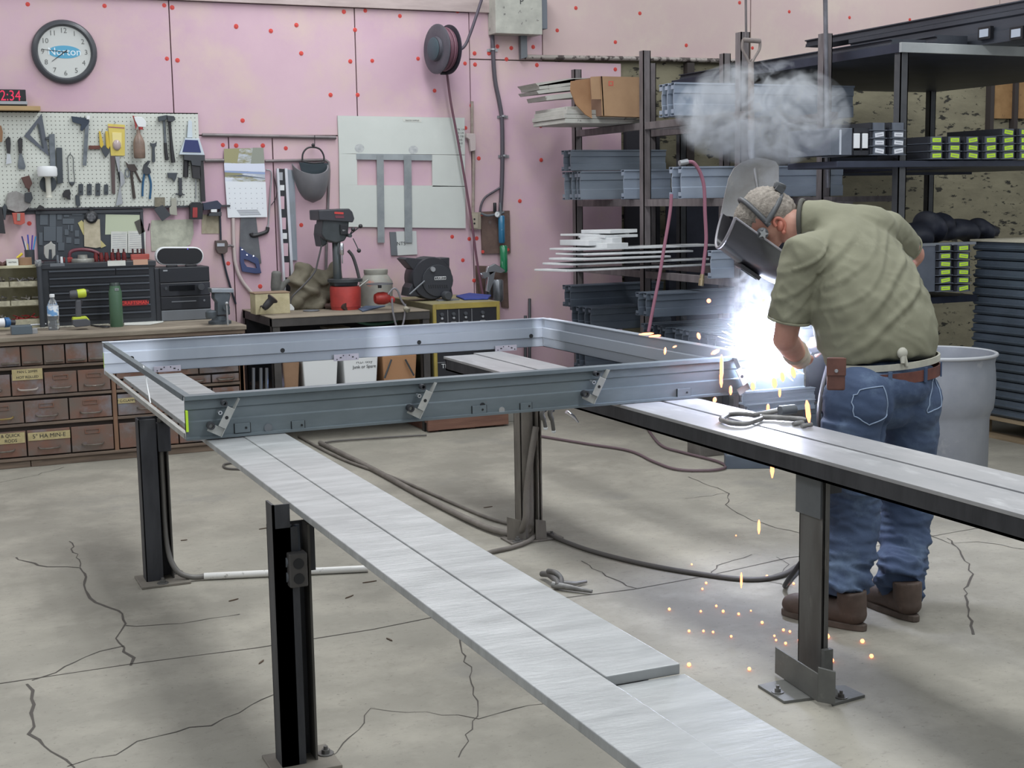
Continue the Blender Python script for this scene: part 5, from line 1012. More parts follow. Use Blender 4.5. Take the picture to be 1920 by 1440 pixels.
b = MB(); b.lathe([(.031, .235), (.031, .262), (.026, .268)], cb, n=24); build(b, 'lid', mat('flask_lid', '25302d', .4), t, smooth=40)
b = MB(); p = at(219, 543, Y=cb.y-.036); b.box((p.x-.012, cb.y-.0385, p.z-.006), (p.x+.012, cb.y-.030, p.z+.008)); lb_ = build(b, 'label_patch', silver, t)
text('YETI', .010, (p.x, cb.y-.039, p.z+.001), ink, lb_)
t = thing('paper_pile', 'crumpled white papers lying on the bench right of the flask', 'paper', onb(270, 605))
for k, pts in enumerate(([(232, 590), (262, 588), (296, 590), (307, 604), (280, 609), (233, 610)], [(236, 584), (270, 581), (277, 590), (300, 593), (290, 600), (238, 603)])):
    b = MB(); q = P(pts, Z=ZB+.002+.006*k); b.prism(q, (0, 0, .0015)); build(b, 'sheet', paper, t)
b = MB(); b.prism([(at(60, 590, Y=8.8).x, 8.77, ZB+.001), (at(205, 590, Y=8.8).x, 8.77, ZB+.001), (at(205, 590, Y=8.8).x, 8.86, ZB+.001), (at(60, 590, Y=8.8).x, 8.86, ZB+.001)], (0, 0, .002)); build(b, 'newspaper', mat('printed_newspaper', 'b4afa0', .8, c2='6e6b62', scale=55, lo=.5, hi=.6), label='strip of speckled newspaper spread along the front of the tool chest', cat='newspaper')
t = thing('charger_block', 'flat grey metal block at the left end of the bench', 'block', onb(40, 622))
q = onb(22, 626); q1 = onb(62, 626); b = MB(); b.box((q.x, q.y, ZB), (q1.x, q.y+.10, ZB+.05)); build(b, 'block', mat('blue_grey', '5f6a72', .5, .3), t, bevel=.003)
b = MB(); b.box((q1.x, q.y+.01, ZB), (q1.x+.03, q.y+.05, ZB+.03)); build(b, 'lug', silver, t, bevel=.002)
t = thing('sealant_tube', 'white and blue tube lying at the far left of the bench', 'tube', onb(5, 610))
q = onb(-20, 614); b = MB(); b.tube([q+Vector((0, 0, .05)), onb(8, 612)+Vector((0, 0, .05))], .028, 14); build(b, 'barrel', white, t, smooth=50)
b = MB(); b.tube([onb(8, 612)+Vector((0, 0, .05)), onb(16, 611)+Vector((0, 0, .05))], .03, 14); build(b, 'band', mat('tube_blue', '31608f', .4), t, smooth=50)
b = MB(); b.tube([onb(16, 611)+Vector((0, 0, .05)), onb(28, 610)+Vector((0, 0, .045))], .018, 12); build(b, 'nozzle', hblk, t, smooth=50)
b = MB(); b.lathe([(.02, 0), (.02, .024)], onb(-10, 614), n=10); build(b, 'rest', darkgrey, t)
b = MB(); b.tube([onb(30, 608)+Vector((0, 0, .02)), onb(86, 603)+Vector((0, 0, .02))], .006, 8); b.box(onb(40, 607), onb(50, 607)+Vector((0, .03, .016))); build(b, 'rod', silver, label='thin steel rod lying behind the grey metal block', cat='rod', smooth=50)
b = MB(); b.tube(smoothpath([onb(170, 602)+Vector((0, 0, .006)), onb(185, 606)+Vector((0, 0, .006)), onb(205, 608)+Vector((0, 0, .006)), onb(195, 610)+Vector((0, 0, .006)), onb(175, 604)+Vector((0, 0, .006))]), .004, 6); build(b, 'cord', hblk, label='short black cord on the bench between drill and flask', cat='cord', smooth=50)

# ---------------------------------------------------------------- metal table with drill press
ZT = at(600, 592, Y=YB).z; wx0_ = at(812, 600, Y=YB).x
tx0 = at(510, 594, Y=YB).x; tx1 = at(806, 590, Y=YB).x
t = thing('metal_table', 'low dark welded-steel table crowded with tools between bench and welder', 'table', ((tx0+tx1)/2, YB+.4, 0))
tm = mat('table_steel', '4d4a48', .6, .3, '3f3c3b', 8)
b = MB(); b.box((tx0, YB, ZT-.006), (tx1, YW-T-.01, ZT)); build(b, 'tabletop', mat('dusty_top', '8b8171', .8, c2='756b5e', scale=6), t, bevel=.002)
b = MB(); b.box((tx0, YB+.004, ZT-.055), (tx1, YB+.012, ZT-.006)); build(b, 'apron', tm, t)
b = MB(); b.box((tx0, YB+.012, ZT-.055), (tx0+.008, YW-T-.02, ZT-.006)); build(b, 'apron', tm, t)
for (xx, yy) in ((tx0, YB+.012), (tx1-.05, YB+.012), (tx0, YW-.12), (tx1-.05, YW-.12)):
    b = MB(); b.box((xx, yy, 0), (xx+.05, yy+.006, ZT-.006)); b.box((xx, yy, 0), (xx+.006, yy+.05, ZT-.006)); build(b, 'leg', tm, t, bevel=.001)
zsh = at(600, 733, Y=YB+.05).z
b = MB(); b.box((tx0+.01, YB+.02, zsh-.02), (min(tx1, wx0_)-.01, YW-.1, zsh)); build(b, 'shelf', mat('shelf_board', '5b5148', .7, c2='4c443d', scale=6), t)
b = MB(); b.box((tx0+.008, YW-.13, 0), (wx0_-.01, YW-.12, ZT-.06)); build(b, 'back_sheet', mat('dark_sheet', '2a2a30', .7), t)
# on the shelf
Yu = YB+.06
def tub(x0, y0, x1, y1, label, m, lines=()):
    t = thing('storage_bin', label, 'bin', ((at(x0, y1, Y=Yu).x+at(x1, y1, Y=Yu).x)/2, Yu+.12, zsh))
    p0 = at(x0, y1, Y=Yu); p1 = at(x1, y0, Y=Yu); w_ = .012
    b = MB(); zt2 = min(p1.z+.03, ZT-.07)
    fr_ = [(p0.x+w_, Yu+w_, zsh), (p1.x-w_, Yu+w_, zsh), (p1.x-w_, Yu+.28, zsh), (p0.x+w_, Yu+.28, zsh)]; tp_ = [(p0.x, Yu, zt2), (p1.x, Yu, zt2), (p1.x, Yu+.3, zt2), (p0.x, Yu+.3, zt2)]
    b.add(fr_+tp_, [(0, 1, 2, 3), (4, 7, 6, 5), (0, 4, 5, 1), (1, 5, 6, 2), (2, 6, 7, 3), (3, 7, 4, 0)]); build(b, 'body', m, t, bevel=.008)
    for i, s_ in enumerate(lines): text(s_, .028, (p0.x+(p1.x-p0.x)*.6, Yu+.002, at(x0, 681+9*i, Y=Yu).z), ink, t, rot=(86, 0, 0))
    return t
tub(569, 680, 634, 722, 'white plastic bin under the metal table, left of the marked one', white)
tub(645, 676, 709, 716, 'white plastic bin with handwriting under the metal table', white, ('H.D. only', 'Junk or Spare'))
tub(531, 684, 562, 722, 'torn cardboard box left of the white bins', cardboard)
tub(718, 672, 782, 706, 'orange-brown cardboard carton behind crossed straps', mat('orange_carton', 'a97f5c', .7))
for (xa_, ya, xb, yb) in ((734, 674, 721, 709), (760, 674, 776, 704)):
    b = MB(); b.tube([at(xa_, ya, Y=Yu-.02), at(xb, yb, Y=Yu-.02)], .006, 6); build(b, 'strap', tdark, label='%s of the two dark straps before the orange-brown carton' % ('left' if xa_ < 750 else 'right'), cat='strap', smooth=50)
for i, x in enumerate((474, 488, 499, 512, 519)):
    b = MB(); b.tube([at(x+1, 690, Y=YB+.12), Vector((at(x-3, 728, Y=YB+.12).x, YB+.12, 0))], .011 if i < 3 else .007, 8); build(b, 'pipe_length', mat('grey_hose', '76787c', .5, .2), label='grey tube standing in the gap beside the bench, %s' % ['leftmost', 'second from the left', 'third from the left', 'fourth from the left', 'rightmost'][i], cat='tube', group='grey tubes under the metal table', smooth=50)
b = MB(); b.ball(at(517, 720, Y=YB+.1), .011, 8, 6); build(b, 'indicator_lamp', mat('blue_led', '8fb4ff', .5, emit=12), label='tiny bright blue lamp shining under the metal table', cat='lamp')
b = MB(); bxp(b, 616, 613, 657, 620, YB+.2, .2); build(b, 'label_box', mat('grey_beige', '8a877d', .6), label='long beige box sitting high under the tabletop', cat='box', bevel=.003)
b = MB(); b.tube(smoothpath(P([(663, 600), (690, 607), (720, 606), (745, 600)], Y=YB+.25)), .012, 8); build(b, 'green_hose', mat('green_hose', '2f5b4c', .5), label='green hose sagging just under the tabletop', cat='hose', smooth=50)
# table-top things
def ont(px, py): return at(px, py, Z=ZT)
Yk = 8.62
t = thing('paper_box', 'cream paper-covered box at the back left of the metal table', 'box', (at(512, 575, Y=Yk).x, Yk+.05, ZT))
p0 = at(479, 577, Y=Yk); p1 = at(543, 549, Y=Yk); b = MB(); b.box((p0.x, Yk, ZT), (p1.x, Yk+.14, p1.z)); build(b, 'box', mat('cream_card', 'c6bc9a', .7, c2='b0a583', scale=14), t, bevel=.003)
b = MB(); b.box((p0.x-.004, Yk-.003, p1.z), (p1.x+.003, Yk+.142, p1.z+.008)); build(b, 'lid', mat('brown_card', '8a7560', .7), t, bevel=.002)
t = thing('flashlight', 'black cone-nosed work torch lying before the cream box', 'torch', ont(505, 578))
a_ = at(498, 575, Y=Yk-.08); c_ = at(512, 559, Y=Yk-.08); ax_ = (c_-a_).normalized()
b = MB(); b.lathe([(.014, -.02), (.022, 0), (.024, .03), (.024, .05), (.036, .062), (.038, .070), (.03, .072)], a_, ax_, 18); build(b, 'body', hblk, t, smooth=45)
b = MB(); b.lathe([(.038, .070), (.033, .076)], a_, ax_, 18); build(b, 'nose_ring', mat('brown_rust', '5b4d44', .5, .3), t, smooth=45)
b = MB(); b.tube(smoothpath([a_+ax_*-.01, at(490, 574, Y=Yk-.08), ont(484, 580)]), .005, 6); build(b, 'cord', hblk, t, smooth=50)
t = thing('glue_tip', 'small white plastic wedge standing on the metal table', 'wedge', ont(541, 582)); q = ont(534, 583); Yq = q.y
b = MB(); b.prism(P([(536, 582), (540, 572), (546, 570), (552, 577), (552, 582)], Y=Yq), (0, .04, 0)); build(b, 'wedge', white, t, bevel=.003)
b = MB(); b.box(ont(530, 583), ont(537, 583)+Vector((0, .01, .008))); build(b, 'foot', ink, t)
b = MB(); b.prism(P([(522, 579), (536, 578), (533, 582), (524, 582)], Z=ZT+.001), (0, 0, .003)); build(b, 'yellow_chip', yellow, label='small yellow scrap flat on the table left of the white wedge', cat='scrap')
# canvas bag
t = thing('canvas_bag', 'large crumpled grey-olive canvas bag slumped behind the drill press', 'bag', (at(590, 575, Y=8.95).x, 8.95, ZT))
bag = mat('canvas_olive', '787263', .85, 0, '676152', 5, c3='868071', s3=9, bump=.4, bscale=18)
def blob(parts, vox, seedv=0, amp=.0, sm=3, fsc=9):
    bm = bmesh.new(); tmp = MB()
    for p in parts:
        if p[0] == 'b': tmp.ball(p[1], p[2], 20, 14)
        else: tmp.tube(smoothpath(p[1], 4) if len(p[1]) > 2 else p[1], p[2], 16)
    return tmp
def remesh(mb, vox, name, m, parent, sm=4, fold=None, label=None):
    o = build(mb, name, m, parent); md = o.modifiers.new('r', 'REMESH'); md.mode = 'VOXEL'; md.voxel_size = vox; md.use_smooth_shade = True
    if sm: s_ = o.modifiers.new('s', 'SMOOTH'); s_.factor = .5; s_.iterations = sm
    bpy.context.view_layer.update()
    dg = bpy.context.evaluated_depsgraph_get(); me = bpy.data.meshes.new_from_object(o.evaluated_get(dg)); o.modifiers.clear(); o.data = me
    org = wl(parent) if parent is not None else WL[o.name]
    if fold:
        me.update(); nn = [v.normal.copy() for v in me.vertices]
        for v, n_ in zip(me.vertices, nn):
            v.co += n_*fold(v.co+org, n_)
    for p in me.polygons: p.use_smooth = True
    me.update()
    if not me.materials: me.materials.append(m)
    if label: o['label'] = label
    return o
def floor_at(o, z):
    org = wl(o.parent) if o.parent else WL[o.name]
    for v in o.data.vertices:
        if v.co.z+org.z < z: v.co.z = z-org.z
def q3(px, py, Y): return at(px, py, Y=Y)
mb = MB(); Yg = 8.95
for (px, py, rx, ry, rz) in ((560, 530, .08, .10, .15), (575, 545, .13, .12, .14), (612, 548, .12, .11, .11), (556, 570, .10, .1, .10), (632, 555, .09, .1, .09), (590, 570, .14, .12, .08), (566, 505, .07, .07, .08), (628, 515, .06, .07, .12), (598, 522, .11, .1, .10)):
    mb.ball(q3(px, py, Yg), (rx*.85, ry, rz*.7), 16, 12)
floor_at(remesh(mb, .010, 'canvas', bag, t, 3, lambda p, n_: .014*math.sin(p.x*38+p.z*18+3*math.sin(p.z*20))+.008*math.sin(p.z*55-p.x*30)-.0), ZT+.001)
t = thing('work_glove', 'stiff grey work glove upright beside the spirit level', 'glove', (at(517, 548, Y=8.85).x, 8.85, ZT))
mb = MB(); mb.tube(smoothpath([q3(518, 560, 8.85), q3(517, 540, 8.85), q3(519, 508, 8.85)]), [.030]*6+[.034]*6+[.024], 14); mb.tube(smoothpath([q3(526, 548, 8.84), q3(535, 530, 8.84), q3(543, 526, 8.84)]), .016, 12); mb.ball(q3(518, 565, 8.85), (.035, .03, .04))
floor_at(remesh(mb, .007, 'glove', mat('glove_grey', '6a6a66', .8, 0, '595955', 12, bump=.3), t, 3), ZT+.001)
# drill press
t = thing('drill_press', 'dark green-grey bench drill press standing on the red drum', 'drill press', (at(640, 545, Y=8.95).x, 8.72, ZT))
Yp = 8.72; dp = mat('press_grey', '474c4e', .45, .3, '3b4042', 10)
b = MB(); b.prism(P([(597, 394), (655, 391), (661, 397), (665, 410), (662, 417), (598, 413)], Y=Yp-.08), (0, .22, 0)); hd = build(b, 'belt_cover', mat('press_dark', '3a3b40', .4, .2), t, bevel=.006)
b = MB(); b.prism(P([(627, 397), (644, 398), (644, 402), (627, 401)], Y=Yp-.0805), (0, -.002, 0)); build(b, 'red_badge', mat('press_red', 'c2403c', .5), hd)
b = MB(); b.prism(P([(628, 404), (645, 404), (645, 409), (629, 409)], Y=Yp-.0805), (0, -.002, 0)); build(b, 'badge_strip', mat('maroon_plastic', '6b3540'), hd)
b = MB(); b.prism(P([(606, 411), (655, 412), (653, 440), (646, 452), (630, 456), (610, 450), (603, 440)], Y=Yp-.06), (0, .16, 0)); build(b, 'head_casting', dp, t, bevel=.008)
b = MB(); b.prism(P([(602, 420), (613, 420), (614, 458), (604, 464), (600, 440)], Y=Yp), (0, .16, 0)); build(b, 'motor', dp, t, bevel=.01)
b = MB(); b.prism(P([(637, 421), (651, 421), (652, 440), (638, 440)], Y=Yp-.068), (0, -.008, 0)); sp_ = build(b, 'switch_plate', black, t, bevel=.002)
text('0-1', .014, at(645, 432, Y=Yp-.077), white, sp_)
cyl(633, 450, 528, .028, mat('column_grey', '6a7072', .35, .6), 'column', t, Yp+.03)
cyl(641, 456, 478, .014, chrome, 'chuck', t, Yp-.05); cyl(642, 476, 494, .004, silver, 'drill_bit', t, Yp-.05)
for (x, y) in ((676, 424), (662, 430), (673, 470)):
    b = MB(); b.tube([at(655 if y < 450 else 662, 441 if y < 450 else 447, Y=Yp-.10), at(x, y, Y=Yp-.12)], .0035, 8); h_ = build(b, 'feed_handle', dp, t, smooth=50)
    b = MB(); b.ball(at(x, y, Y=Yp-.12), .014, 12, 8); build(b, 'knob', hblk, h_, smooth=60)
b = MB(); b.tube([at(652, 441, Y=Yp-.02), at(657, 442, Y=Yp-.12)], .012, 10); build(b, 'feed_hub', dp, t, smooth=50)
q = at(647, 530, Y=Yp); b = MB(); b.lathe([(.115, 0), (.115, .018), (.03, .020), (.03, .022)], (q.x, Yp, at(647, 528, Y=Yp).z), n=32); build(b, 'work_table', dp, t, smooth=40)
b = MB(); b.prism(P([(626, 528), (672, 528), (670, 537), (628, 537)], Y=Yp-.05), (0, .12, 0)); build(b, 'table_bracket', dp, t, bevel=.004)
b = MB(); b.tube(smoothpath(P([(653, 470), (661, 480), (668, 500), (674, 524)], Y=Yp+.02)), .011, 8); build(b, 'flex_hose', mat('dark_cable2', '4c4a4b', .6), t, smooth=50)
b = MB(); b.tube(smoothpath(P([(603, 460), (596, 490), (590, 510), (572, 532), (548, 556), (544, 570)], Y=Yp-.04)), .006, 8); build(b, 'power_cord', mat('dark_cable2', '4c4a4b'), t, smooth=50)
# red drum base
t = thing('red_drum', 'short red drum under the drill press table', 'drum', (q.x, Yp, ZT))
b = MB(); zt3 = at(650, 538, Y=Yp-.1).z; b.lathe([(.095, 0), (.098, ZT*0+.02), (.100, .02), (.102, zt3-ZT-.015), (.098, zt3-ZT)], (q.x, Yp, ZT+.0), n=30); build(b, 'drum', mat('drum_red', 'b4403a', .5, 0, '9c3733', 12, c3='8d5248', s3=10), t, smooth=40)
b = MB(); b.tube([at(674, 537, Y=Yp-.1), at(691, 524, Y=Yp-.12)], .005, 8); build(b, 'bail_handle', mat('pale_metal', 'b9b8b2'), t, smooth=50)
# pale bucket and flat disc
t = thing('bucket', 'old grey-white bucket behind the red grinder', 'bucket', (at(708, 560, Y=8.9).x, 8.9, ZT)); c = (at(706, 560, Y=8.9).x, 8.9, ZT); zb_ = at(706, 505, Y=8.9).z-ZT
b = MB(); b.lathe([(.108, 0), (.112, zb_*.62), (.112, zb_*.66), (.085, zb_*.82), (.078, zb_*.86), (.082, zb_*.92), (.082, zb_)], c, n=30); build(b, 'body', mat('bucket_grey', 'a5a499', .6, 0, '92918a', 8, c3='b8796a', s3=6, lo3=.62, hi3=.7), t, smooth=40)
t = thing('stone_grinder', 'red hand grinder with a flat dark disc lying on the metal table', 'grinder', ont(715, 580)); Yr = 8.5
b = MB(); b.lathe([(.03, 0), (.04, .02), (.042, .06), (.034, .09), (.02, .10)], at(703, 560, Y=Yr), (at(740, 558, Y=Yr)-at(703, 560, Y=Yr)).normalized(), 18); build(b, 'body', mat('grinder_red', 'a8362f', .4, 0, '8b2d28', 20), t, smooth=45)
b = MB(); b.lathe([(.012, 0), (.012, .02), (.088, .024), (.086, .030), (.03, .034)], at(712, 540, Y=Yr), (0, 0, 1), 30); build(b, 'disc', mat('disc_grey', '57585c', .5, .4), t, smooth=40)
b = MB(); b.ball(at(735, 562, Y=Yr-.02), (.022, .02, .024), 12, 8); build(b, 'rear_cap', red, t, smooth=60)
for k, pts in enumerate(([(728, 552), (738, 541), (746, 546), (752, 562), (760, 574), (764, 580)], [(735, 560), (736, 580), (740, 600), (744, 614)], [(760, 570), (759, 590), (756, 606), (752, 616)])):
    b = MB(); b.tube(smoothpath(P(pts, Y=YB-.02-.01*k)), .0065, 8); build(b, 'power_cord', mat('cord_grey', '77757a', .5), t, smooth=50)
b = MB(); b.lathe([(.017, 0), (.017, .03), (.014, .034)], at(760, 578, Y=YB-.04), Vector((.3, -.8, -.35)), 14); build(b, 'plug', mat('plug_beige', '9b9583', .5, c2='5d594e', scale=60), t, smooth=45)
t = thing('motor_part', 'rusty-brown small motor lying in front of the red drum', 'motor', ont(650, 583))
b = MB(); b.tube([ont(612, 580)+Vector((0, 0, .022)), ont(640, 581)+Vector((0, 0, .022))], .018, 12); b.tube([ont(622, 580)+Vector((0, 0, .026)), ont(650, 582)+Vector((0, 0, .024))], .025, 14); build(b, 'body', mat('motor_brown', '5f4a44', .5, .3, '4b3b37', 20), t, smooth=50)
t = thing('scrap_tools', 'tangle of dark pliers and scraps on the table left of the red drum', 'scraps', ont(600, 578)); b = MB()
for _ in range(26):
    q = ont(random.uniform(560, 620), random.uniform(572, 580))+Vector((0, random.uniform(0, .08), random.uniform(.008, .04))); d_ = Vector((random.uniform(-1, 1), random.uniform(-.5, .5), random.uniform(-.25, .25))).normalized(); b.tube([q-d_*.03, q+d_*.03], random.uniform(.004, .010), 6)
build(b, 'scraps', tdark, t, kind='stuff')
b = MB(); b.lathe([(.05, 0), (.055, .004), (.05, .008)], ont(586, 584)+Vector((0, .03, 0)), n=24); build(b, 'lid_disc', midgrey, label='flat grey lid lying at the table\'s front edge', cat='lid', smooth=40)
b = MB(); b.prism(P([(672, 580), (690, 573), (720, 570), (722, 575), (700, 580), (680, 585)], Z=ZT+.001), (0, 0, .006)); build(b, 'blue_rag', mat('slate_cloth', '4c5a70', .8), label='slate-blue cloth flat on the table beside the grinder', cat='cloth')
# ---------------------------------------------------------------- welder cabinet
Yw = YB+.0; wz1 = at(870, 568, Y=Yw).z; wx0 = at(812, 600, Y=Yw).x; wx1 = at(937, 600, Y=Yw).x
t = thing('welding_machine', 'yellow-edged welding machine with black control panel', 'welder', ((wx0+wx1)/2, Yw+.3, 0))
wy = mat('welder_yellow', 'a08f45', .5, 0, '8d7d40', 8); wside = mat('welder_side', '6f6a4c', .6, 0, '57533f', 6)
b = MB(); b.box((wx0, Yw+.01, .10), (wx1, YW-T-.06, wz1-.008)); build(b, 'case', wside, t)
b = MB(); b.box((wx0-.002, Yw-.004, wz1-.008), (wx1+.002, YW-T-.06, wz1)); build(b, 'top', mat('welder_top', '8f8763', .7, 0, '7b7458', 6), t, bevel=.002)
fw = .022
b = MB(); b.box((wx0, Yw-.006, .10), (wx0+fw, Yw+.012, wz1)); build(b, 'edge_post', wy, t, bevel=.002)
b = MB(); b.box((wx1-fw, Yw-.006, .10), (wx1, Yw+.012, wz1)); build(b, 'edge_post', wy, t, bevel=.002)
b = MB(); b.box((wx0+fw, Yw-.006, wz1-.035), (wx1-fw, Yw+.012, wz1)); build(b, 'top_edge', wy, t, bevel=.002)
b = MB(); b.box((wx0+fw, Yw+.002, .10), (wx1-fw, Yw+.010, wz1-.035)); pnl = build(b, 'front_panel', mat('panel_black', '202127', .4), t)
xk = [817, 840, 861, 885, 925]
for k in range(4):
    x_ = (at(xk[k], 600, Y=Yw).x+at(xk[k+1], 600, Y=Yw).x)/2
    if k: 
        xx_ = at(xk[k], 600, Y=Yw).x; b = MB(); b.box((xx_-.0015, Yw+.0, at(870, 606, Y=Yw).z), (xx_+.0015, Yw+.003, wz1-.04)); build(b, 'divider', silver, pnl)
    for (yy, r_) in ((588, .014), (595, .009)):
        b = MB(); b.lathe([(r_, .002), (r_*.85, -.012), (r_*.4, -.013)], (x_, Yw, at(870, yy, Y=Yw).z), (0, 1, 0), 14); build(b, 'knob', darkgrey if r_ > .01 else silver, pnl, smooth=40)
    b = MB(); zq = at(870, 604, Y=Yw).z; b.prism([(x_-.024, Yw, zq), (x_+.024, Yw, zq), (x_+.015, Yw, zq+.008), (x_-.015, Yw, zq+.008)], (0, -.0015, 0)); build(b, 'scale_mark', silver, pnl)
for yy in (606.5, 658, 677):
    zq = at(870, yy, Y=Yw).z; b = MB(); b.box((wx0+fw, Yw, zq-.0015), (wx1-fw, Yw+.003, zq+.0015)); build(b, 'divider', silver, pnl)
text('TIGUP', .040, at(843, 686, Y=Yw-.0)+Vector((0, .0005, 0)), mat('letter_white', 'dfe3e4', .5), pnl)
for y0_, in ((.14,), ):
    for k in range(6):
        b = MB(); b.box((wx0+.05, Yw-.002, .15+k*.02), (wx1-.05, Yw+.003, .158+k*.02)); build(b, 'louver', midgrey, pnl)
t2 = thing('wooden_skid', 'reddish wooden skid under the welding machine', 'skid', ((wx0+wx1)/2, Yw+.2, 0))
xa_ = at(803, 810, Y=Yw-.05).x; xb_ = at(954, 800, Y=Yw-.05).x
sk = mat('skid_wood', '7c5a4b', .75, 0, '694a3e', 5, (.6, 3, 6), bump=.2)
b = MB(); b.box((xa_, Yw-.05, .012), (xb_, Yw-.02, .098)); build(b, 'front_board', sk, t2, bevel=.003)
b = MB(); b.box((xa_, Yw-.02, .06), (xb_, YW-.2, .098)); build(b, 'deck_board', sk, t2, bevel=.003)
for xx_ in (xa_+.02, (xa_+xb_)/2, xb_-.08):
    b = MB(); b.box((xx_, Yw-.015, 0), (xx_+.06, YW-.25, .06)); build(b, 'runner', sk, t2)
b = MB(); b.box((xb_+.02, Yw+.1, 0), (xb_+.17, Yw+.4, .09)); build(b, 'cable_box', mat('grey_beige2', '8d8b84', .6), label='pale low box on the floor right of the wooden skid', cat='box', bevel=.004)
# blower fan on the welder
t = thing('blower_fan', 'black squirrel-cage blower fan on the yellow welding machine', 'fan', (at(810, 555, Y=8.6).x, 8.6, wz1)); Yb_ = 8.62
fm = mat('fan_black', '2b2c32', .45)
c = at(811, 522, Y=Yb_); Rf = (at(847, 523, Y=Yb_)-at(775, 523, Y=Yb_)).length/2
b = MB(); b.lathe([(Rf*1.0, 0), (Rf*1.05, .01), (Rf*1.05, .16), (Rf, .17)], c+Vector((0, 0, 0)), (0, 1, 0), 36); build(b, 'scroll_housing', fm, t, smooth=40)
b = MB(); b.prism(P([(757, 486), (763, 483), (800, 486), (843, 483), (843, 503), (822, 500), (800, 505), (790, 515), (773, 504)], Y=Yb_+.015), (0, .15, 0)); build(b, 'outlet_duct', fm, t, bevel=.004)
b = MB(); b.prism(P([(765, 556), (768, 540), (780, 520), (800, 510), (842, 520), (846, 535), (849, 550), (849, 557)], Y=Yb_+.012), (0, .15, 0)); build(b, 'foot', fm, t, bevel=.006)
b = MB(); b.prism([at(820+29*math.cos(R(a)), 526+30*math.sin(R(a)), Y=Yb_-.001) for a in range(0, 360, 15)], (0, -.01, 0)); mp_ = build(b, 'motor_plate', mat('fan_black2', '303238', .5), t, bevel=.003)
b = MB(); b.lathe([(.018, 0), (.016, -.015)], at(811, 505, Y=Yb_-.011), (0, 1, 0), 16); build(b, 'dial', silver, mp_, smooth=40)
p0 = at(815, 525, Y=Yb_-.012); p1 = at(836, 518, Y=Yb_-.012); b = MB(); b.box((p0.x, Yb_-.013, p0.z), (p1.x, Yb_-.011, p1.z)); lw = build(b, 'name_plate', white, mp_)
b = MB(); b.box((p0.x+.003, Yb_-.0138, p0.z+.003), (p1.x-.003, Yb_-.013, p1.z-.003)); build(b, 'name_plate_field', black, lw)
text('LASKO', .020, ((p0.x+p1.x)/2, Yb_-.014, (p0.z+p1.z)/2), white, lw)
for k in range(9):
    x = 803+k*4.2; b = MB(); b.prism(P([(x, 534), (x+1.6, 534), (x+2.6, 540), (x+1, 540)], Y=Yb_-.011), (0, -.003, 0)); build(b, 'vent_slot', ink, mp_)
b = MB(); b.lathe([(.024, 0), (.03, .01), (.03, .06)], (at(838, 558, Y=Yb_-.06).x, Yb_-.09, wz1+.034), (0, 1, 0), 18); build(b, 'carry_knob', darkgrey, t, smooth=45)
b = MB(); b.tube([at(796, 527, Y=Yb_-.02), at(768, 552, Y=Yb_-.05)], .006, 8); build(b, 'tilt_rod', midgrey, t, smooth=50)
b = MB(); q = [at(x, y, Z=wz1+.001) for x, y in ((855, 557), (880, 552), (921, 556), (915, 562), (870, 563))]; b.prism(q, (0, 0, .012)); build(b, 'blue_cloth', mat('royal_blue_cloth', '34438f', .8, 0, '2c3874', 20), label='royal blue cloth lying on the welding machine', cat='cloth', bevel=.004)
b = MB(); q = at(838, 564, Z=wz1); b.box((q.x-.06, q.y, wz1+.0), (q.x+.09, q.y+.05, wz1+.008)); build(b, 'steel_strip', midgrey, label='small steel strip lying in front of the blower fan', cat='strip')
# angle pieces leaning right of the welder
for i, (x, y0_, y1_) in enumerate(((985, 592, 640), (993, 560, 640))):
    b = MB(); b.tube([at(x, y0_, Y=9.12), Vector((at(x-1, 700, Y=8.95).x, 8.95, .0))], .011, 6); build(b, 'steel_bar', darksteel, label='dark steel bar leaning on the pink wall, %s of two' % ('shorter' if i == 0 else 'taller'), cat='bar')
# ---------------------------------------------------------------- steel stock rack on the right
RX1, RX2 = 4.5, 5.11
def upright(par, X, Y, ztop_, w_=.05, z0=0, m=rackmat):
    b = MB(); b.box((X-w_/2, Y, z0), (X-w_/2+.006, Y+w_, ztop_)); b.box((X-w_/2, Y, z0), (X+w_/2, Y+.006, ztop_)); b.box((X+w_/2-.006, Y, z0), (X+w_/2, Y+w_, ztop_)); build(b, 'upright', m, par)
rack = thing('stock_rack', 'brown steel cantilever rack holding grey frame jambs, with front, middle and wall uprights', 'rack', (RX1, 8.0, 0))
zA, zB, zC, zD = 1.975, 1.478, 1.008, at(1345, 668, Y=6.85).z
for X, offs in ((RX1, 0), (RX2, 1)):
    for Y, pxp in ((9.0, (1083, 130) if not offs else (1213, 118)), (8.0, (1222, 95) if not offs else (1362, 100)), (6.9, (1403, 60) if not offs else (1545, 62))):
        p = at(*pxp, Y=Y); upright(rack, X+(.0 if Y != 6.9 or offs else .03), Y, p.z, .055 if Y > 7 else .06, 0 if not (offs and Y < 7) else 1.44)
    for z_ in (zA, zB, zC, zD, .22):
        b = MB(); b.box((X-.02, 6.82, z_-.05), (X+.02, 9.05, z_-.004)); build(b, 'arm', rackmat, rack, bevel=.002)
for z_ in (zA-.004, zB-.004):
    b = MB(); b.box((RX1, 7.98, z_-.045), (6.5, 8.0, z_-.005)); build(b, 'cross_beam', rackmat, rack)
b = MB(); p = at(1545, 360, Y=6.85); b.box((RX2-.12, 6.80, 1.425), (RX2+.12, 7.0, 1.445)); build(b, 'foot_plate', rackmat, rack)
b = MB(); b.tube([at(1547, -30, Y=6.84), at(1552, 352, Y=6.84)], .014, 10); build(b, 'rod', mat('bright_pipe', '8f8f96', .3, .5, '5c5a5f', 6, (1, 1, .6)), label='thin pipe dropping from the ceiling beside the rack\'s second front upright', cat='pipe', smooth=50)
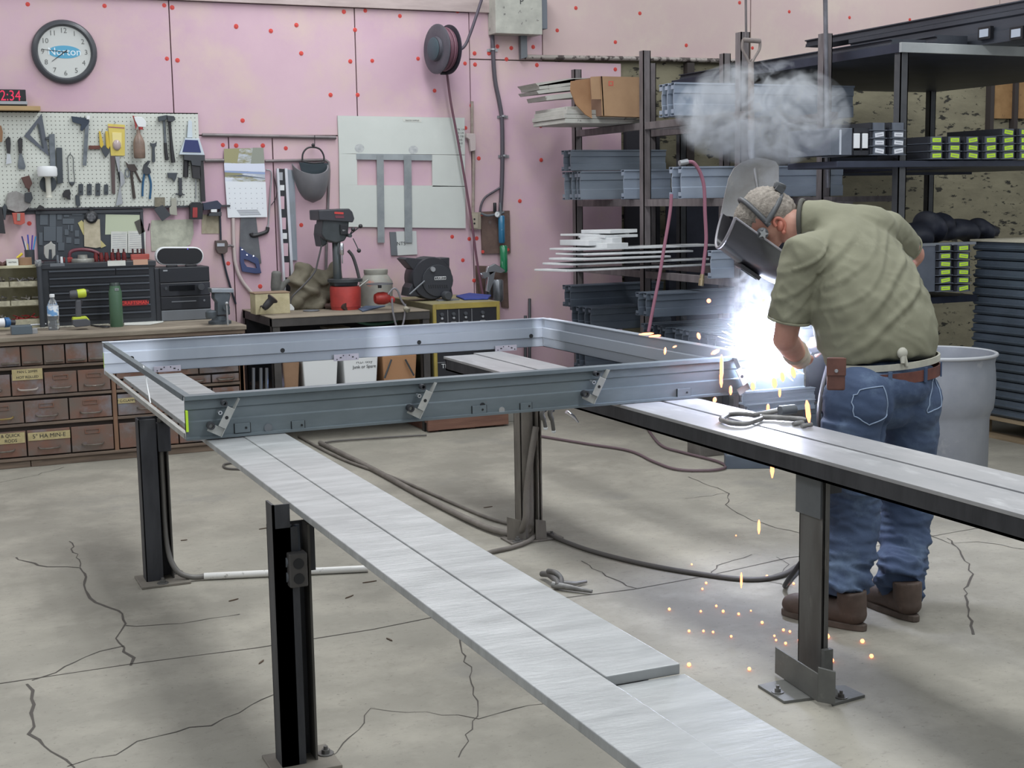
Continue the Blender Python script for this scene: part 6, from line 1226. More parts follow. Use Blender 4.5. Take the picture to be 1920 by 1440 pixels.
b = MB(); b.tube([at(1398, -30, Y=6.84), at(1399, 70, Y=6.84)], .007, 8); build(b, 'rod', rackmat, label='thin rod rising from the rack\'s first front upright to the ceiling', cat='rod', smooth=50)

ORD = ['nearest', 'second', 'third', 'fourth', 'fifth', 'sixth', 'seventh', 'eighth', 'ninth', 'tenth', 'eleventh']
def jamb_mb(X0, X1, Y, z0, z1, d=.055):
    h = z1-z0
    pts = [(0, 0), (.010, 0), (.010, h*.06), (.010, h*.34), (.018, h*.37), (.018, h*.66), (.010, h*.69), (.010, h*.94), (0, h*.95), (0, h), (d, h), (d, h-.012), (d-.003, h-.012), (d-.003, h-.003), (.014, h-.003), (.022, h*.7), (.026, h*.66), (.026, h*.37), (.022, h*.32), (.014, .003), (d-.003, .003), (d-.003, .012), (d, .012), (d, 0)]
    b = MB(); b.prism([(X0, Y+a, z0+z) for a, z in pts], (X1-X0, 0, 0)); return b
def bundle(Y, xl, yt, yb, xr, n, dY, where, m, zrest=None, cap=True):
    p0 = at(xl, yb, Y=Y); p1 = at(xl, yt, Y=Y); X1 = at(xr, yt, Y=Y).x; z0 = p0.z if zrest is None else zrest; z1 = p1.z
    for i in range(n):
        dx = random.uniform(-.015, .015) if i else 0
        t = thing('frame_jamb', ('grey jamb %s, %s%s' % (where, ORD[i], ' from the front' if i else '')) if n > 1 else 'grey jamb %s' % where, 'jamb', ((p0.x+X1)/2, Y+i*dY, z0), 'grey jambs '+where if n > 1 else None)
        b = jamb_mb(p0.x+dx, X1+dx, Y+i*dY, z0, z1, min(.055, dY*.9)); build(b, 'profile', m, t)
        if cap:
            b = MB(); h = z1-z0; b.box((p0.x+dx-.004, Y+i*dY+.012, z0+h*.08), (p0.x+dx+.003, Y+i*dY+min(.045, dY*.8), z0+h*.2)); build(b, 'end_tab', m, t)
            b = MB(); b.box((p0.x+dx-.004, Y+i*dY+.012, z1-h*.2), (p0.x+dx+.003, Y+i*dY+min(.045, dY*.8), z1-h*.08)); build(b, 'end_tab', m, t)
J1, J2, J3 = greysteel2, greysteel, darkjamb
bundle(7.35, 1266, 154, 203, 1603, 3, .075, 'lying on the top rack arms', J1, zA)
bundle(8.55, 1072, 281, 320, 1250, 2, .08, 'in upper layer of middle rack arms by wall', J2)
bundle(8.45, 1090, 321, 364, 1180, 4, .07, 'in lower layer of middle rack arms by wall', J2, zB)
bundle(8.15, 1172, 318, 364, 1260, 1, .08, 'short and single on middle rack arm behind upright', J1, zB)
bundle(7.15, 1280, 312, 364, 1583, 2, .085, 'on middle rack arms behind the shovel', J1, zB)
bundle(6.95, 1336, 470, 517, 1460, 1, .08, 'short, end turned out behind the welding mask', J1, zC)
bundle(8.45, 1072, 536, 576, 1245, 2, .085, 'in upper layer of low rack arms by wall', J3)
bundle(8.2, 1110, 578, 620, 1260, 4, .085, 'in second layer of low rack arms by wall', J3)
bundle(7.35, 1228, 551, 595, 1400, 3, .085, 'stacked upright above the long low row', J3)
bundle(6.85, 1345, 628, 672, 1560, 10, .095, 'in long low row at rack front', J3, zD)
bundle(8.3, 1100, 652, 694, 1300, 3, .08, 'on lowest rack level seen through the frame', J3)
bundle(7.4, 1265, 700, 745, 1500, 3, .085, 'low on the rack above the floor hose', J3, None)
bundle(6.6, 1395, 738, 760, 1530, 1, .06, 'with white edge low beside the worker\'s legs, upper one', J1)
bundle(6.45, 1405, 760, 778, 1530, 1, .06, 'with white edge low beside the worker\'s legs, lower one', J1)
for (px, py, Y) in ((1405, 778, 6.45), (1515, 778, 6.45), (1400, 760, 6.6), (1510, 760, 6.6)):
    p = at(px, py, Y=Y); b = MB(); b.box((p.x+.02, Y, 0), (p.x+.10, Y+.05, p.z-.001)); build(b, 'support_block', darkjamb, label='dark support block under the low white-edged jambs, %s %s' % ('left' if px < 1450 else 'right', 'front' if Y < 6.5 else 'rear'), cat='block', bevel=.003)
# pale boards, cardboard box on the upper left arm
wbd = mat('white_board_scrap', 'b5b4ae', .6, 0, 'a3a29b', 5, c3='77736f', s3=22, lo3=.62, hi3=.68)
def board(pts, Y, dpt, label, m=wbd, group=None, th=None, name='board_offcut'):
    p0 = at(pts[0], pts[3], Y=Y); p1 = at(pts[2], pts[1], Y=Y); b = MB(); b.box((p0.x, Y, p0.z), (p1.x, Y+dpt, p1.z)); return build(b, name, m, label=label, cat='board', group=group, bevel=.002)
pos = ['lowest', 'second from the bottom', 'third from the bottom', 'fourth from the bottom', 'fifth from the bottom', 'sixth from the bottom', 'seventh from the bottom', 'top']
zc = zA
for i, (xl, xr, Y, h_) in enumerate(((1078, 1205, 8.2, .030), (1076, 1195, 8.2, .028), (1080, 1160, 8.2, .030), (1082, 1150, 8.25, .024))):
    X0 = at(xl-18, 230, Y=Y).x; X1 = at(xr, 230, Y=Y).x; b = MB(); b.box((X0, Y, zc), (X1, Y+.5, zc+h_-.002)); build(b, 'board_offcut', wbd, label='speckled white board under the cardboard box, %s' % pos[i], cat='board', group='speckled boards under the cardboard box', bevel=.002); zc += h_
zb0 = zc
for i, (pts) in enumerate(([(1006, 170), (1070, 160), (1160, 150), (1166, 160), (1080, 168), (1010, 176)], [(1010, 160), (1075, 148), (1150, 146), (1156, 155), (1080, 160), (1012, 168)], [(1004, 156), (1068, 147), (1100, 146), (1108, 152), (1068, 155), (1010, 162)], [(1022, 180), (1070, 174), (1150, 170), (1156, 178), (1080, 182), (1025, 188)])):
    Y = 8.5; b = MB(); b.prism(P(pts, Y=Y), (0, .3, 0)); build(b, 'board_offcut', wbd, label='white plank end sticking out left beside the cardboard box, %s' % ['third from the top', 'second from the top', 'topmost', 'lowest'][i], cat='board', group='plank ends left of the cardboard box')
t = thing('cardboard_box', 'open brown cardboard box on the top left rack arm', 'box', (at(1140, 220, Y=8.2).x, 8.3, zA+.09))
cbx = mat('cardboard_tan', 'a78767', .8, 0, '99795c', 4)
b = MB(); b.prism(P([(1127, 143), (1214, 145), (1213, 220), (1130, 217)], Y=8.12), (0, .012, 0)); fr_ = build(b, 'front_panel', cbx, t)
b = MB(); b.prism(P([(1108, 150), (1127, 143), (1131, 217), (1110, 222)], Y=8.35), (0, .01, 0)); b.prism([at(1127, 143, Y=8.12), at(1131, 217, Y=8.12), at(1131, 217, Y=8.12)+Vector((-.04, .3, 0)), at(1127, 143, Y=8.12)+Vector((-.04, .3, 0))], (.008, 0, 0)); build(b, 'side_panel', mat('cardboard_dark', '7d6150', .8), t)
b = MB(); b.prism(P([(1071, 152), (1106, 148), (1110, 222), (1098, 215), (1080, 196), (1070, 170)], Y=8.15), (0, .010, 0)); build(b, 'flap', mat('cardboard_orange', 'a07a58', .8, 0, '8f6a4b', 5), t)
b = MB(); b.prism(P([(1108, 144), (1125, 143), (1127, 186), (1110, 186)], Y=8.13), (0, .008, 0)); build(b, 'flap', cbx, t)
b = MB(); b.prism([at(1108, 222, Y=8.36), at(1213, 222, Y=8.36), at(1213, 220, Y=8.14), at(1131, 218, Y=8.14)], (0, 0, .006)); build(b, 'bottom', cbx, t)
b = MB(); b.ring([at(x, y, Y=8.1195) for x, y in rect(1141, 152, 1150, 161)], [at(x, y, Y=8.1195) for x, y in rect(1143, 154, 1148, 159)], (0, -.0006, 0)); build(b, 'stamp', mat('stamp_red', 'bf5a4a', .7), fr_)
# pile of white boards on arm C
pile = [(1062, 1345, 499, 510, 7.7), (1072, 1330, 489, 498, 7.72), (1079, 1258, 481, 489, 7.7), (1102, 1300, 472, 479, 7.75), (1085, 1345, 461, 470, 7.8), (1138, 1178, 455, 465, 7.8), (1148, 1166, 446, 458, 7.85), (1104, 1128, 450, 461, 7.9), (1134, 1196, 440, 447, 7.9), (1109, 1180, 437, 443, 8.05), (1144, 1195, 430, 438, 7.95)]
wl2 = mat('white_lacquer', 'd0d2d2', .5, 0, 'bcbec0', 4)
for i, (x0, x1, y0, y1, Y) in enumerate(pile):
    p0 = at(x0, y1, Y=Y); p1 = at(x1, y0, Y=Y); b = MB(); dz = (Y-7.7)*0
    b.prism([(p0.x, Y, p0.z), (p1.x, Y, p0.z+random.uniform(-.004, .004)), (p1.x-.02, Y+.22, p0.z), (p0.x-.10+.02*(i % 3), Y+.26, p0.z)], (0, 0, max(.012, p1.z-p0.z)))
    build(b, 'board_offcut', wl2, label='white offcut in pile on third rack arm, %s' % ['at the very bottom', 'second layer up', 'third layer up, short', 'fourth layer up', 'fifth layer, long', 'small block under the neck', 'narrow standing block', 'small separate block at left', 'broad thin slab', 'thin slab behind the top one', 'thick slab on top'][i], cat='board', group='white offcuts on the third rack arm', bevel=.002)
# things hanging on the back wall behind the rack
b = MB(); b.box((at(1178, 400, Y=9.1).x, 9.12, .6), (at(1240, 400, Y=9.1).x, 9.17, at(1200, 245, Y=9.12).z)); build(b, 'door_1', mat('dark_door', '2c2a31', .7), kind='structure')
b = MB(); b.box((at(1248, 400, Y=9.1).x, 9.05, .3), (at(1480, 400, Y=9.1).x, 9.1, at(1300, 420, Y=9.1).z+.25)); build(b, 'wall_sheet', mat('blue_grey_sheet', '3b3d4c', .7, 0, '2e303c', 3), label='dark blue-grey sheet leaning at the wall behind the white offcuts', cat='sheet')
studm = mat('stud_dark', '3d3634', .8)
for i, x in enumerate((1293, 1400, 1475)):
    p = at(x, 118, Y=9.14); b = MB(); b.box((p.x-.03, 9.12, 0), (p.x+.03, 9.18, p.z)); build(b, 'trim_%d' % (3+i), studm, kind='structure')
# horizontal strips on the splotched wall
for i, (x0, x1, y0, y1, hx) in enumerate(((1400, 1724, 124, 137, '98a297'), (1410, 1545, 198, 213, 'b3aa9a'), (1345, 1470, 220, 234, 'b4a08e'))):
    p0 = at(x0, y1, Y=9.12); p1 = at(x1, y0, Y=9.12); b = MB(); b.box((p0.x, 9.12, p0.z), (p1.x, 9.18, p1.z)); build(b, 'trim_%d' % (6+i), mat('strip_'+hx, hx, .7, c2='8d8a7e', scale=9), kind='structure')
# ---------------------------------------------------------------- heavy shelf unit at the right edge
UX0, UY0 = 5.21, 6.36
un = thing('shelf_unit', 'tall dark steel shelf unit with a pale top edge at right', 'shelf unit', (5.9, 7.2, 0))
navy = mat('dark_navy_steel', '3a3f4e', .5, .3, '2f3340', 4)
zt0 = at(1690, 97, Y=UY0).z; zt1 = at(1690, 79, Y=UY0).z
b = MB(); b.box((UX0, UY0+.02, zt0), (7.6, 8.9, zt1-.004)); build(b, 'deck', navy, un)
b = MB(); b.box((UX0-.002, UY0, zt0-.002), (7.6, UY0+.02, zt1)); build(b, 'front_edge', mat('pale_edge', 'b1b5b4', .45, .2, '9b9fa0', 3), un, bevel=.002)
for (X, Y) in ((UX0+.01, UY0+.02), (7.5, UY0+.02), (UX0+.01, 8.8), (7.5, 8.8)):
    upright(un, X+.03, Y, zt0, .055, 0, mat('unit_post', '565759', .5, .3, '46474a', 6))
z2 = at(1750, 301, Y=UY0).z; z2b = at(1750, 313, Y=UY0).z
b = MB(); b.box((4.78, UY0, z2b), (7.6, 6.83, z2)); build(b, 'shelf', navy, un, bevel=.003)
b = MB(); b.box((6.1, 6.835, z2b), (7.6, 8.4, z2)); build(b, 'shelf', navy, un, bevel=.003)
b = MB(); b.box((6.12, 8.3, z2+.002), (7.6, 8.32, z2+.16)); build(b, 'back_rail', navy, un)
z3 = at(1790, 552, Y=UY0+.3).z
b = MB(); b.box((UX0+.05, UY0+.2, z3-.04), (5.99, 8.3, z3)); build(b, 'shelf', navy, un, bevel=.003)
b = MB(); b.box((UX0+.05, UY0+.9, 0), (5.99, UY0+.93, z3-.04)); build(b, 'back_sheet', mat('navy_sheet', '23263f', .6), un)
b = MB(); b.box((UX0+.06, 8.2, z3+.75), (7.4, 8.25, z3+.8)); build(b, 'brace', navy, un)
# long stock lying on the top deck
stk = mat('stack_grey', '4a4e56', .5, .2, '3e4149', 4, (2, .5, 2))
for i, (X0, X1, Y0, Y1, za, zb_, lb) in enumerate(((5.24, 5.50, 6.5, 8.85, 0, .035, 'flat long dark channel at the left edge of the shelf unit top'), (5.52, 5.76, 6.45, 8.8, 0, .06, 'second long dark channel on the shelf unit top'), (5.79, 6.05, 5.4, 7.6, 0, .165, 'tall long dark beam overhanging the front of the shelf unit top'), (5.80, 6.0, 5.5, 8.1, .168, .215, 'thin long panel lying over the tall dark beam'), (6.08, 6.4, 5.6, 8.1, 0, .16, 'dark beam behind the tall overhanging one'))):
    t = thing('steel_stock', lb, 'beam', ((X0+X1)/2, (Y0+Y1)/2, zt1+za))
    h = zb_-za; zq = zt1+za
    b = MB(); b.prism([(X0, Y0, zq), (X0+.008, Y0, zq+.004), (X0+.008, Y0, zq+h*.4), (X0+.016, Y0, zq+h*.45), (X0+.016, Y0, zq+h*.8), (X0, Y0, zq+h*.85), (X0, Y0, zq+h), (X1, Y0, zq+h), (X1, Y0, zq)], (0, Y1-Y0, 0)); build(b, 'profile', stk, t)
    if i == 2:
        for px in (1845, 1905):
            p = at(px, 62, X=X0-.02); b = MB(); b.box((X0-.02, p.y-.05, p.z-.035), (X0+.004, p.y+.05, p.z+.035)); e_ = build(b, 'hinge_box', black, t)
            b = MB(); b.box((X0-.023, p.y-.035, p.z-.022), (X0-.02, p.y+.035, p.z+.022)); build(b, 'cover_plate', mat('pale_blue_grey', 'b4bcc8', .5), e_)
# stickered jamb ends
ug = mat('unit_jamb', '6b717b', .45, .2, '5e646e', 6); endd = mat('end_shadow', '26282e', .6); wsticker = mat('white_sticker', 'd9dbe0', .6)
def sjamb(x0, y0, x1, y1, Y, dep, sticker, label, group):
    p0 = at(x0, y1, Y=Y); p1 = at(x1, y0, Y=Y); g = .0015
    X0, X1, Z0, Z1 = p0.x+g, p1.x-g, p0.z+.001, p1.z-.001; w_ = X1-X0; h = Z1-Z0
    t = thing('boxed_jamb', label, 'jamb', ((X0+X1)/2, Y+dep/2, Z0), group)
    k = .17
    b = MB(); b.prism([(X0, Y, Z0), (X0, Y, Z0+.004), (X0+w_*k, Y, Z0+.004), (X0+w_*k, Y, Z1-.002), (X1-w_*k, Y, Z1-.002), (X1-w_*k, Y, Z0+.004), (X1, Y, Z0+.004), (X1, Y, Z0)], (0, dep, 0)); build(b, 'profile', ug, t)
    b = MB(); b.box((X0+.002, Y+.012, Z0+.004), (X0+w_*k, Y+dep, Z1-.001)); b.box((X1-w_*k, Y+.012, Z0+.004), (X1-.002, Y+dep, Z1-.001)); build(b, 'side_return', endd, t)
    if sticker is None: return t
    cx = (X0+X1)/2; cz = (Z0+Z1)/2; a = R(random.uniform(-8, 8)); ux = Vector((math.cos(a), 0, math.sin(a)))*w_*.27; uz = Vector((-math.sin(a), 0, math.cos(a)))*h*.27
    b = MB(); b.obox((cx, Y-.002, cz), ux, (0, .001, 0), uz); s_ = build(b, 'sticker', sticker, t)
    b = MB(); b.obox((cx, Y-.0032, cz), ux*.7, (0, .0002, 0), uz*.16); build(b, 'printed_line', mat('sticker_print', '5d7a2a' if sticker is lime else '8a8d96', .7), s_)
    return t
RW = ['bottom', 'second', 'third', 'top', 'fifth', 'topmost']
CN = ['first', 'second', 'third', 'fourth', 'fifth', 'sixth']
for c_, (x0, x1) in enumerate(((1633, 1664), (1669, 1700))):
    rows = [(275, 291), (260, 275), (245, 260), (229, 245)]
    for r_, (y0, y1) in enumerate(rows):
        sjamb(x0, y0, x1, y1, UY0-.02, .46, wsticker if r_ < 3 else None, 'grey jamb end with %s in %s white-labelled column, %s row' % ('white sticker' if r_ < 3 else 'no sticker', 'left' if c_ == 0 else 'right', RW[r_]), 'white-labelled jamb ends on the shelf unit')
for c_, x0 in enumerate((1741, 1775, 1809, 1843, 1876, 1908)):
    n = 3 if c_ < 4 else 4
    for r_ in range(n):
        y1 = 299-r_*14.6; sjamb(x0, y1-14.6, x0+30, y1, UY0-.02, .46, lime, 'lime-stickered jamb end on the middle shelf, %s column, %s row' % (CN[c_], ['bottom', 'second', 'third', 'fourth'][r_]), 'lime-stickered jamb ends on the middle shelf')
for c_, x0 in enumerate((1757, 1791)):
    for r_ in range(6):
        y1 = 548-r_*15.1; sjamb(x0, y1-15.1, x0+31, y1, UY0+.1, 1.3, lime, 'lime-stickered jamb end on the lower shelf, %s column, %s row' % (['left', 'right'][c_], ['bottom', 'second', 'third', 'fourth', 'fifth', 'top'][r_]), 'lime-stickered jamb ends on the lower shelf')
p0 = at(1712, 549, Y=UY0+.12); p1 = at(1755, 457, Y=UY0+.12); t = thing('side_panel_stack', 'plain grey panel standing left of the lower lime-stickered ends', 'panel', ((p0.x+p1.x)/2, UY0+.2, p0.z))
b = MB(); b.box((p0.x-.15, UY0+.12, p0.z), (p1.x, UY0+.16, p1.z)); build(b, 'panel', ug, t, bevel=.002); b = MB(); b.box((p0.x-.15, UY0+.115, p1.z-.012), (p1.x+.3, UY0+.165, p1.z+.004)); build(b, 'top_lip', mat('dull_lip', '8b8f94', .4, .3), t)
# grey box with white gadgets left of the white-labelled ends
t = thing('grey_header', 'smooth grey steel header piece with a pale vertical strip on the middle shelf', 'header', at(1595, 292, Y=UY0))
p0 = at(1557, 291, Y=UY0-.0); p1 = at(1598, 240, Y=UY0); b = MB(); b.box((p0.x, UY0, p0.z), (p1.x, UY0+.4, p1.z)); build(b, 'body', ug, t, bevel=.002)
b = MB(); bxp(b, 1574, 243, 1578, 290, UY0-.004, .004); build(b, 'pale_strip', mat('pale_strip', 'b9bec6', .4), t)
for i, (x0, x1) in enumerate(((1602, 1613), (1618, 1628))):
    b = MB(); bxp(b, x0, 250, x1, 278, UY0-.01, .06); build(b, 'white_fitting', white, label='white fitting clipped in dark holder beside the grey header, %s one' % ('left' if i == 0 else 'right'), cat='fitting', bevel=.003)
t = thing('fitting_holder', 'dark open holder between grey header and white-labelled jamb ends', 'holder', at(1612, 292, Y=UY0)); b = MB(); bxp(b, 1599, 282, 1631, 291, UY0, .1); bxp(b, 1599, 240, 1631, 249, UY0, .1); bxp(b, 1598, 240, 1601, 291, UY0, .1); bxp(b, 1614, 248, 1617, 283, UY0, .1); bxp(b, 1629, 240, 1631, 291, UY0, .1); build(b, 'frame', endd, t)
# dark bags and junk on the lower shelf
t = thing('junk_bags', 'heap of dark bags and cloth above the lower lime-stickered ends', 'bags', at(1790, 452, Y=UY0+.5))
mb = MB()
for (px, py, r_) in ((1720, 440, .13), (1745, 425, .14), (1770, 440, .10), (1795, 435, .11), (1815, 432, .10), (1840, 432, .11), (1858, 436, .08), (1700, 446, .10)): mb.ball(at(px, py, Y=UY0+.55), (r_, r_, r_*.6), 12, 8)
remesh(mb, .016, 'bags', mat('dark_bag', '2a2d3a', .6, 0, '3a3d47', 7), t, 2, lambda p, n_: .02*math.sin(p.x*30+p.z*20+2*math.sin(p.x*17)))
# louvred stack of long dark panels on a pallet
SX, SY0, SY1 = 6.02, 4.6, 6.62
z0 = .13; ztp = at(1836, 452, X=SX).z if False else at(1836, 452, Y=SY1).z
n = 19; lh = (ztp-z0)/n
for i in range(n):
    a = z0+i*lh; dx = random.uniform(-.006, .006)
    b = MB(); b.prism([(SX+dx, SY0, a+.004), (SX+dx-.012, SY0, a+lh*.30), (SX+dx-.012, SY0, a+lh*.42), (SX+dx+.004, SY0, a+lh*.5), (SX+dx+.004, SY0, a+lh*.92), (SX+dx+.02, SY0, a+lh-.001), (SX+1.0, SY0, a+lh-.001), (SX+1.0, SY0, a+.001), (SX+dx+.02, SY0, a+.001)], (0, SY1-SY0+random.uniform(-.01, .01), 0))
    build(b, 'stacked_panel', mat('slate_panel', '5c6672', .45, .15, '505963', 4), label='dark slate panel in the tall stack on the pallet, %s' % ('lowest' if i == 0 else 'topmost' if i == n-1 else '%s up from the pallet' % ['', '2nd', '3rd', '4th', '5th', '6th', '7th', '8th', '9th', '10th', '11th', '12th', '13th', '14th', '15th', '16th', '17th', '18th'][i]), cat='panel', group='slate panels stacked on the pallet at right')
b = MB(); b.box((SX-.02, SY0, ztp), (SX+1.0, SY1+.03, ztp+.012)); build(b, 'cover_board', mat('pale_cover', 'c3bda9', .6), label='pale thin board topping the tall slate panel stack', cat='board')
t = thing('wood_pallet', 'pale wooden pallet under the tall slate panel stack', 'pallet', (SX+.5, 5.6, 0)); pm_ = mat('pallet_wood', '9c8a70', .75, 0, '84735c', 5, (3, .6, 4), bump=.15)
for k in range(5):
    b = MB(); b.box((SX-.03+.22*k, SY0, .112), (SX+.10+.22*k, SY1+.04, .129)); build(b, 'deck_board', pm_, t, bevel=.002)
for y_ in (SY0+.1, (SY0+SY1)/2, SY1-.1):
    for x_ in (SX-.02, SX+.45, SX+.9):
        b = MB(); b.box((x_, y_, .018), (x_+.10, y_+.10, .096)); build(b, 'block', pm_, t, bevel=.002)
    b = MB(); b.box((SX-.03, y_, .096), (SX+1.0, y_+.1, .112)); build(b, 'stringer', pm_, t)
for x_ in (SX-.03, SX+.44, SX+.9):
    b = MB(); b.box((x_, SY0, 0), (x_+.11, SY1+.03, .018)); build(b, 'bottom_board', pm_, t, bevel=.002)
# orange plywood between studs
osb = mat('orange_osb', 'a37f55', .8, 0, '8a6842', 7, c3='5c4733', s3=12, lo3=.6, hi3=.7)
for (x0, x1) in ((1864, 1903), (1909, 1960)):
    p0 = at(x0, 222, Y=9.15); p1 = at(x1, 142, Y=9.15); b = MB(); b.box((p0.x, 9.15, p0.z), (p1.x, 9.179, p1.z)); build(b, 'plywood_panel', osb, wall)
for x in (1861, 1906):
    p = at(x, 140, Y=9.13); b = MB(); b.box((p.x-.02, 9.12, 1.9), (p.x+.02, 9.179, p.z)); build(b, 'stud', studm, wall)
# drum
t = thing('drum', 'grey-blue plastic drum standing behind the worker', 'drum', (4.6, 5.3, 0)); dm = mat('drum_grey', '8a8d93', .5, 0, '7c8087', 5, c3='9b9c9f', s3=9)
Rd = .275; zd = .715
b = MB(); prof_ = [(Rd*.86, 0), (Rd*.90, .02), (Rd*.905, .40), (Rd*.93, .43), (Rd*.97, .45), (Rd*.99, .50), (Rd*1.0, .58), (Rd*.985, .64), (Rd*.97, .67), (Rd*.985, .69), (Rd*1.0, zd-.006), (Rd*.995, zd), (Rd*.955, zd), (Rd*.945, zd-.02), (Rd*.93, .62), (Rd*.88, .40), (Rd*.86, .05), (.0, .04)]
b.lathe(prof_, (4.6, 5.3, 0), n=48); build(b, 'body', dm, t, smooth=35)
b = MB(); n_ = 48; b.tube([(4.6+Rd*math.cos(2*math.pi*k/n_), 5.3+Rd*math.sin(2*math.pi*k/n_), zd-.004) for k in range(n_+1)], .009, 8, False); build(b, 'rim', mat('drum_rim', 'a3a5a8', .45), t, smooth=60)
# blocks and dark stock lying low under the right rail
b = MB(); q = at(1312, 858, Z=0); b.box((q.x, q.y, 0), (q.x+.22, q.y+.14, .085)); build(b, 'wood_block', mat('grey_block', '6a6661', .8, 0, '5b5752', 9), label='weathered grey block on the floor under the right rail', cat='block', bevel=.004)
q = at(1370, 880, Z=0); t = thing('low_stock', 'dark steel channel lying on the floor beyond the weathered block', 'channel', (q.x+.3, q.y, 0)); b = MB(); b.prism([(q.x-.02, q.y+.02, 0), (q.x+.65, q.y-.30, 0), (q.x+.69, q.y-.22, 0), (q.x+.02, q.y+.10, 0)], (0, 0, .075)); build(b, 'profile', darkjamb, t, bevel=.003)
b = MB(); b.prism([(q.x+.0, q.y+.035, .0755), (q.x+.3, q.y-.11, .0755), (q.x+.32, q.y-.07, .0755), (q.x+.02, q.y+.075, .0755)], (0, 0, .015)); build(b, 'top_plate', mat('pale_metal', 'b9b8b2'), t)
# ---------------------------------------------------------------- shovel, hanging hoses
YS = 6.78
t = thing('shovel', 'old D-handled steel shovel hanging blade-down on the rack upright', 'shovel', at(1395, 300, Y=YS)); shw = mat('shovel_wood', '8f8580', .6, 0, '776d69', 6); shs = mat('shovel_steel', 'a8a8aa', .42, .45, '94928f', 5, c3='b8b4ae', s3=8)
b = MB(); b.tube(P([(1394, 75), (1425, 77)], Y=YS), .014, 10); build(b, 'grip', shw, t, smooth=50)
b = MB(); b.tube(smoothpath(P([(1393, 74), (1392, 92), (1400, 108), (1407, 122)], Y=YS)), .008, 8); b.tube(smoothpath(P([(1425, 76), (1424, 92), (1415, 108), (1408, 122)], Y=YS)), .008, 8); build(b, 'yoke', shw, t, smooth=50)
b = MB(); b.tube(P([(1408, 116), (1409, 246)], Y=YS), [.016, .019], 12); build(b, 'shaft', shw, t, smooth=50)
b = MB(); b.tube(P([(1408, 244), (1409, 290), (1411, 304)], Y=YS), [.020, .018, .012], 12); build(b, 'socket', mat('socket_bright', 'c6cad2', .3, .6), t, smooth=50)
out = [(1383, 305), (1400, 298), (1411, 296), (1428, 298), (1446, 303), (1452, 312), (1452, 345), (1450, 375), (1440, 400), (1408, 412), (1343, 403), (1350, 370), (1358, 335), (1368, 316)]
b = MB(); cen = at(1405, 350, Y=YS); vs = []; fs = []
pl_ = P(out, Y=YS); n = len(pl_); rings = 5
for r_ in range(rings+1):
    f = r_/rings
    for p in pl_:
        q = cen.lerp(p, f); q = q+Vector((0, -.01-.035*f*f+.02*(abs((q.x-cen.x))/.12)*0, 0)); vs.append(q)
m_ = len(vs); vs += [v+Vector((0, .004, 0)) for v in vs]
for r_ in range(rings):
    for k in range(n):
        a = r_*n+k; c_ = r_*n+(k+1) % n; fs += [(a, c_, c_+n, a+n), (m_+a, m_+a+n, m_+c_+n, m_+c_)]
for k in range(n): a = rings*n+k; c_ = rings*n+(k+1) % n; fs.append((a, c_, m_+c_, m_+a))
b.add(vs, fs); bl = build(b, 'blade', shs, t, smooth=60)
b = MB(); b.tube(smoothpath(P([(1412, 300), (1418, 330), (1424, 380), (1426, 404)], Y=YS-.03)), [.010]*18+[.004], 8) if False else b.tube(P([(1411, 302), (1419, 345), (1424, 385)], Y=YS-.012), [.016, .012, .004], 8); build(b, 'rib', shs, bl, smooth=60)
hosem = mat('pink_hose', '8a5a6a', .45)
def hose(pts, Y, r, label, tip=None, m=hosem):
    t = thing('air_hose', label, 'hose', at(*pts[0], Y=Y)); b = MB(); b.tube(smoothpath(P(pts, Y=Y)), r, 10); build(b, 'tube', m, t, smooth=60)
    if tip:
        b = MB(); a = at(*tip[0], Y=Y); c_ = at(*tip[1], Y=Y); b.tube([a, a.lerp(c_, .4), a.lerp(c_, .45), c_], [.013, .013, .016, .016], 10); build(b, 'brass_coupling', mat('brass', '9a8a6c', .35, .7), t, smooth=40)
    return t
hose([(1288, 304), (1300, 305), (1312, 322), (1320, 350), (1322, 400), (1324, 450), (1320, 490), (1317, 515)], 6.75, .0105, 'pink air hose looped over the rack with a brass coupling at its end', ((1317, 514), (1314, 536)))
b = MB(); b.tube([at(1274, 306, Y=6.75), at(1289, 303, Y=6.75)], .016, 10); build(b, 'hose_nozzle', silver, label='bright nozzle at the upper end of the looped pink hose', cat='nozzle', smooth=50)
hose([(1259, 364), (1256, 400), (1246, 460), (1236, 520), (1226, 570), (1216, 622)], 6.75, .0095, 'pink air hose slanting down left from the rack toward the frame')
# clamps hanging below the frame, loose clamp on the floor, clamps on the right rail
cast = mat('cast_grey', '8b8a88', .45, .5, '6f6d6b', 20)
def locking(par, a, c_, r0, m=cast):
    b = MB(); b.tube([a, c_], [r0, r0*.7], 8); return build(b, 'arm', m, par, smooth=50)
for i, (x0, y0, x1, y1) in enumerate(((1021, 772, 1023, 806), (1036, 772, 1038, 812))):
    t = thing('c_clamp', 'small steel clamp hanging under the frame right of the middle post, %s one' % ('left' if i == 0 else 'right'), 'clamp', at(x0, y0, Y=FY0+.25)); YY = FY0+.25
    b = MB(); b.tube(smoothpath(P([(x0-2, y0-6), (x0-5, y0+4), (x0-1, y0+16), (x1, y1-4)], Y=YY)), [.010]*12+[.008]*6+[.007], 8); build(b, 'frame', rustysteel, t, smooth=50)
    b = MB(); b.lathe([(.006, 0), (.009, .004), (.009, .010)], at(x1, y1, Y=YY), (0, 0, 1), 10); build(b, 'pad', white, t)
    b = MB(); b.prism(P([(x0-8, y0-10), (x0+6, y0-11), (x0+4, y0), (x0-3, y0+2)], Y=YY), (0, .016, 0)); build(b, 'jaw', darkgrey, t, bevel=.002)
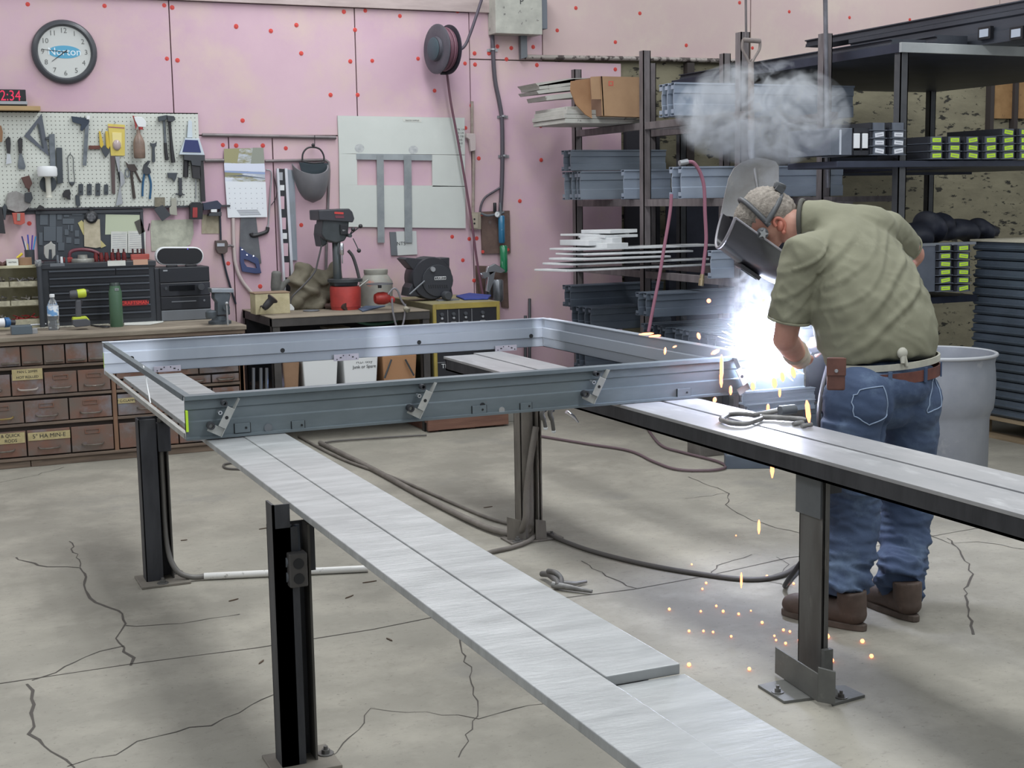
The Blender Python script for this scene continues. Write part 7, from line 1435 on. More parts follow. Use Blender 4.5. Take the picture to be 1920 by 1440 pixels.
t = thing('bright_lever', 'shiny steel lever poking out below the frame beside the hanging clamps', 'lever', at(1070, 778, Y=FY0+.2)); b = MB(); b.tube(P([(1062, 772), (1075, 781), (1084, 792)], Y=FY0+.2), [.009, .008, .004], 8); build(b, 'lever', chrome, t, smooth=50)
def zf(x, y, z=.02): return at(x, y, Z=z)
t = thing('locking_pliers', 'C-shaped locking clamp lying open on the floor near the middle post', 'clamp', zf(1060, 1095, 0))
b = MB(); b.tube(smoothpath([zf(1016, 1076, .02), zf(1030, 1078, .03), zf(1044, 1090, .03), zf(1045, 1098, .02)]), .012, 8); build(b, 'jaw', rustysteel, t, smooth=50)
b = MB(); b.tube(smoothpath([zf(1028, 1071, .045), zf(1042, 1074, .05), zf(1052, 1086, .03), zf(1050, 1096, .02)]), .011, 8); build(b, 'jaw', rustysteel, t, smooth=50)
b = MB(); b.tube([zf(1036, 1096, .02), zf(1060, 1100, .018), zf(1110, 1109, .012)], [.014, .013, .007], 8); build(b, 'handle', cast, t, smooth=50)
b = MB(); b.tube([zf(1048, 1092, .02), zf(1080, 1094, .014), zf(1099, 1090, .012)], [.010, .009, .007], 8); build(b, 'lever', cast, t, smooth=50)
def zr(x, y, z=.012): return at(x, y, Z=ZR+z)
t = thing('c_clamp_pliers', 'long-jawed locking clamp lying on the right rail below the arc', 'clamp', zr(1430, 785, 0))
b = MB(); b.tube(smoothpath([zr(1352, 786), zr(1366, 778), zr(1392, 776, .02), zr(1415, 779)]), .009, 8); b.tube(smoothpath([zr(1352, 787), zr(1370, 793), zr(1400, 794), zr(1428, 785)]), .009, 8); build(b, 'jaws', cast, t, smooth=50)
b = MB(); b.tube(smoothpath([zr(1412, 779), zr(1440, 774, .025), zr(1470, 768, .035)]), .010, 8); build(b, 'handle', cast, t, smooth=50)
b = MB(); b.tube([zr(1462, 770, .035), zr(1490, 767, .035)], .017, 10); build(b, 'grip', midgrey, t, smooth=50)
b = MB(); b.tube(smoothpath([zr(1425, 782), zr(1460, 783), zr(1512, 787)]), [.010]*12+[.006], 8); build(b, 'lever', cast, t, smooth=50)
for i, (x, y) in enumerate(((1496, 794), (1512, 798))):
    b = MB(); b.tube([zr(x-9, y+1, .008), zr(x+10, y-2, .010)], .008, 8); build(b, 'bent_scrap', cast, label='small bent metal piece on the right rail edge, %s' % ('nearer the clamp' if i == 0 else 'nearer the worker'), cat='scrap', smooth=50)
# ---------------------------------------------------------------- the worker
skin = mat('skin', 'b58775', .55, 0, 'a87768', 14, c3='c0917e', s3=6)
shirt_m = mat('olive_shirt', '807f6b', .85, 0, '757461', 3, c3='8b8a76', s3=5, bump=.08, bscale=60)
jeans_m = mat('blue_jeans', '43526d', .85, 0, '364661', 4, c3='56677f', s3=7, lo3=.52, hi3=.68, bump=.12, bscale=50)
boot_m = mat('boot_leather', '57483f', .65, 0, '443730', 12, c3='6b5b50', s3=18)
hair_m = mat('grey_hair', '9a9288', .8, 0, '7b736b', 60, (1, 1, 1), bump=.6, bscale=120)
Hd = lambda px, py, Y: at(px, py, Y=Y)
worker = thing('person', 'man in olive T-shirt and blue jeans bent over the frame welding', 'person', (3.0, 3.85, 0))
ARC = Vector((3.115, 4.60, .875))
head = Hd(1434, 414, 4.36)
# head frame: left ear towards the camera, face down to the arc
fdir = Vector((-.50, .24, -.80)).normalized()          # where the face looks
sdir = Vector((.36, .92, .05)); sdir = (sdir-fdir*sdir.dot(fdir)).normalized()   # his right side
udir = sdir.cross(fdir).normalized()
if udir.z < 0: udir = -udir
lsh = Hd(1503, 478, 4.06); rsh = Hd(1665, 428, 4.22)
neckb = Hd(1535, 425, 4.22)
lel = Hd(1472, 636, 4.12); rel = Hd(1712, 478, 4.30)
lwr = Hd(1500, 672, 4.36); rwr = Hd(1560, 640, 4.62)
hipc = Hd(1655, 745, 3.88)
lhip = Hd(1600, 770, 3.86); rhip = Hd(1702, 765, 3.92)
lkn = Hd(1600, 985, 3.86); rkn = Hd(1698, 985, 3.95)
lank = Hd(1578, 1140, 3.80); rank = Hd(1686, 1122, 3.80)
mb = MB()
mb.ball(head, (.092, .092, .096), 20, 14)
mb.ball(head+fdir*.035+udir*-.03, (.070, .070, .072), 16, 12)                         # face, jaw
mb.ball(head-fdir*.03+udir*.02, (.085, .085, .085), 16, 12)
mb.ball(head+fdir*.105-udir*.01, (.014, .014, .020), 10, 8)                           # nose
mb.ball(head+fdir*.085-udir*.075, (.040, .040, .035), 10, 8)                          # chin
mb.ball(head+fdir*.094-udir*.045, (.022, .022, .010), 10, 8)                          # mouth
for sg in (-1, 1):
    mb.ball(head+fdir*.088+udir*.022+sdir*.03*sg, (.012, .012, .010), 8, 6)           # eyelids
mb.tube(smoothpath([head-fdir*.03-udir*.03, head.lerp(neckb, .5)+Vector((0, 0, -.01)), neckb+Vector((.02, -.02, -.03))], 4), [.062]*4+[.066]*4+[.085], 18)
for a_, e_, w_ in ((lsh, lel, lwr), (rsh, rel, rwr)):
    mb.tube([a_, a_.lerp(e_, .5), e_], [.052, .050, .043], 16); mb.tube([e_, e_.lerp(w_, .35), w_], [.044, .046, .031], 16); mb.ball(e_, .045, 12, 8)
mb.tube(smoothpath([neckb+Vector((.03, -.04, -.06)), Hd(1600, 500, 4.08), Hd(1640, 620, 3.95), hipc], 3), .07, 18)
for h_, k_, a_ in ((lhip, lkn, lank), (rhip, rkn, rank)): mb.tube([h_, k_, k_.lerp(a_, .8)], [.06, .05, .035], 14)
mb.tube([lsh, lsh.lerp(rsh, .5)+Vector((0, 0, -.03)), rsh], .045, 14); mb.tube([lhip, rhip], .06, 14)
# hands: palm, four unequal fingers and a thumb each
def hand(w_, tgt, up, curl, left):
    d = (tgt-w_).normalized(); up = (up-d*up.dot(d)).normalized(); sd = d.cross(up).normalized()*(1 if left else -1)
    mb.tube([w_, w_+d*.03], .028, 12); p = w_+d*.055
    mb.tube([w_+d*.02, w_+d*.09-sd*.0], [.030, .034], 12)
    for i, L_ in enumerate((.062, .072, .068, .052)):
        r0 = p+d*.035+sd*(.030-.020*i); a = r0+d*L_*.42-up*L_*.10*curl; b_ = a+d*L_*.25-up*L_*.36*curl; c_ = b_-d*L_*.10*curl-up*L_*.30*curl
        mb.tube([r0-d*.02, r0, a, b_, c_], [.0095, .0095, .009, .0082, .0072], 10)
    t0 = w_+d*.03+sd*.026; mb.tube([t0, t0+d*.03+sd*.022-up*.01, t0+d*.055+sd*.022-up*.028, t0+d*.070+sd*.010-up*.044], [.013, .012, .0105, .009], 10)
    return p
gunp = Hd(1492, 655, 4.52)
hL = hand(lwr, gunp, Vector((0, 0, 1)), 1.0, True)
hR = hand(rwr, Hd(1505, 650, 4.64), Vector((0, 0, 1)), 1.0, False)
body = remesh(mb, .0062, 'body', skin, worker, 3)
# ears
for sg in (-1, 1):
    e0 = head+sdir*.092*sg-fdir*.012-udir*.034
    ur = (udir*.9+fdir*-.3).normalized(); fr2 = (fdir*.9+udir*.3).normalized()
    b = MB(); b.tube(smoothpath([e0-ur*.030+fr2*.006, e0-ur*.014-fr2*.014, e0+ur*.012-fr2*.017, e0+ur*.028-fr2*.004, e0+ur*.024+fr2*.012, e0+ur*.004+fr2*.014]), .0062, 8)
    b.ball(e0-ur*.004+sdir*-.004*sg, (.012, .016, .022), 10, 8); b.ball(e0-ur*.030+fr2*.004, .009, 8, 6); build(b, 'ear', mat('ear_skin', 'b5705f', .5), worker, smooth=70)
# hair
mb = MB(); mb.ball(head-fdir*.030+udir*.020, (.095, .095, .092), 18, 12); mb.ball(head-fdir*.042-udir*.015, (.083, .083, .083), 16, 12); mb.ball(head+fdir*.010+udir*.042, (.076, .078, .070), 16, 12)
remesh(mb, .007, 'hair', hair_m, worker, 2, lambda p, n_: .0022*math.sin(p.x*310+p.z*120)*math.sin(p.z*260+p.y*140)+.0015*math.sin(p.y*420))
# shirt
def folds(p, n_):
    d = 0
    # long diagonal pulls from the left armpit down to the right waist
    u = (p.x-2.80)*.75+(p.z-.95)*.55; v = (p.x-3.05)*.8-(p.z-1.15)*1.0
    w_ = max(0, min(1, (1.42-p.z)/.28))*max(0, min(1, (p.z-.86)/.08))
    for k, (c0, wd, am) in enumerate(((-.24, .010, .011), (-.17, .012, .014), (-.095, .011, .012), (-.03, .010, .009), (.05, .014, .007), (.14, .016, .006))):
        q = v-c0+.012*math.sin(u*16+k*2); d += 1.5*am*(math.exp(-(q/wd)**2)-.6*math.exp(-((q-1.8*wd)/wd)**2))*w_*(.6+.4*math.sin(u*7+k))
    ab = lel-lsh; tt = max(0, min(1, (p-lsh).dot(ab)/ab.length_squared)); ds = (p-lsh-ab*tt).length
    if tt > .15 and ds < .11: d *= .2
    nz1 = mnoise.noise(Vector((p.x*7+p.z*4, p.y*7, p.z*9))); nz2 = mnoise.noise(Vector((p.x*15+p.z*9, p.y*14, p.z*12)))
    d += .006*nz1+.006*(.4-abs(nz2)*2)*(1 if p.z < 1.32 else .5)
    return d
mb = MB()
def loft(mb, secs, n=28):
    base = len(mb.v)
    for i, (c, a, w_, d_) in enumerate(secs):
        t_ = (secs[min(i+1, len(secs)-1)][0]-secs[max(i-1, 0)][0]).normalized(); a = a.normalized(); a = (a-t_*a.dot(t_)).normalized(); b_ = t_.cross(a)
        for k in range(n):
            th = 2*math.pi*k/n; ca, sa = math.cos(th), math.sin(th); e = .85
            mb.v.append(c+a*(w_*math.copysign(abs(ca)**e, ca))+b_*(d_*math.copysign(abs(sa)**e, sa)))
    for i in range(len(secs)-1):
        for k in range(n): a_ = base+i*n+k; c_ = base+i*n+(k+1) % n; mb.f.append([a_, c_, c_+n, a_+n])
    mb.f.append([base+k for k in range(n)][::-1]); mb.f.append([base+(len(secs)-1)*n+k for k in range(n)])
hx = Vector((1, .05, -.03)); sx_ = (rsh-lsh)
secs = [(Hd(1655, 684, 3.93), hx, .192, .150), (Hd(1652, 664, 3.94), hx, .205, .165), (Hd(1645, 628, 3.97), hx*.9+sx_*.1, .222, .182), (Hd(1632, 580, 4.0), hx*.7+sx_*.6, .225, .180), (Hd(1615, 530, 4.05), hx*.4+sx_, .222, .160), (Hd(1598, 482, 4.10), sx_, .215, .135), (Hd(1583, 448, 4.14), sx_, .190, .105), (Hd(1562, 422, 4.18), sx_, .135, .078), (Hd(1535, 412, 4.21), sx_*.6+hx*.1, .088, .075), (Hd(1508, 412, 4.25), sx_*.6+hx*.1, .074, .072)]
loft(mb, secs)
mb.ball(Hd(1620, 432, 4.16), (.13, .11, .095), 20, 14)
mb.ball(lsh+Vector((.015, 0, -.005)), (.078, .085, .078), 18, 12); mb.ball(rsh+Vector((-.02, 0, -.01)), (.078, .08, .078), 18, 12)
mb.tube([lsh.lerp(rsh, .25)+Vector((0, 0, -.02)), lsh, lsh.lerp(lel, .4), lsh.lerp(lel, .78)], [.09, .078, .074, .076], 20)
mb.tube([rsh.lerp(lsh, .2), rsh+Vector((0, 0, -.01)), rsh.lerp(rel, .5), rsh.lerp(rel, .75)], [.085, .075, .066, .062], 20)
sh = remesh(mb, .0075, 'shirt', shirt_m, worker, 16, folds)
# cuffs and collar
def ringtube(c, nrm, r, rt, name, m, par, flat_=1):
    nrm = nrm.normalized(); u = nrm.cross(Vector((0, 0, 1))); u.normalize(); v = nrm.cross(u)
    b = MB(); b.tube([c+(u*math.cos(2*math.pi*k/30)+v*math.sin(2*math.pi*k/30)*flat_)*r for k in range(31)], rt, 8, False); return build(b, name, m, par, smooth=70)
ringtube(lsh.lerp(lel, .77), lel-lsh, .074, .0045, 'cuff', shirt_m, sh)
ringtube(rsh.lerp(rel, .74), rel-rsh, .060, .004, 'cuff', shirt_m, sh)
nd = (head-neckb).normalized()
ringtube(Hd(1504, 413, 4.255), Hd(1490, 413, 4.27)-Hd(1540, 412, 4.20), .073, .009, 'collar_band', mat('collar_dark', '4b4a45', .8), sh)
# apron tie at the waist
tie = None
# (string is built after ell is defined)
kn = Hd(1692, 662, 3.77); knb = MB(); b = knb; b.ball(kn, (.020, .014, .020), 12, 8); b.tube([kn, kn+Vector((.012, -.01, -.045))], [.012, .006], 8); b.tube([kn, kn+Vector((-.006, -.01, -.035))], [.011, .007], 8)
# jeans
def jfold(p, n_):
    nz1 = mnoise.noise(Vector((p.x*7, p.y*7, p.z*17))); nz2 = mnoise.noise(Vector((p.x*13+5, p.y*13, p.z*34+p.x*10)))
    k = max(0, min(1, (.36-p.z)/.22)); k2 = math.exp(-((p.z-.46)/.09)**2)
    d = (.004+.020*k+.010*k2)*nz1+(.003+.012*k+.008*k2)*(abs(nz2)*-2+.5)+k*.006*math.sin(p.z*120+p.x*40+6*nz1)
    if p.z > .6: d -= .018*math.exp(-((p.x-3.045)/.014)**2)*max(0, min(1, (.84-p.z)/.08))
    return d
mb = MB()
mb.ball(Hd(1655, 720, 3.90), (.198, .155, .10), 22, 14)
mb.ball(Hd(1608, 755, 3.86), (.115, .135, .13), 20, 14); mb.ball(Hd(1704, 752, 3.90), (.110, .130, .13), 20, 14)
mb.ball(Hd(1655, 695, 3.93), (.195, .155, .05), 22, 10); mb.ball(Hd(1655, 765, 3.90), (.12, .12, .075), 18, 12)
for h_, k_, a_, kk in ((lhip, lkn, lank, 0), (rhip, rkn, rank, 1)):
    mb.tube(smoothpath([h_+Vector((0, 0, -.03)), h_.lerp(k_, .45), k_, k_.lerp(a_, .55), a_+Vector((0, 0, .04))], 4), [.112, .112, .110, .106, .104, .102, .098, .094, .090, .087, .085, .084, .084, .084, .083, .082, .082], 20)
jn = remesh(mb, .0075, 'jeans', jeans_m, worker, 4, jfold)
bc = Hd(1655, 697, 3.93)
# belt
def ell(c, rx, ry, z0, z1, th, name, m, par, tiltx=.0, n=44, a0=0, a1=360):
    b = MB(); vs = []; fs = []; N2 = n+1
    for k in range(N2):
        a = R(a0+(a1-a0)*k/n); ca, sa = math.cos(a), math.sin(a); tz = tiltx*ca
        for (r_, z_) in ((0, z0), (th, z0), (th, z1), (0, z1)): vs.append(c+Vector((ca*(rx+r_), sa*(ry+r_), z_+tz)))
    for k in range(n):
        for j in range(4): a = k*4+j; c2 = k*4+(j+1) % 4; fs.append((a, c2, c2+4, a+4))
    fs += [(0, 1, 2, 3), tuple(n*4+j for j in (3, 2, 1, 0))]; b.add(vs, fs); return build(b, name, m, par, smooth=40)
belt = ell(bc+Vector((0, -.015, 0)), .199, .158, -.018, .020, .005, 'belt', brown, worker, .012)
for a in (-118, -78, -40):
    c = bc+Vector((math.cos(R(a))*.206, -.015+math.sin(R(a))*.165, .003+.012*math.cos(R(a)))); tg = Vector((-math.sin(R(a)), math.cos(R(a)), 0)); nr = Vector((math.cos(R(a)), math.sin(R(a)), 0))
    b = MB(); b.obox(c, tg*.007, nr*.003, Vector((0, 0, .026))); build(b, 'belt_loop', jeans_m, belt, bevel=.001)
tie = ell(Hd(1655, 675, 3.935)+Vector((0, -.005, 0)), .202, .162, -.011, .011, .007, 'apron_string', mat('apron_cloth', 'b5b3a6', .8, 0, 'a3a195', 20), worker, .014)
build(knb, 'knot', mat('apron_cloth', 'b5b3a6'), tie, smooth=70)
# leather pouch on the left hip
pc = Hd(1567, 700, 3.80); b = MB(); tg = Vector((.83, -.55, 0)); nr = Vector((-.55, -.83, 0))
b.obox(pc+nr*.012, tg*.030, nr*.016, Vector((0, 0, .055))); pch = build(b, 'tool_pouch', mat('pouch_leather', '68443a', .55, 0, '55362e', 18), worker, bevel=.006)
b = MB(); b.obox(pc+nr*.030+Vector((0, 0, .026)), tg*.032, nr*.003, Vector((0, 0, .030))); build(b, 'flap', mat('pouch_leather', '7a4a40'), pch, bevel=.002)
b = MB(); b.lathe([(.007, 0), (.005, .004)], pc+nr*.033+Vector((0, 0, .012)), nr, 10); build(b, 'snap', silver, pch)
# back pockets with stitching
for (pts, Yq, nm) in (([(1590, 728), (1660, 722), (1668, 775), (1632, 800), (1596, 790)], 3.735, 'left'), ([(1735, 715), (1762, 702), (1752, 760), (1732, 770)], 3.80, 'right')):
    me = jn.data
    b = MB(); edge = P(pts, Y=Yq); edge.append(edge[0]); fine = []
    for a_, c_ in zip(edge[:-1], edge[1:]): fine += [a_.lerp(c_, k/8) for k in range(8)]
    fine.append(edge[-1]); o_ = Vector((0, 0, CAM_H)); pts3 = []
    for q in fine:
        ok, loc, nrm, idx = jn.closest_point_on_mesh(q-wl(worker))
        pts3.append(loc+wl(worker)+nrm*.002)
    b.tube(pts3, .0022, 6, False); build(b, 'pocket_seam', mat('seam_thread', '8fa0b8', .8), jn, smooth=70)
# boots
def boot(heel, toe, ank, name):
    d = (toe-heel); L_ = d.length; d.normalize(); s = Vector((-d.y, d.x, 0)); t0 = thing if False else None
    m2 = MB()
    m2.tube([heel+d*.060+Vector((0, 0, .135)), heel+d*.056+Vector((0, 0, .09)), heel+d*.052+Vector((0, 0, .055))], [.052, .050, .046], 16); m2.ball(heel+d*.050+Vector((0, 0, .055)), (.047, .047, .04), 14, 10)
    m2.tube([heel+d*.045+Vector((0, 0, .055)), heel+d*L_*.45+Vector((0, 0, .055)), heel+d*L_*.72+Vector((0, 0, .046)), heel+d*(L_-.045)+Vector((0, 0, .044))], [.042, .044, .046, .040], 16)
    m2.ball(heel+d*(L_-.05)+Vector((0, 0, .045)), (.046, .046, .036), 14, 10)
    bt = remesh(m2, .006, name, boot_m, worker, 3)
    b = MB(); out = []
    for k in range(24):
        a = 2*math.pi*k/24; ca, sa = math.cos(a), math.sin(a); wd = .043 if ca > -.2 else .038
        out.append(heel+d*(L_/2+ca*L_/2)+s*(sa*(abs(sa)**-.25 if abs(sa) > .01 else 1)*wd)+Vector((0, 0, .0)))
    b.prism(out, (0, 0, .024)); build(b, 'sole', mat('boot_sole', '5b5048', .7, 0, '4c423b', 20), bt, bevel=.004)
    for k in range(3):
        c = heel+d*(L_*(.50+.07*k))+Vector((0, 0, .096-.010*k)); b = MB(); b.tube([c-s*.022, c+Vector((0, 0, .004)), c+s*.022], .0028, 6); build(b, 'lace', ink, bt, smooth=70)
lh = at(1602, 1186, Z=0)+Vector((0, .0, 0)); lt = at(1476, 1160, Z=0)
boot(Vector((2.945, 3.715, 0)), Vector((2.81, 4.02, 0)), lank, 'boot')
boot(Vector((3.165, 3.715, 0)), Vector((3.165, 4.05, 0)), rank, 'boot')
# ---- helmet with head gear
hmk = mat('mask_shell', '2b2b30', .3, 0, coat=.3); hmi = mat('mask_inner', '1f2026', .6)
mc_ = head+fdir*.070-udir*.035
def shell(r_off):
    vs = []
    rows_, cols_ = 12, 22
    for i in range(rows_+1):
        v = i/rows_; u_ = .125-.32*v
        rr_ = (.128-.022*v)+r_off; fw = .125+.012*math.sin(v*math.pi)-.018*v
        for j in range(cols_+1):
            a = math.pi*(j/cols_-.5)*(.98-.02*v); ca, sa = math.cos(a), math.sin(a)
            vs.append(mc_+udir*(u_-.035*(1-ca)*(1-v)*-1)+sdir*(sa*rr_*.92)+fdir*(ca*(fw+r_off)-.015))
    return vs, rows_, cols_
b = MB(); v1, rw_, cl_ = shell(0); v2, _, _ = shell(-.006); n = len(v1); fs = []; st = cl_+1
for i in range(rw_):
    for j in range(cl_): a = i*st+j; fs += [(a, a+1, a+st+1, a+st), (n+a, n+a+st, n+a+st+1, n+a+1)]
for j in range(cl_): fs.append((j, n+j, n+j+1, j+1)); a = rw_*st+j; fs.append((a, a+1, n+a+1, n+a))
for i in range(rw_): a = i*st; fs.append((a, a+st, n+a+st, n+a)); a = i*st+cl_; fs.append((a, n+a, n+a+st, a+st))
b.add(v1+v2, fs); hel = build(b, 'welding_helmet', hmk, worker, smooth=60)
rimp = [v1[j] for j in range(cl_+1)]; b = MB(); b.tube(rimp, .006, 8); build(b, 'rim', mat('mask_rim', '8c8a90', .4), hel, smooth=70)
rimp = [v1[i*st] for i in range(rw_+1)]; b = MB(); b.tube(rimp, .004, 8); build(b, 'rim', mat('mask_rim', '8c8a90'), hel, smooth=70)
b = MB(); c = mc_+fdir*.118-udir*.02; b.obox(c, sdir*.055, udir*.045, fdir*.008); build(b, 'lens_frame', hmi, hel, bevel=.003)
b = MB(); b.obox(c+fdir*.009, sdir*.046, udir*.036, fdir*.002); build(b, 'dark_lens', mat('dark_lens', '10161a', .08, coat=1), hel)
hb = mat('headgear_grey', '45474a', .5)
piv = head-sdir*.098+udir*.01+fdir*.015
for sg in (-1, 1):
    b = MB(); b.lathe([(.022, 0), (.022, .008), (.014, .014), (.014, .018)], head+sdir*.104*sg+udir*.005+fdir*.050, sdir*sg, 16); build(b, 'pivot_knob', hb, hel, smooth=40)
    b = MB(); c5 = head+sdir*.123*sg+udir*.005+fdir*.050; b.prism([c5+(udir*math.cos(math.pi*k/5)+fdir*math.sin(math.pi*k/5))*(.020 if k % 2 == 0 else .009) for k in range(10)], sdir*.005*sg); build(b, 'star_nut', silver, hel)
band = [head+sdir*.104*math.cos(a)-fdir*(.128*math.sin(a)-.014)+udir*.014 for a in [math.pi*k/18 for k in range(19)]]
b = MB(); b.tube(band, .011, 8, False); build(b, 'headband', hb, hel, smooth=60)
band = [head+sdir*.104*math.cos(a)+(udir*.9-fdir*.2).normalized()*.124*math.sin(a)+fdir*.012 for a in [math.pi*k/18 for k in range(19)]]
b = MB(); b.tube(band, .010, 8, False); build(b, 'crown_strap', hb, hel, smooth=60)
c = head-fdir*.122+udir*.030-sdir*.02; b = MB(); b.lathe([(.022, 0), (.024, .012), (.021, .022), (.012, .024)], c, (-fdir+udir*.2), 14); b.obox(c, sdir*.028, udir*.016, fdir*.010); build(b, 'ratchet_knob', hb, hel, smooth=40)
# gloves
glv = mat('pale_glove', 'b9b2a4', .8, 0, 'a19a8c', 14)
b = MB(); b.tube([rwr.lerp(rel, .30), rwr.lerp(rel, .05)], [.052, .044], 18); build(b, 'glove_cuff', glv, worker, smooth=60)
b = MB(); b.tube([lwr.lerp(lel, .35), lwr], [.050, .042], 18); build(b, 'glove_cuff', glv, worker, smooth=60)
# torch
t = thing('welding_torch', 'welding torch with curved neck held in the worker\'s hands at the arc', 'torch', ARC+Vector((.04, .0, .02)))
b = MB(); b.tube([hR+Vector((.05, -.02, -.015)), hL.lerp(hR, .5)+Vector((0, 0, -.01)), ARC+Vector((.09, .01, .05))], .015, 12); build(b, 'handle', hblk, t, smooth=60)
b = MB(); b.tube(smoothpath([ARC+Vector((.09, .01, .05)), ARC+Vector((.05, .005, .045)), ARC+Vector((.02, 0, .018))]), [.009]*12+[.011], 10); build(b, 'nozzle', mat('brass', '9a8a6c'), t, smooth=60)
b = MB(); b.tube(smoothpath([hR+Vector((.05, -.02, -.015)), at(1536, 760, Y=4.35), at(1541, 860, Y=4.3), at(1530, 1000, Y=4.1), Vector((2.98, 4.25, .02)), at(1530, 1035, Z=.014)]), .009, 8); build(b, 'cable', hblk, t, smooth=60)
# ---------------------------------------------------------------- arc, fume, sparks
t = thing('welding_arc', 'blinding white-blue welding arc at the frame\'s right corner', 'arc', ARC)
arcm = bpy.data.materials.new('arc_glare'); arcm.use_nodes = True; b_ = arcm.node_tree.nodes['Principled BSDF']
b_.inputs['Base Color'].default_value = (1, 1, 1, 1); b_.inputs['Emission Color'].default_value = (.80, .84, 1, 1); b_.inputs['Emission Strength'].default_value = 30
mb = MB(); mb.ball(ARC, (.082, .07, .080), 20, 14)
for (dx, dz, r_) in ((-.055, .01, .05), (.05, -.02, .055), (.02, .055, .05), (-.03, .075, .04), (-.025, .12, .032), (-.045, .155, .026), (.0, -.05, .05), (.075, .005, .035)): mb.ball(ARC+Vector((dx, dx*-.3, dz)), (r_, r_, r_), 12, 8)
remesh(mb, .009, 'plasma_glare', arcm, t, 3)  # arc core swollen beyond its true size, its glare modelled as glowing mesh
random.seed(21)
b = MB()
for k in range(130):
    a = random.uniform(0, 2*math.pi); e = random.uniform(-.9, 1.2); d = Vector((math.cos(a)*math.cos(e), math.sin(a)*math.cos(e)*.7, math.sin(e))).normalized()
    L_ = random.uniform(.10, .185)*(1.15 if d.x < -.3 and d.z > .2 else 1)
    u = d.cross(Vector((0, 1, .1))).normalized(); w_ = d.cross(u)
    r_ = random.uniform(.004, .010)
    b.add([ARC+d*.04+u*r_, ARC+d*.04-u*r_*.5+w_*r_*.8, ARC+d*.04-u*r_*.5-w_*r_*.8, ARC+d*L_], [(0, 1, 3), (1, 2, 3), (2, 0, 3), (0, 2, 1)])
build(b, 'spatter_flare', arcm, t, kind='stuff')  # glowing spikes among the spatter shape the arc's star flare
ld = bpy.data.lights.new('arc_light', 'POINT'); ld.energy = 42; ld.color = (.66, .74, 1); ld.shadow_soft_size = .07
lo = bpy.data.objects.new('arc_light', ld); lo.location = ARC+Vector((-.02, -.12, .10)); COL.objects.link(lo)
# smoke: scattering volumes, no glow of their own
def smoke(name, c, rad, dens, scale, lo_, hi_, label, col=(.93, .96, 1), seed=0.0, pw=1.0, noise=True):
    mb = MB(); mb.ball(c, rad, 28, 18)
    m = bpy.data.materials.new(name); m.use_nodes = True; nt = m.node_tree; N = nt.nodes; L = nt.links
    N.remove(N['Principled BSDF']); pv = N.new('ShaderNodeVolumePrincipled'); pv.inputs['Color'].default_value = col+(1,); pv.inputs['Anisotropy'].default_value = .1
    g = N.new('ShaderNodeTexCoord')
    def mth(op, a, b_=None):
        q = N.new('ShaderNodeMath'); q.operation = op
        for i_, v_ in enumerate((a, b_)):
            if v_ is None: continue
            if isinstance(v_, (int, float)): q.inputs[i_].default_value = v_
            else: L.new(v_, q.inputs[i_])
        return q.outputs[0]
    sub = N.new('ShaderNodeVectorMath'); sub.operation = 'SUBTRACT'; sub.inputs[1].default_value = (.5, .5, .5); L.new(g.outputs['Generated'], sub.inputs[0])
    ln = N.new('ShaderNodeVectorMath'); ln.operation = 'LENGTH'; L.new(sub.outputs[0], ln.inputs[0])
    fall = mth('POWER', mth('MAXIMUM', mth('SUBTRACT', 1.0, mth('MULTIPLY', ln.outputs['Value'], 2.0)), 0.0), pw)
    if noise:
        mp = N.new('ShaderNodeMapping'); mp.inputs['Location'].default_value = (seed, seed, 0); L.new(g.outputs['Object'], mp.inputs[0])
        n = N.new('ShaderNodeTexNoise'); n.inputs['Scale'].default_value = scale; n.inputs['Detail'].default_value = 5; n.inputs['Distortion'].default_value = 1.8; L.new(mp.outputs[0], n.inputs['Vector'])
        mr = N.new('ShaderNodeMapRange'); mr.inputs[1].default_value = lo_; mr.inputs[2].default_value = hi_; mr.inputs[4].default_value = dens; L.new(n.outputs[0], mr.inputs[0])
        den = mth('MULTIPLY', mr.outputs[0], fall)
    else: den = mth('MULTIPLY', fall, dens)
    L.new(den, pv.inputs['Density']); L.new(pv.outputs[0], N['Material Output'].inputs['Volume'])
    return build(mb, name, m, label=label, cat='smoke', kind='stuff')
smoke('smoke_plume', at(1410, 560, Y=4.86), (.11, .11, .24), 26, 11, .42, .66, 'thin column of welding fume rising from the arc past the helmet')
smoke('smoke_cloud', at(1435, 212, Y=5.5), (.48, .20, .25), 26, 5.5, .47, .64, 'hazy cloud of welding smoke in front of the rack around the shovel handle', seed=3.1, pw=.55)
smoke('smoke_wisp', at(1345, 245, Y=5.62), (.20, .12, .13), 34, 8, .38, .62, 'small curl of smoke hanging beside the rack at the hose nozzle', seed=1.4)
smoke('smoke_halo', ARC+Vector((0, 0, .03)), (.40, .30, .38), 1.15, 5, 0, 1, 'thin added fume round the welding arc, scattering its light into a halo', pw=1.6, noise=False)  # fume volume added so the arc's light spreads into a halo
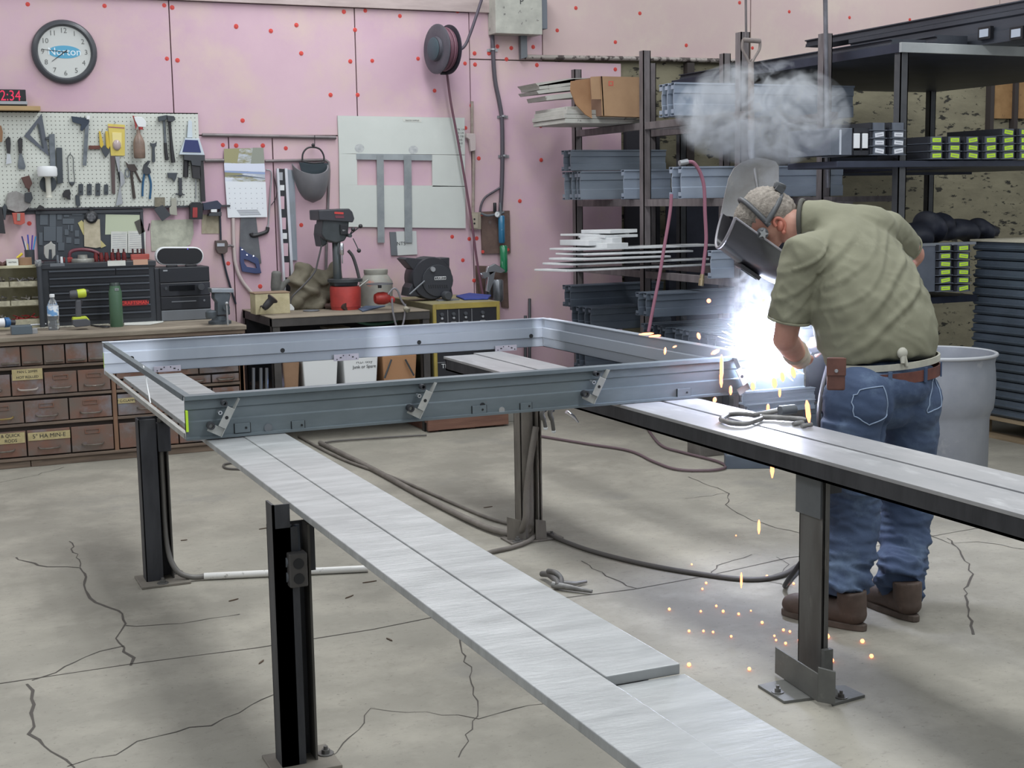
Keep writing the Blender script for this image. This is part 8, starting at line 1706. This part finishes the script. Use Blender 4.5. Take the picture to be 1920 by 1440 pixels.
# sparks
spk = mat('spark_orange', 'ff7a50', .5, emit=9); spw = mat('spark_hot', 'ff8a5a', .5, emit=3.6)
def spark(p, r_, d=None, L_=0, label='', group=''):
    b = MB()
    if d is None: b.ball(p, r_, 8, 6)
    else: d = d.normalized(); b.tube([p-d*L_/2, p-d*L_*.2, p+d*L_*.3, p+d*L_/2], [r_*.3, r_, r_*.9, r_*.3], 6)
    o = build(b, 'spark', spw, label=label, cat='spark', group=group, smooth=80)
    b = MB()
    if d is None: b.ball(p+Vector((0, 0, -.0)), (r_*1.0, r_*1.0, r_*1.0), 6, 4)
FLS = [(1255, 1142, 1), (1314, 1146, .8), (1343, 1136, .8), (1356, 1146, 1), (1385, 1151, .9), (1429, 1167, 1), (1292, 1183, .9), (1319, 1183, .8), (1337, 1185, .8), (1371, 1193, .8), (1469, 1181, .9), (1481, 1184, .8), (1452, 1192, .7), (1455, 1200, .7), (1473, 1206, .9), (1499, 1200, 1.1), (1551, 1193, 1.7), (1617, 1202, 1.4), (1634, 1230, 1.3), (1560, 1238, 1.3), (1292, 1246, 1.3), (1405, 1254, 1.1), (1324, 1093, .9), (1317, 1104, .8), (1438, 1080, .9), (1488, 1094, .9), (1297, 1058, .7), (1380, 1004, .6), (1616, 1125, 1.2), (1408, 1145, .6)]
for i, (x, y, s_) in enumerate(FLS): spark(at(x, y, Z=.006), .0052*s_, label='orange glowing spark on the concrete floor near the right post', group='sparks on the floor')
AIR = [(1329, 564, 5.3, .010, (0, 0, 1), 0), (1212, 626, 5.4, .006, (1, 0, .02), .075), (1228, 630, 5.4, .006, (1, 0, .05), .06), (1310, 630, 5.2, .008, (-.3, 0, 1), .03), (1247, 658, 4.9, .005, (.1, 0, 1), .03), (1341, 660, 4.7, .008, (1, 0, .4), .04), (1353, 690, 4.4, .007, (0, 0, 1), .10), (1352, 712, 4.42, .006, (-.05, 0, 1), .06), (1370, 732, 4.4, .006, (0, 0, 1), .035), (1412, 724, 4.4, .009, (0, 0, 1), .035), (1452, 718, 4.35, .010, (-.1, 0, 1), .045), (1467, 706, 4.35, .009, (-.2, 0, 1), .04), (1487, 698, 4.35, .010, (-.3, 0, 1), .045), (1462, 736, 4.3, .005, (0, 0, 1), .035), (1340, 750, 4.4, .007, (.1, 0, 1), .02), (1440, 765, 4.3, .006, (0, 0, 1), .03), (1515, 772, 4.1, .009, (-.15, 0, 1), .085), (1448, 876, 3.9, .007, (0, 0, 1), .075), (1423, 988, 3.9, .005, (0, 0, 1), .05), (1390, 1088, 3.9, .004, (0, 0, 1), .055), (1432, 565, 4.5, .010, (0, 0, 1), 0), (1265, 650, 5.0, .004, (1, 0, .3), .02)]
for i, (x, y, Y, r_, d, L_) in enumerate(AIR):
    spark(at(x, y, Y=Y), r_, Vector(d) if L_ else None, L_, label='glowing orange spark streak in the air around the welding arc', group='sparks flying round the arc')
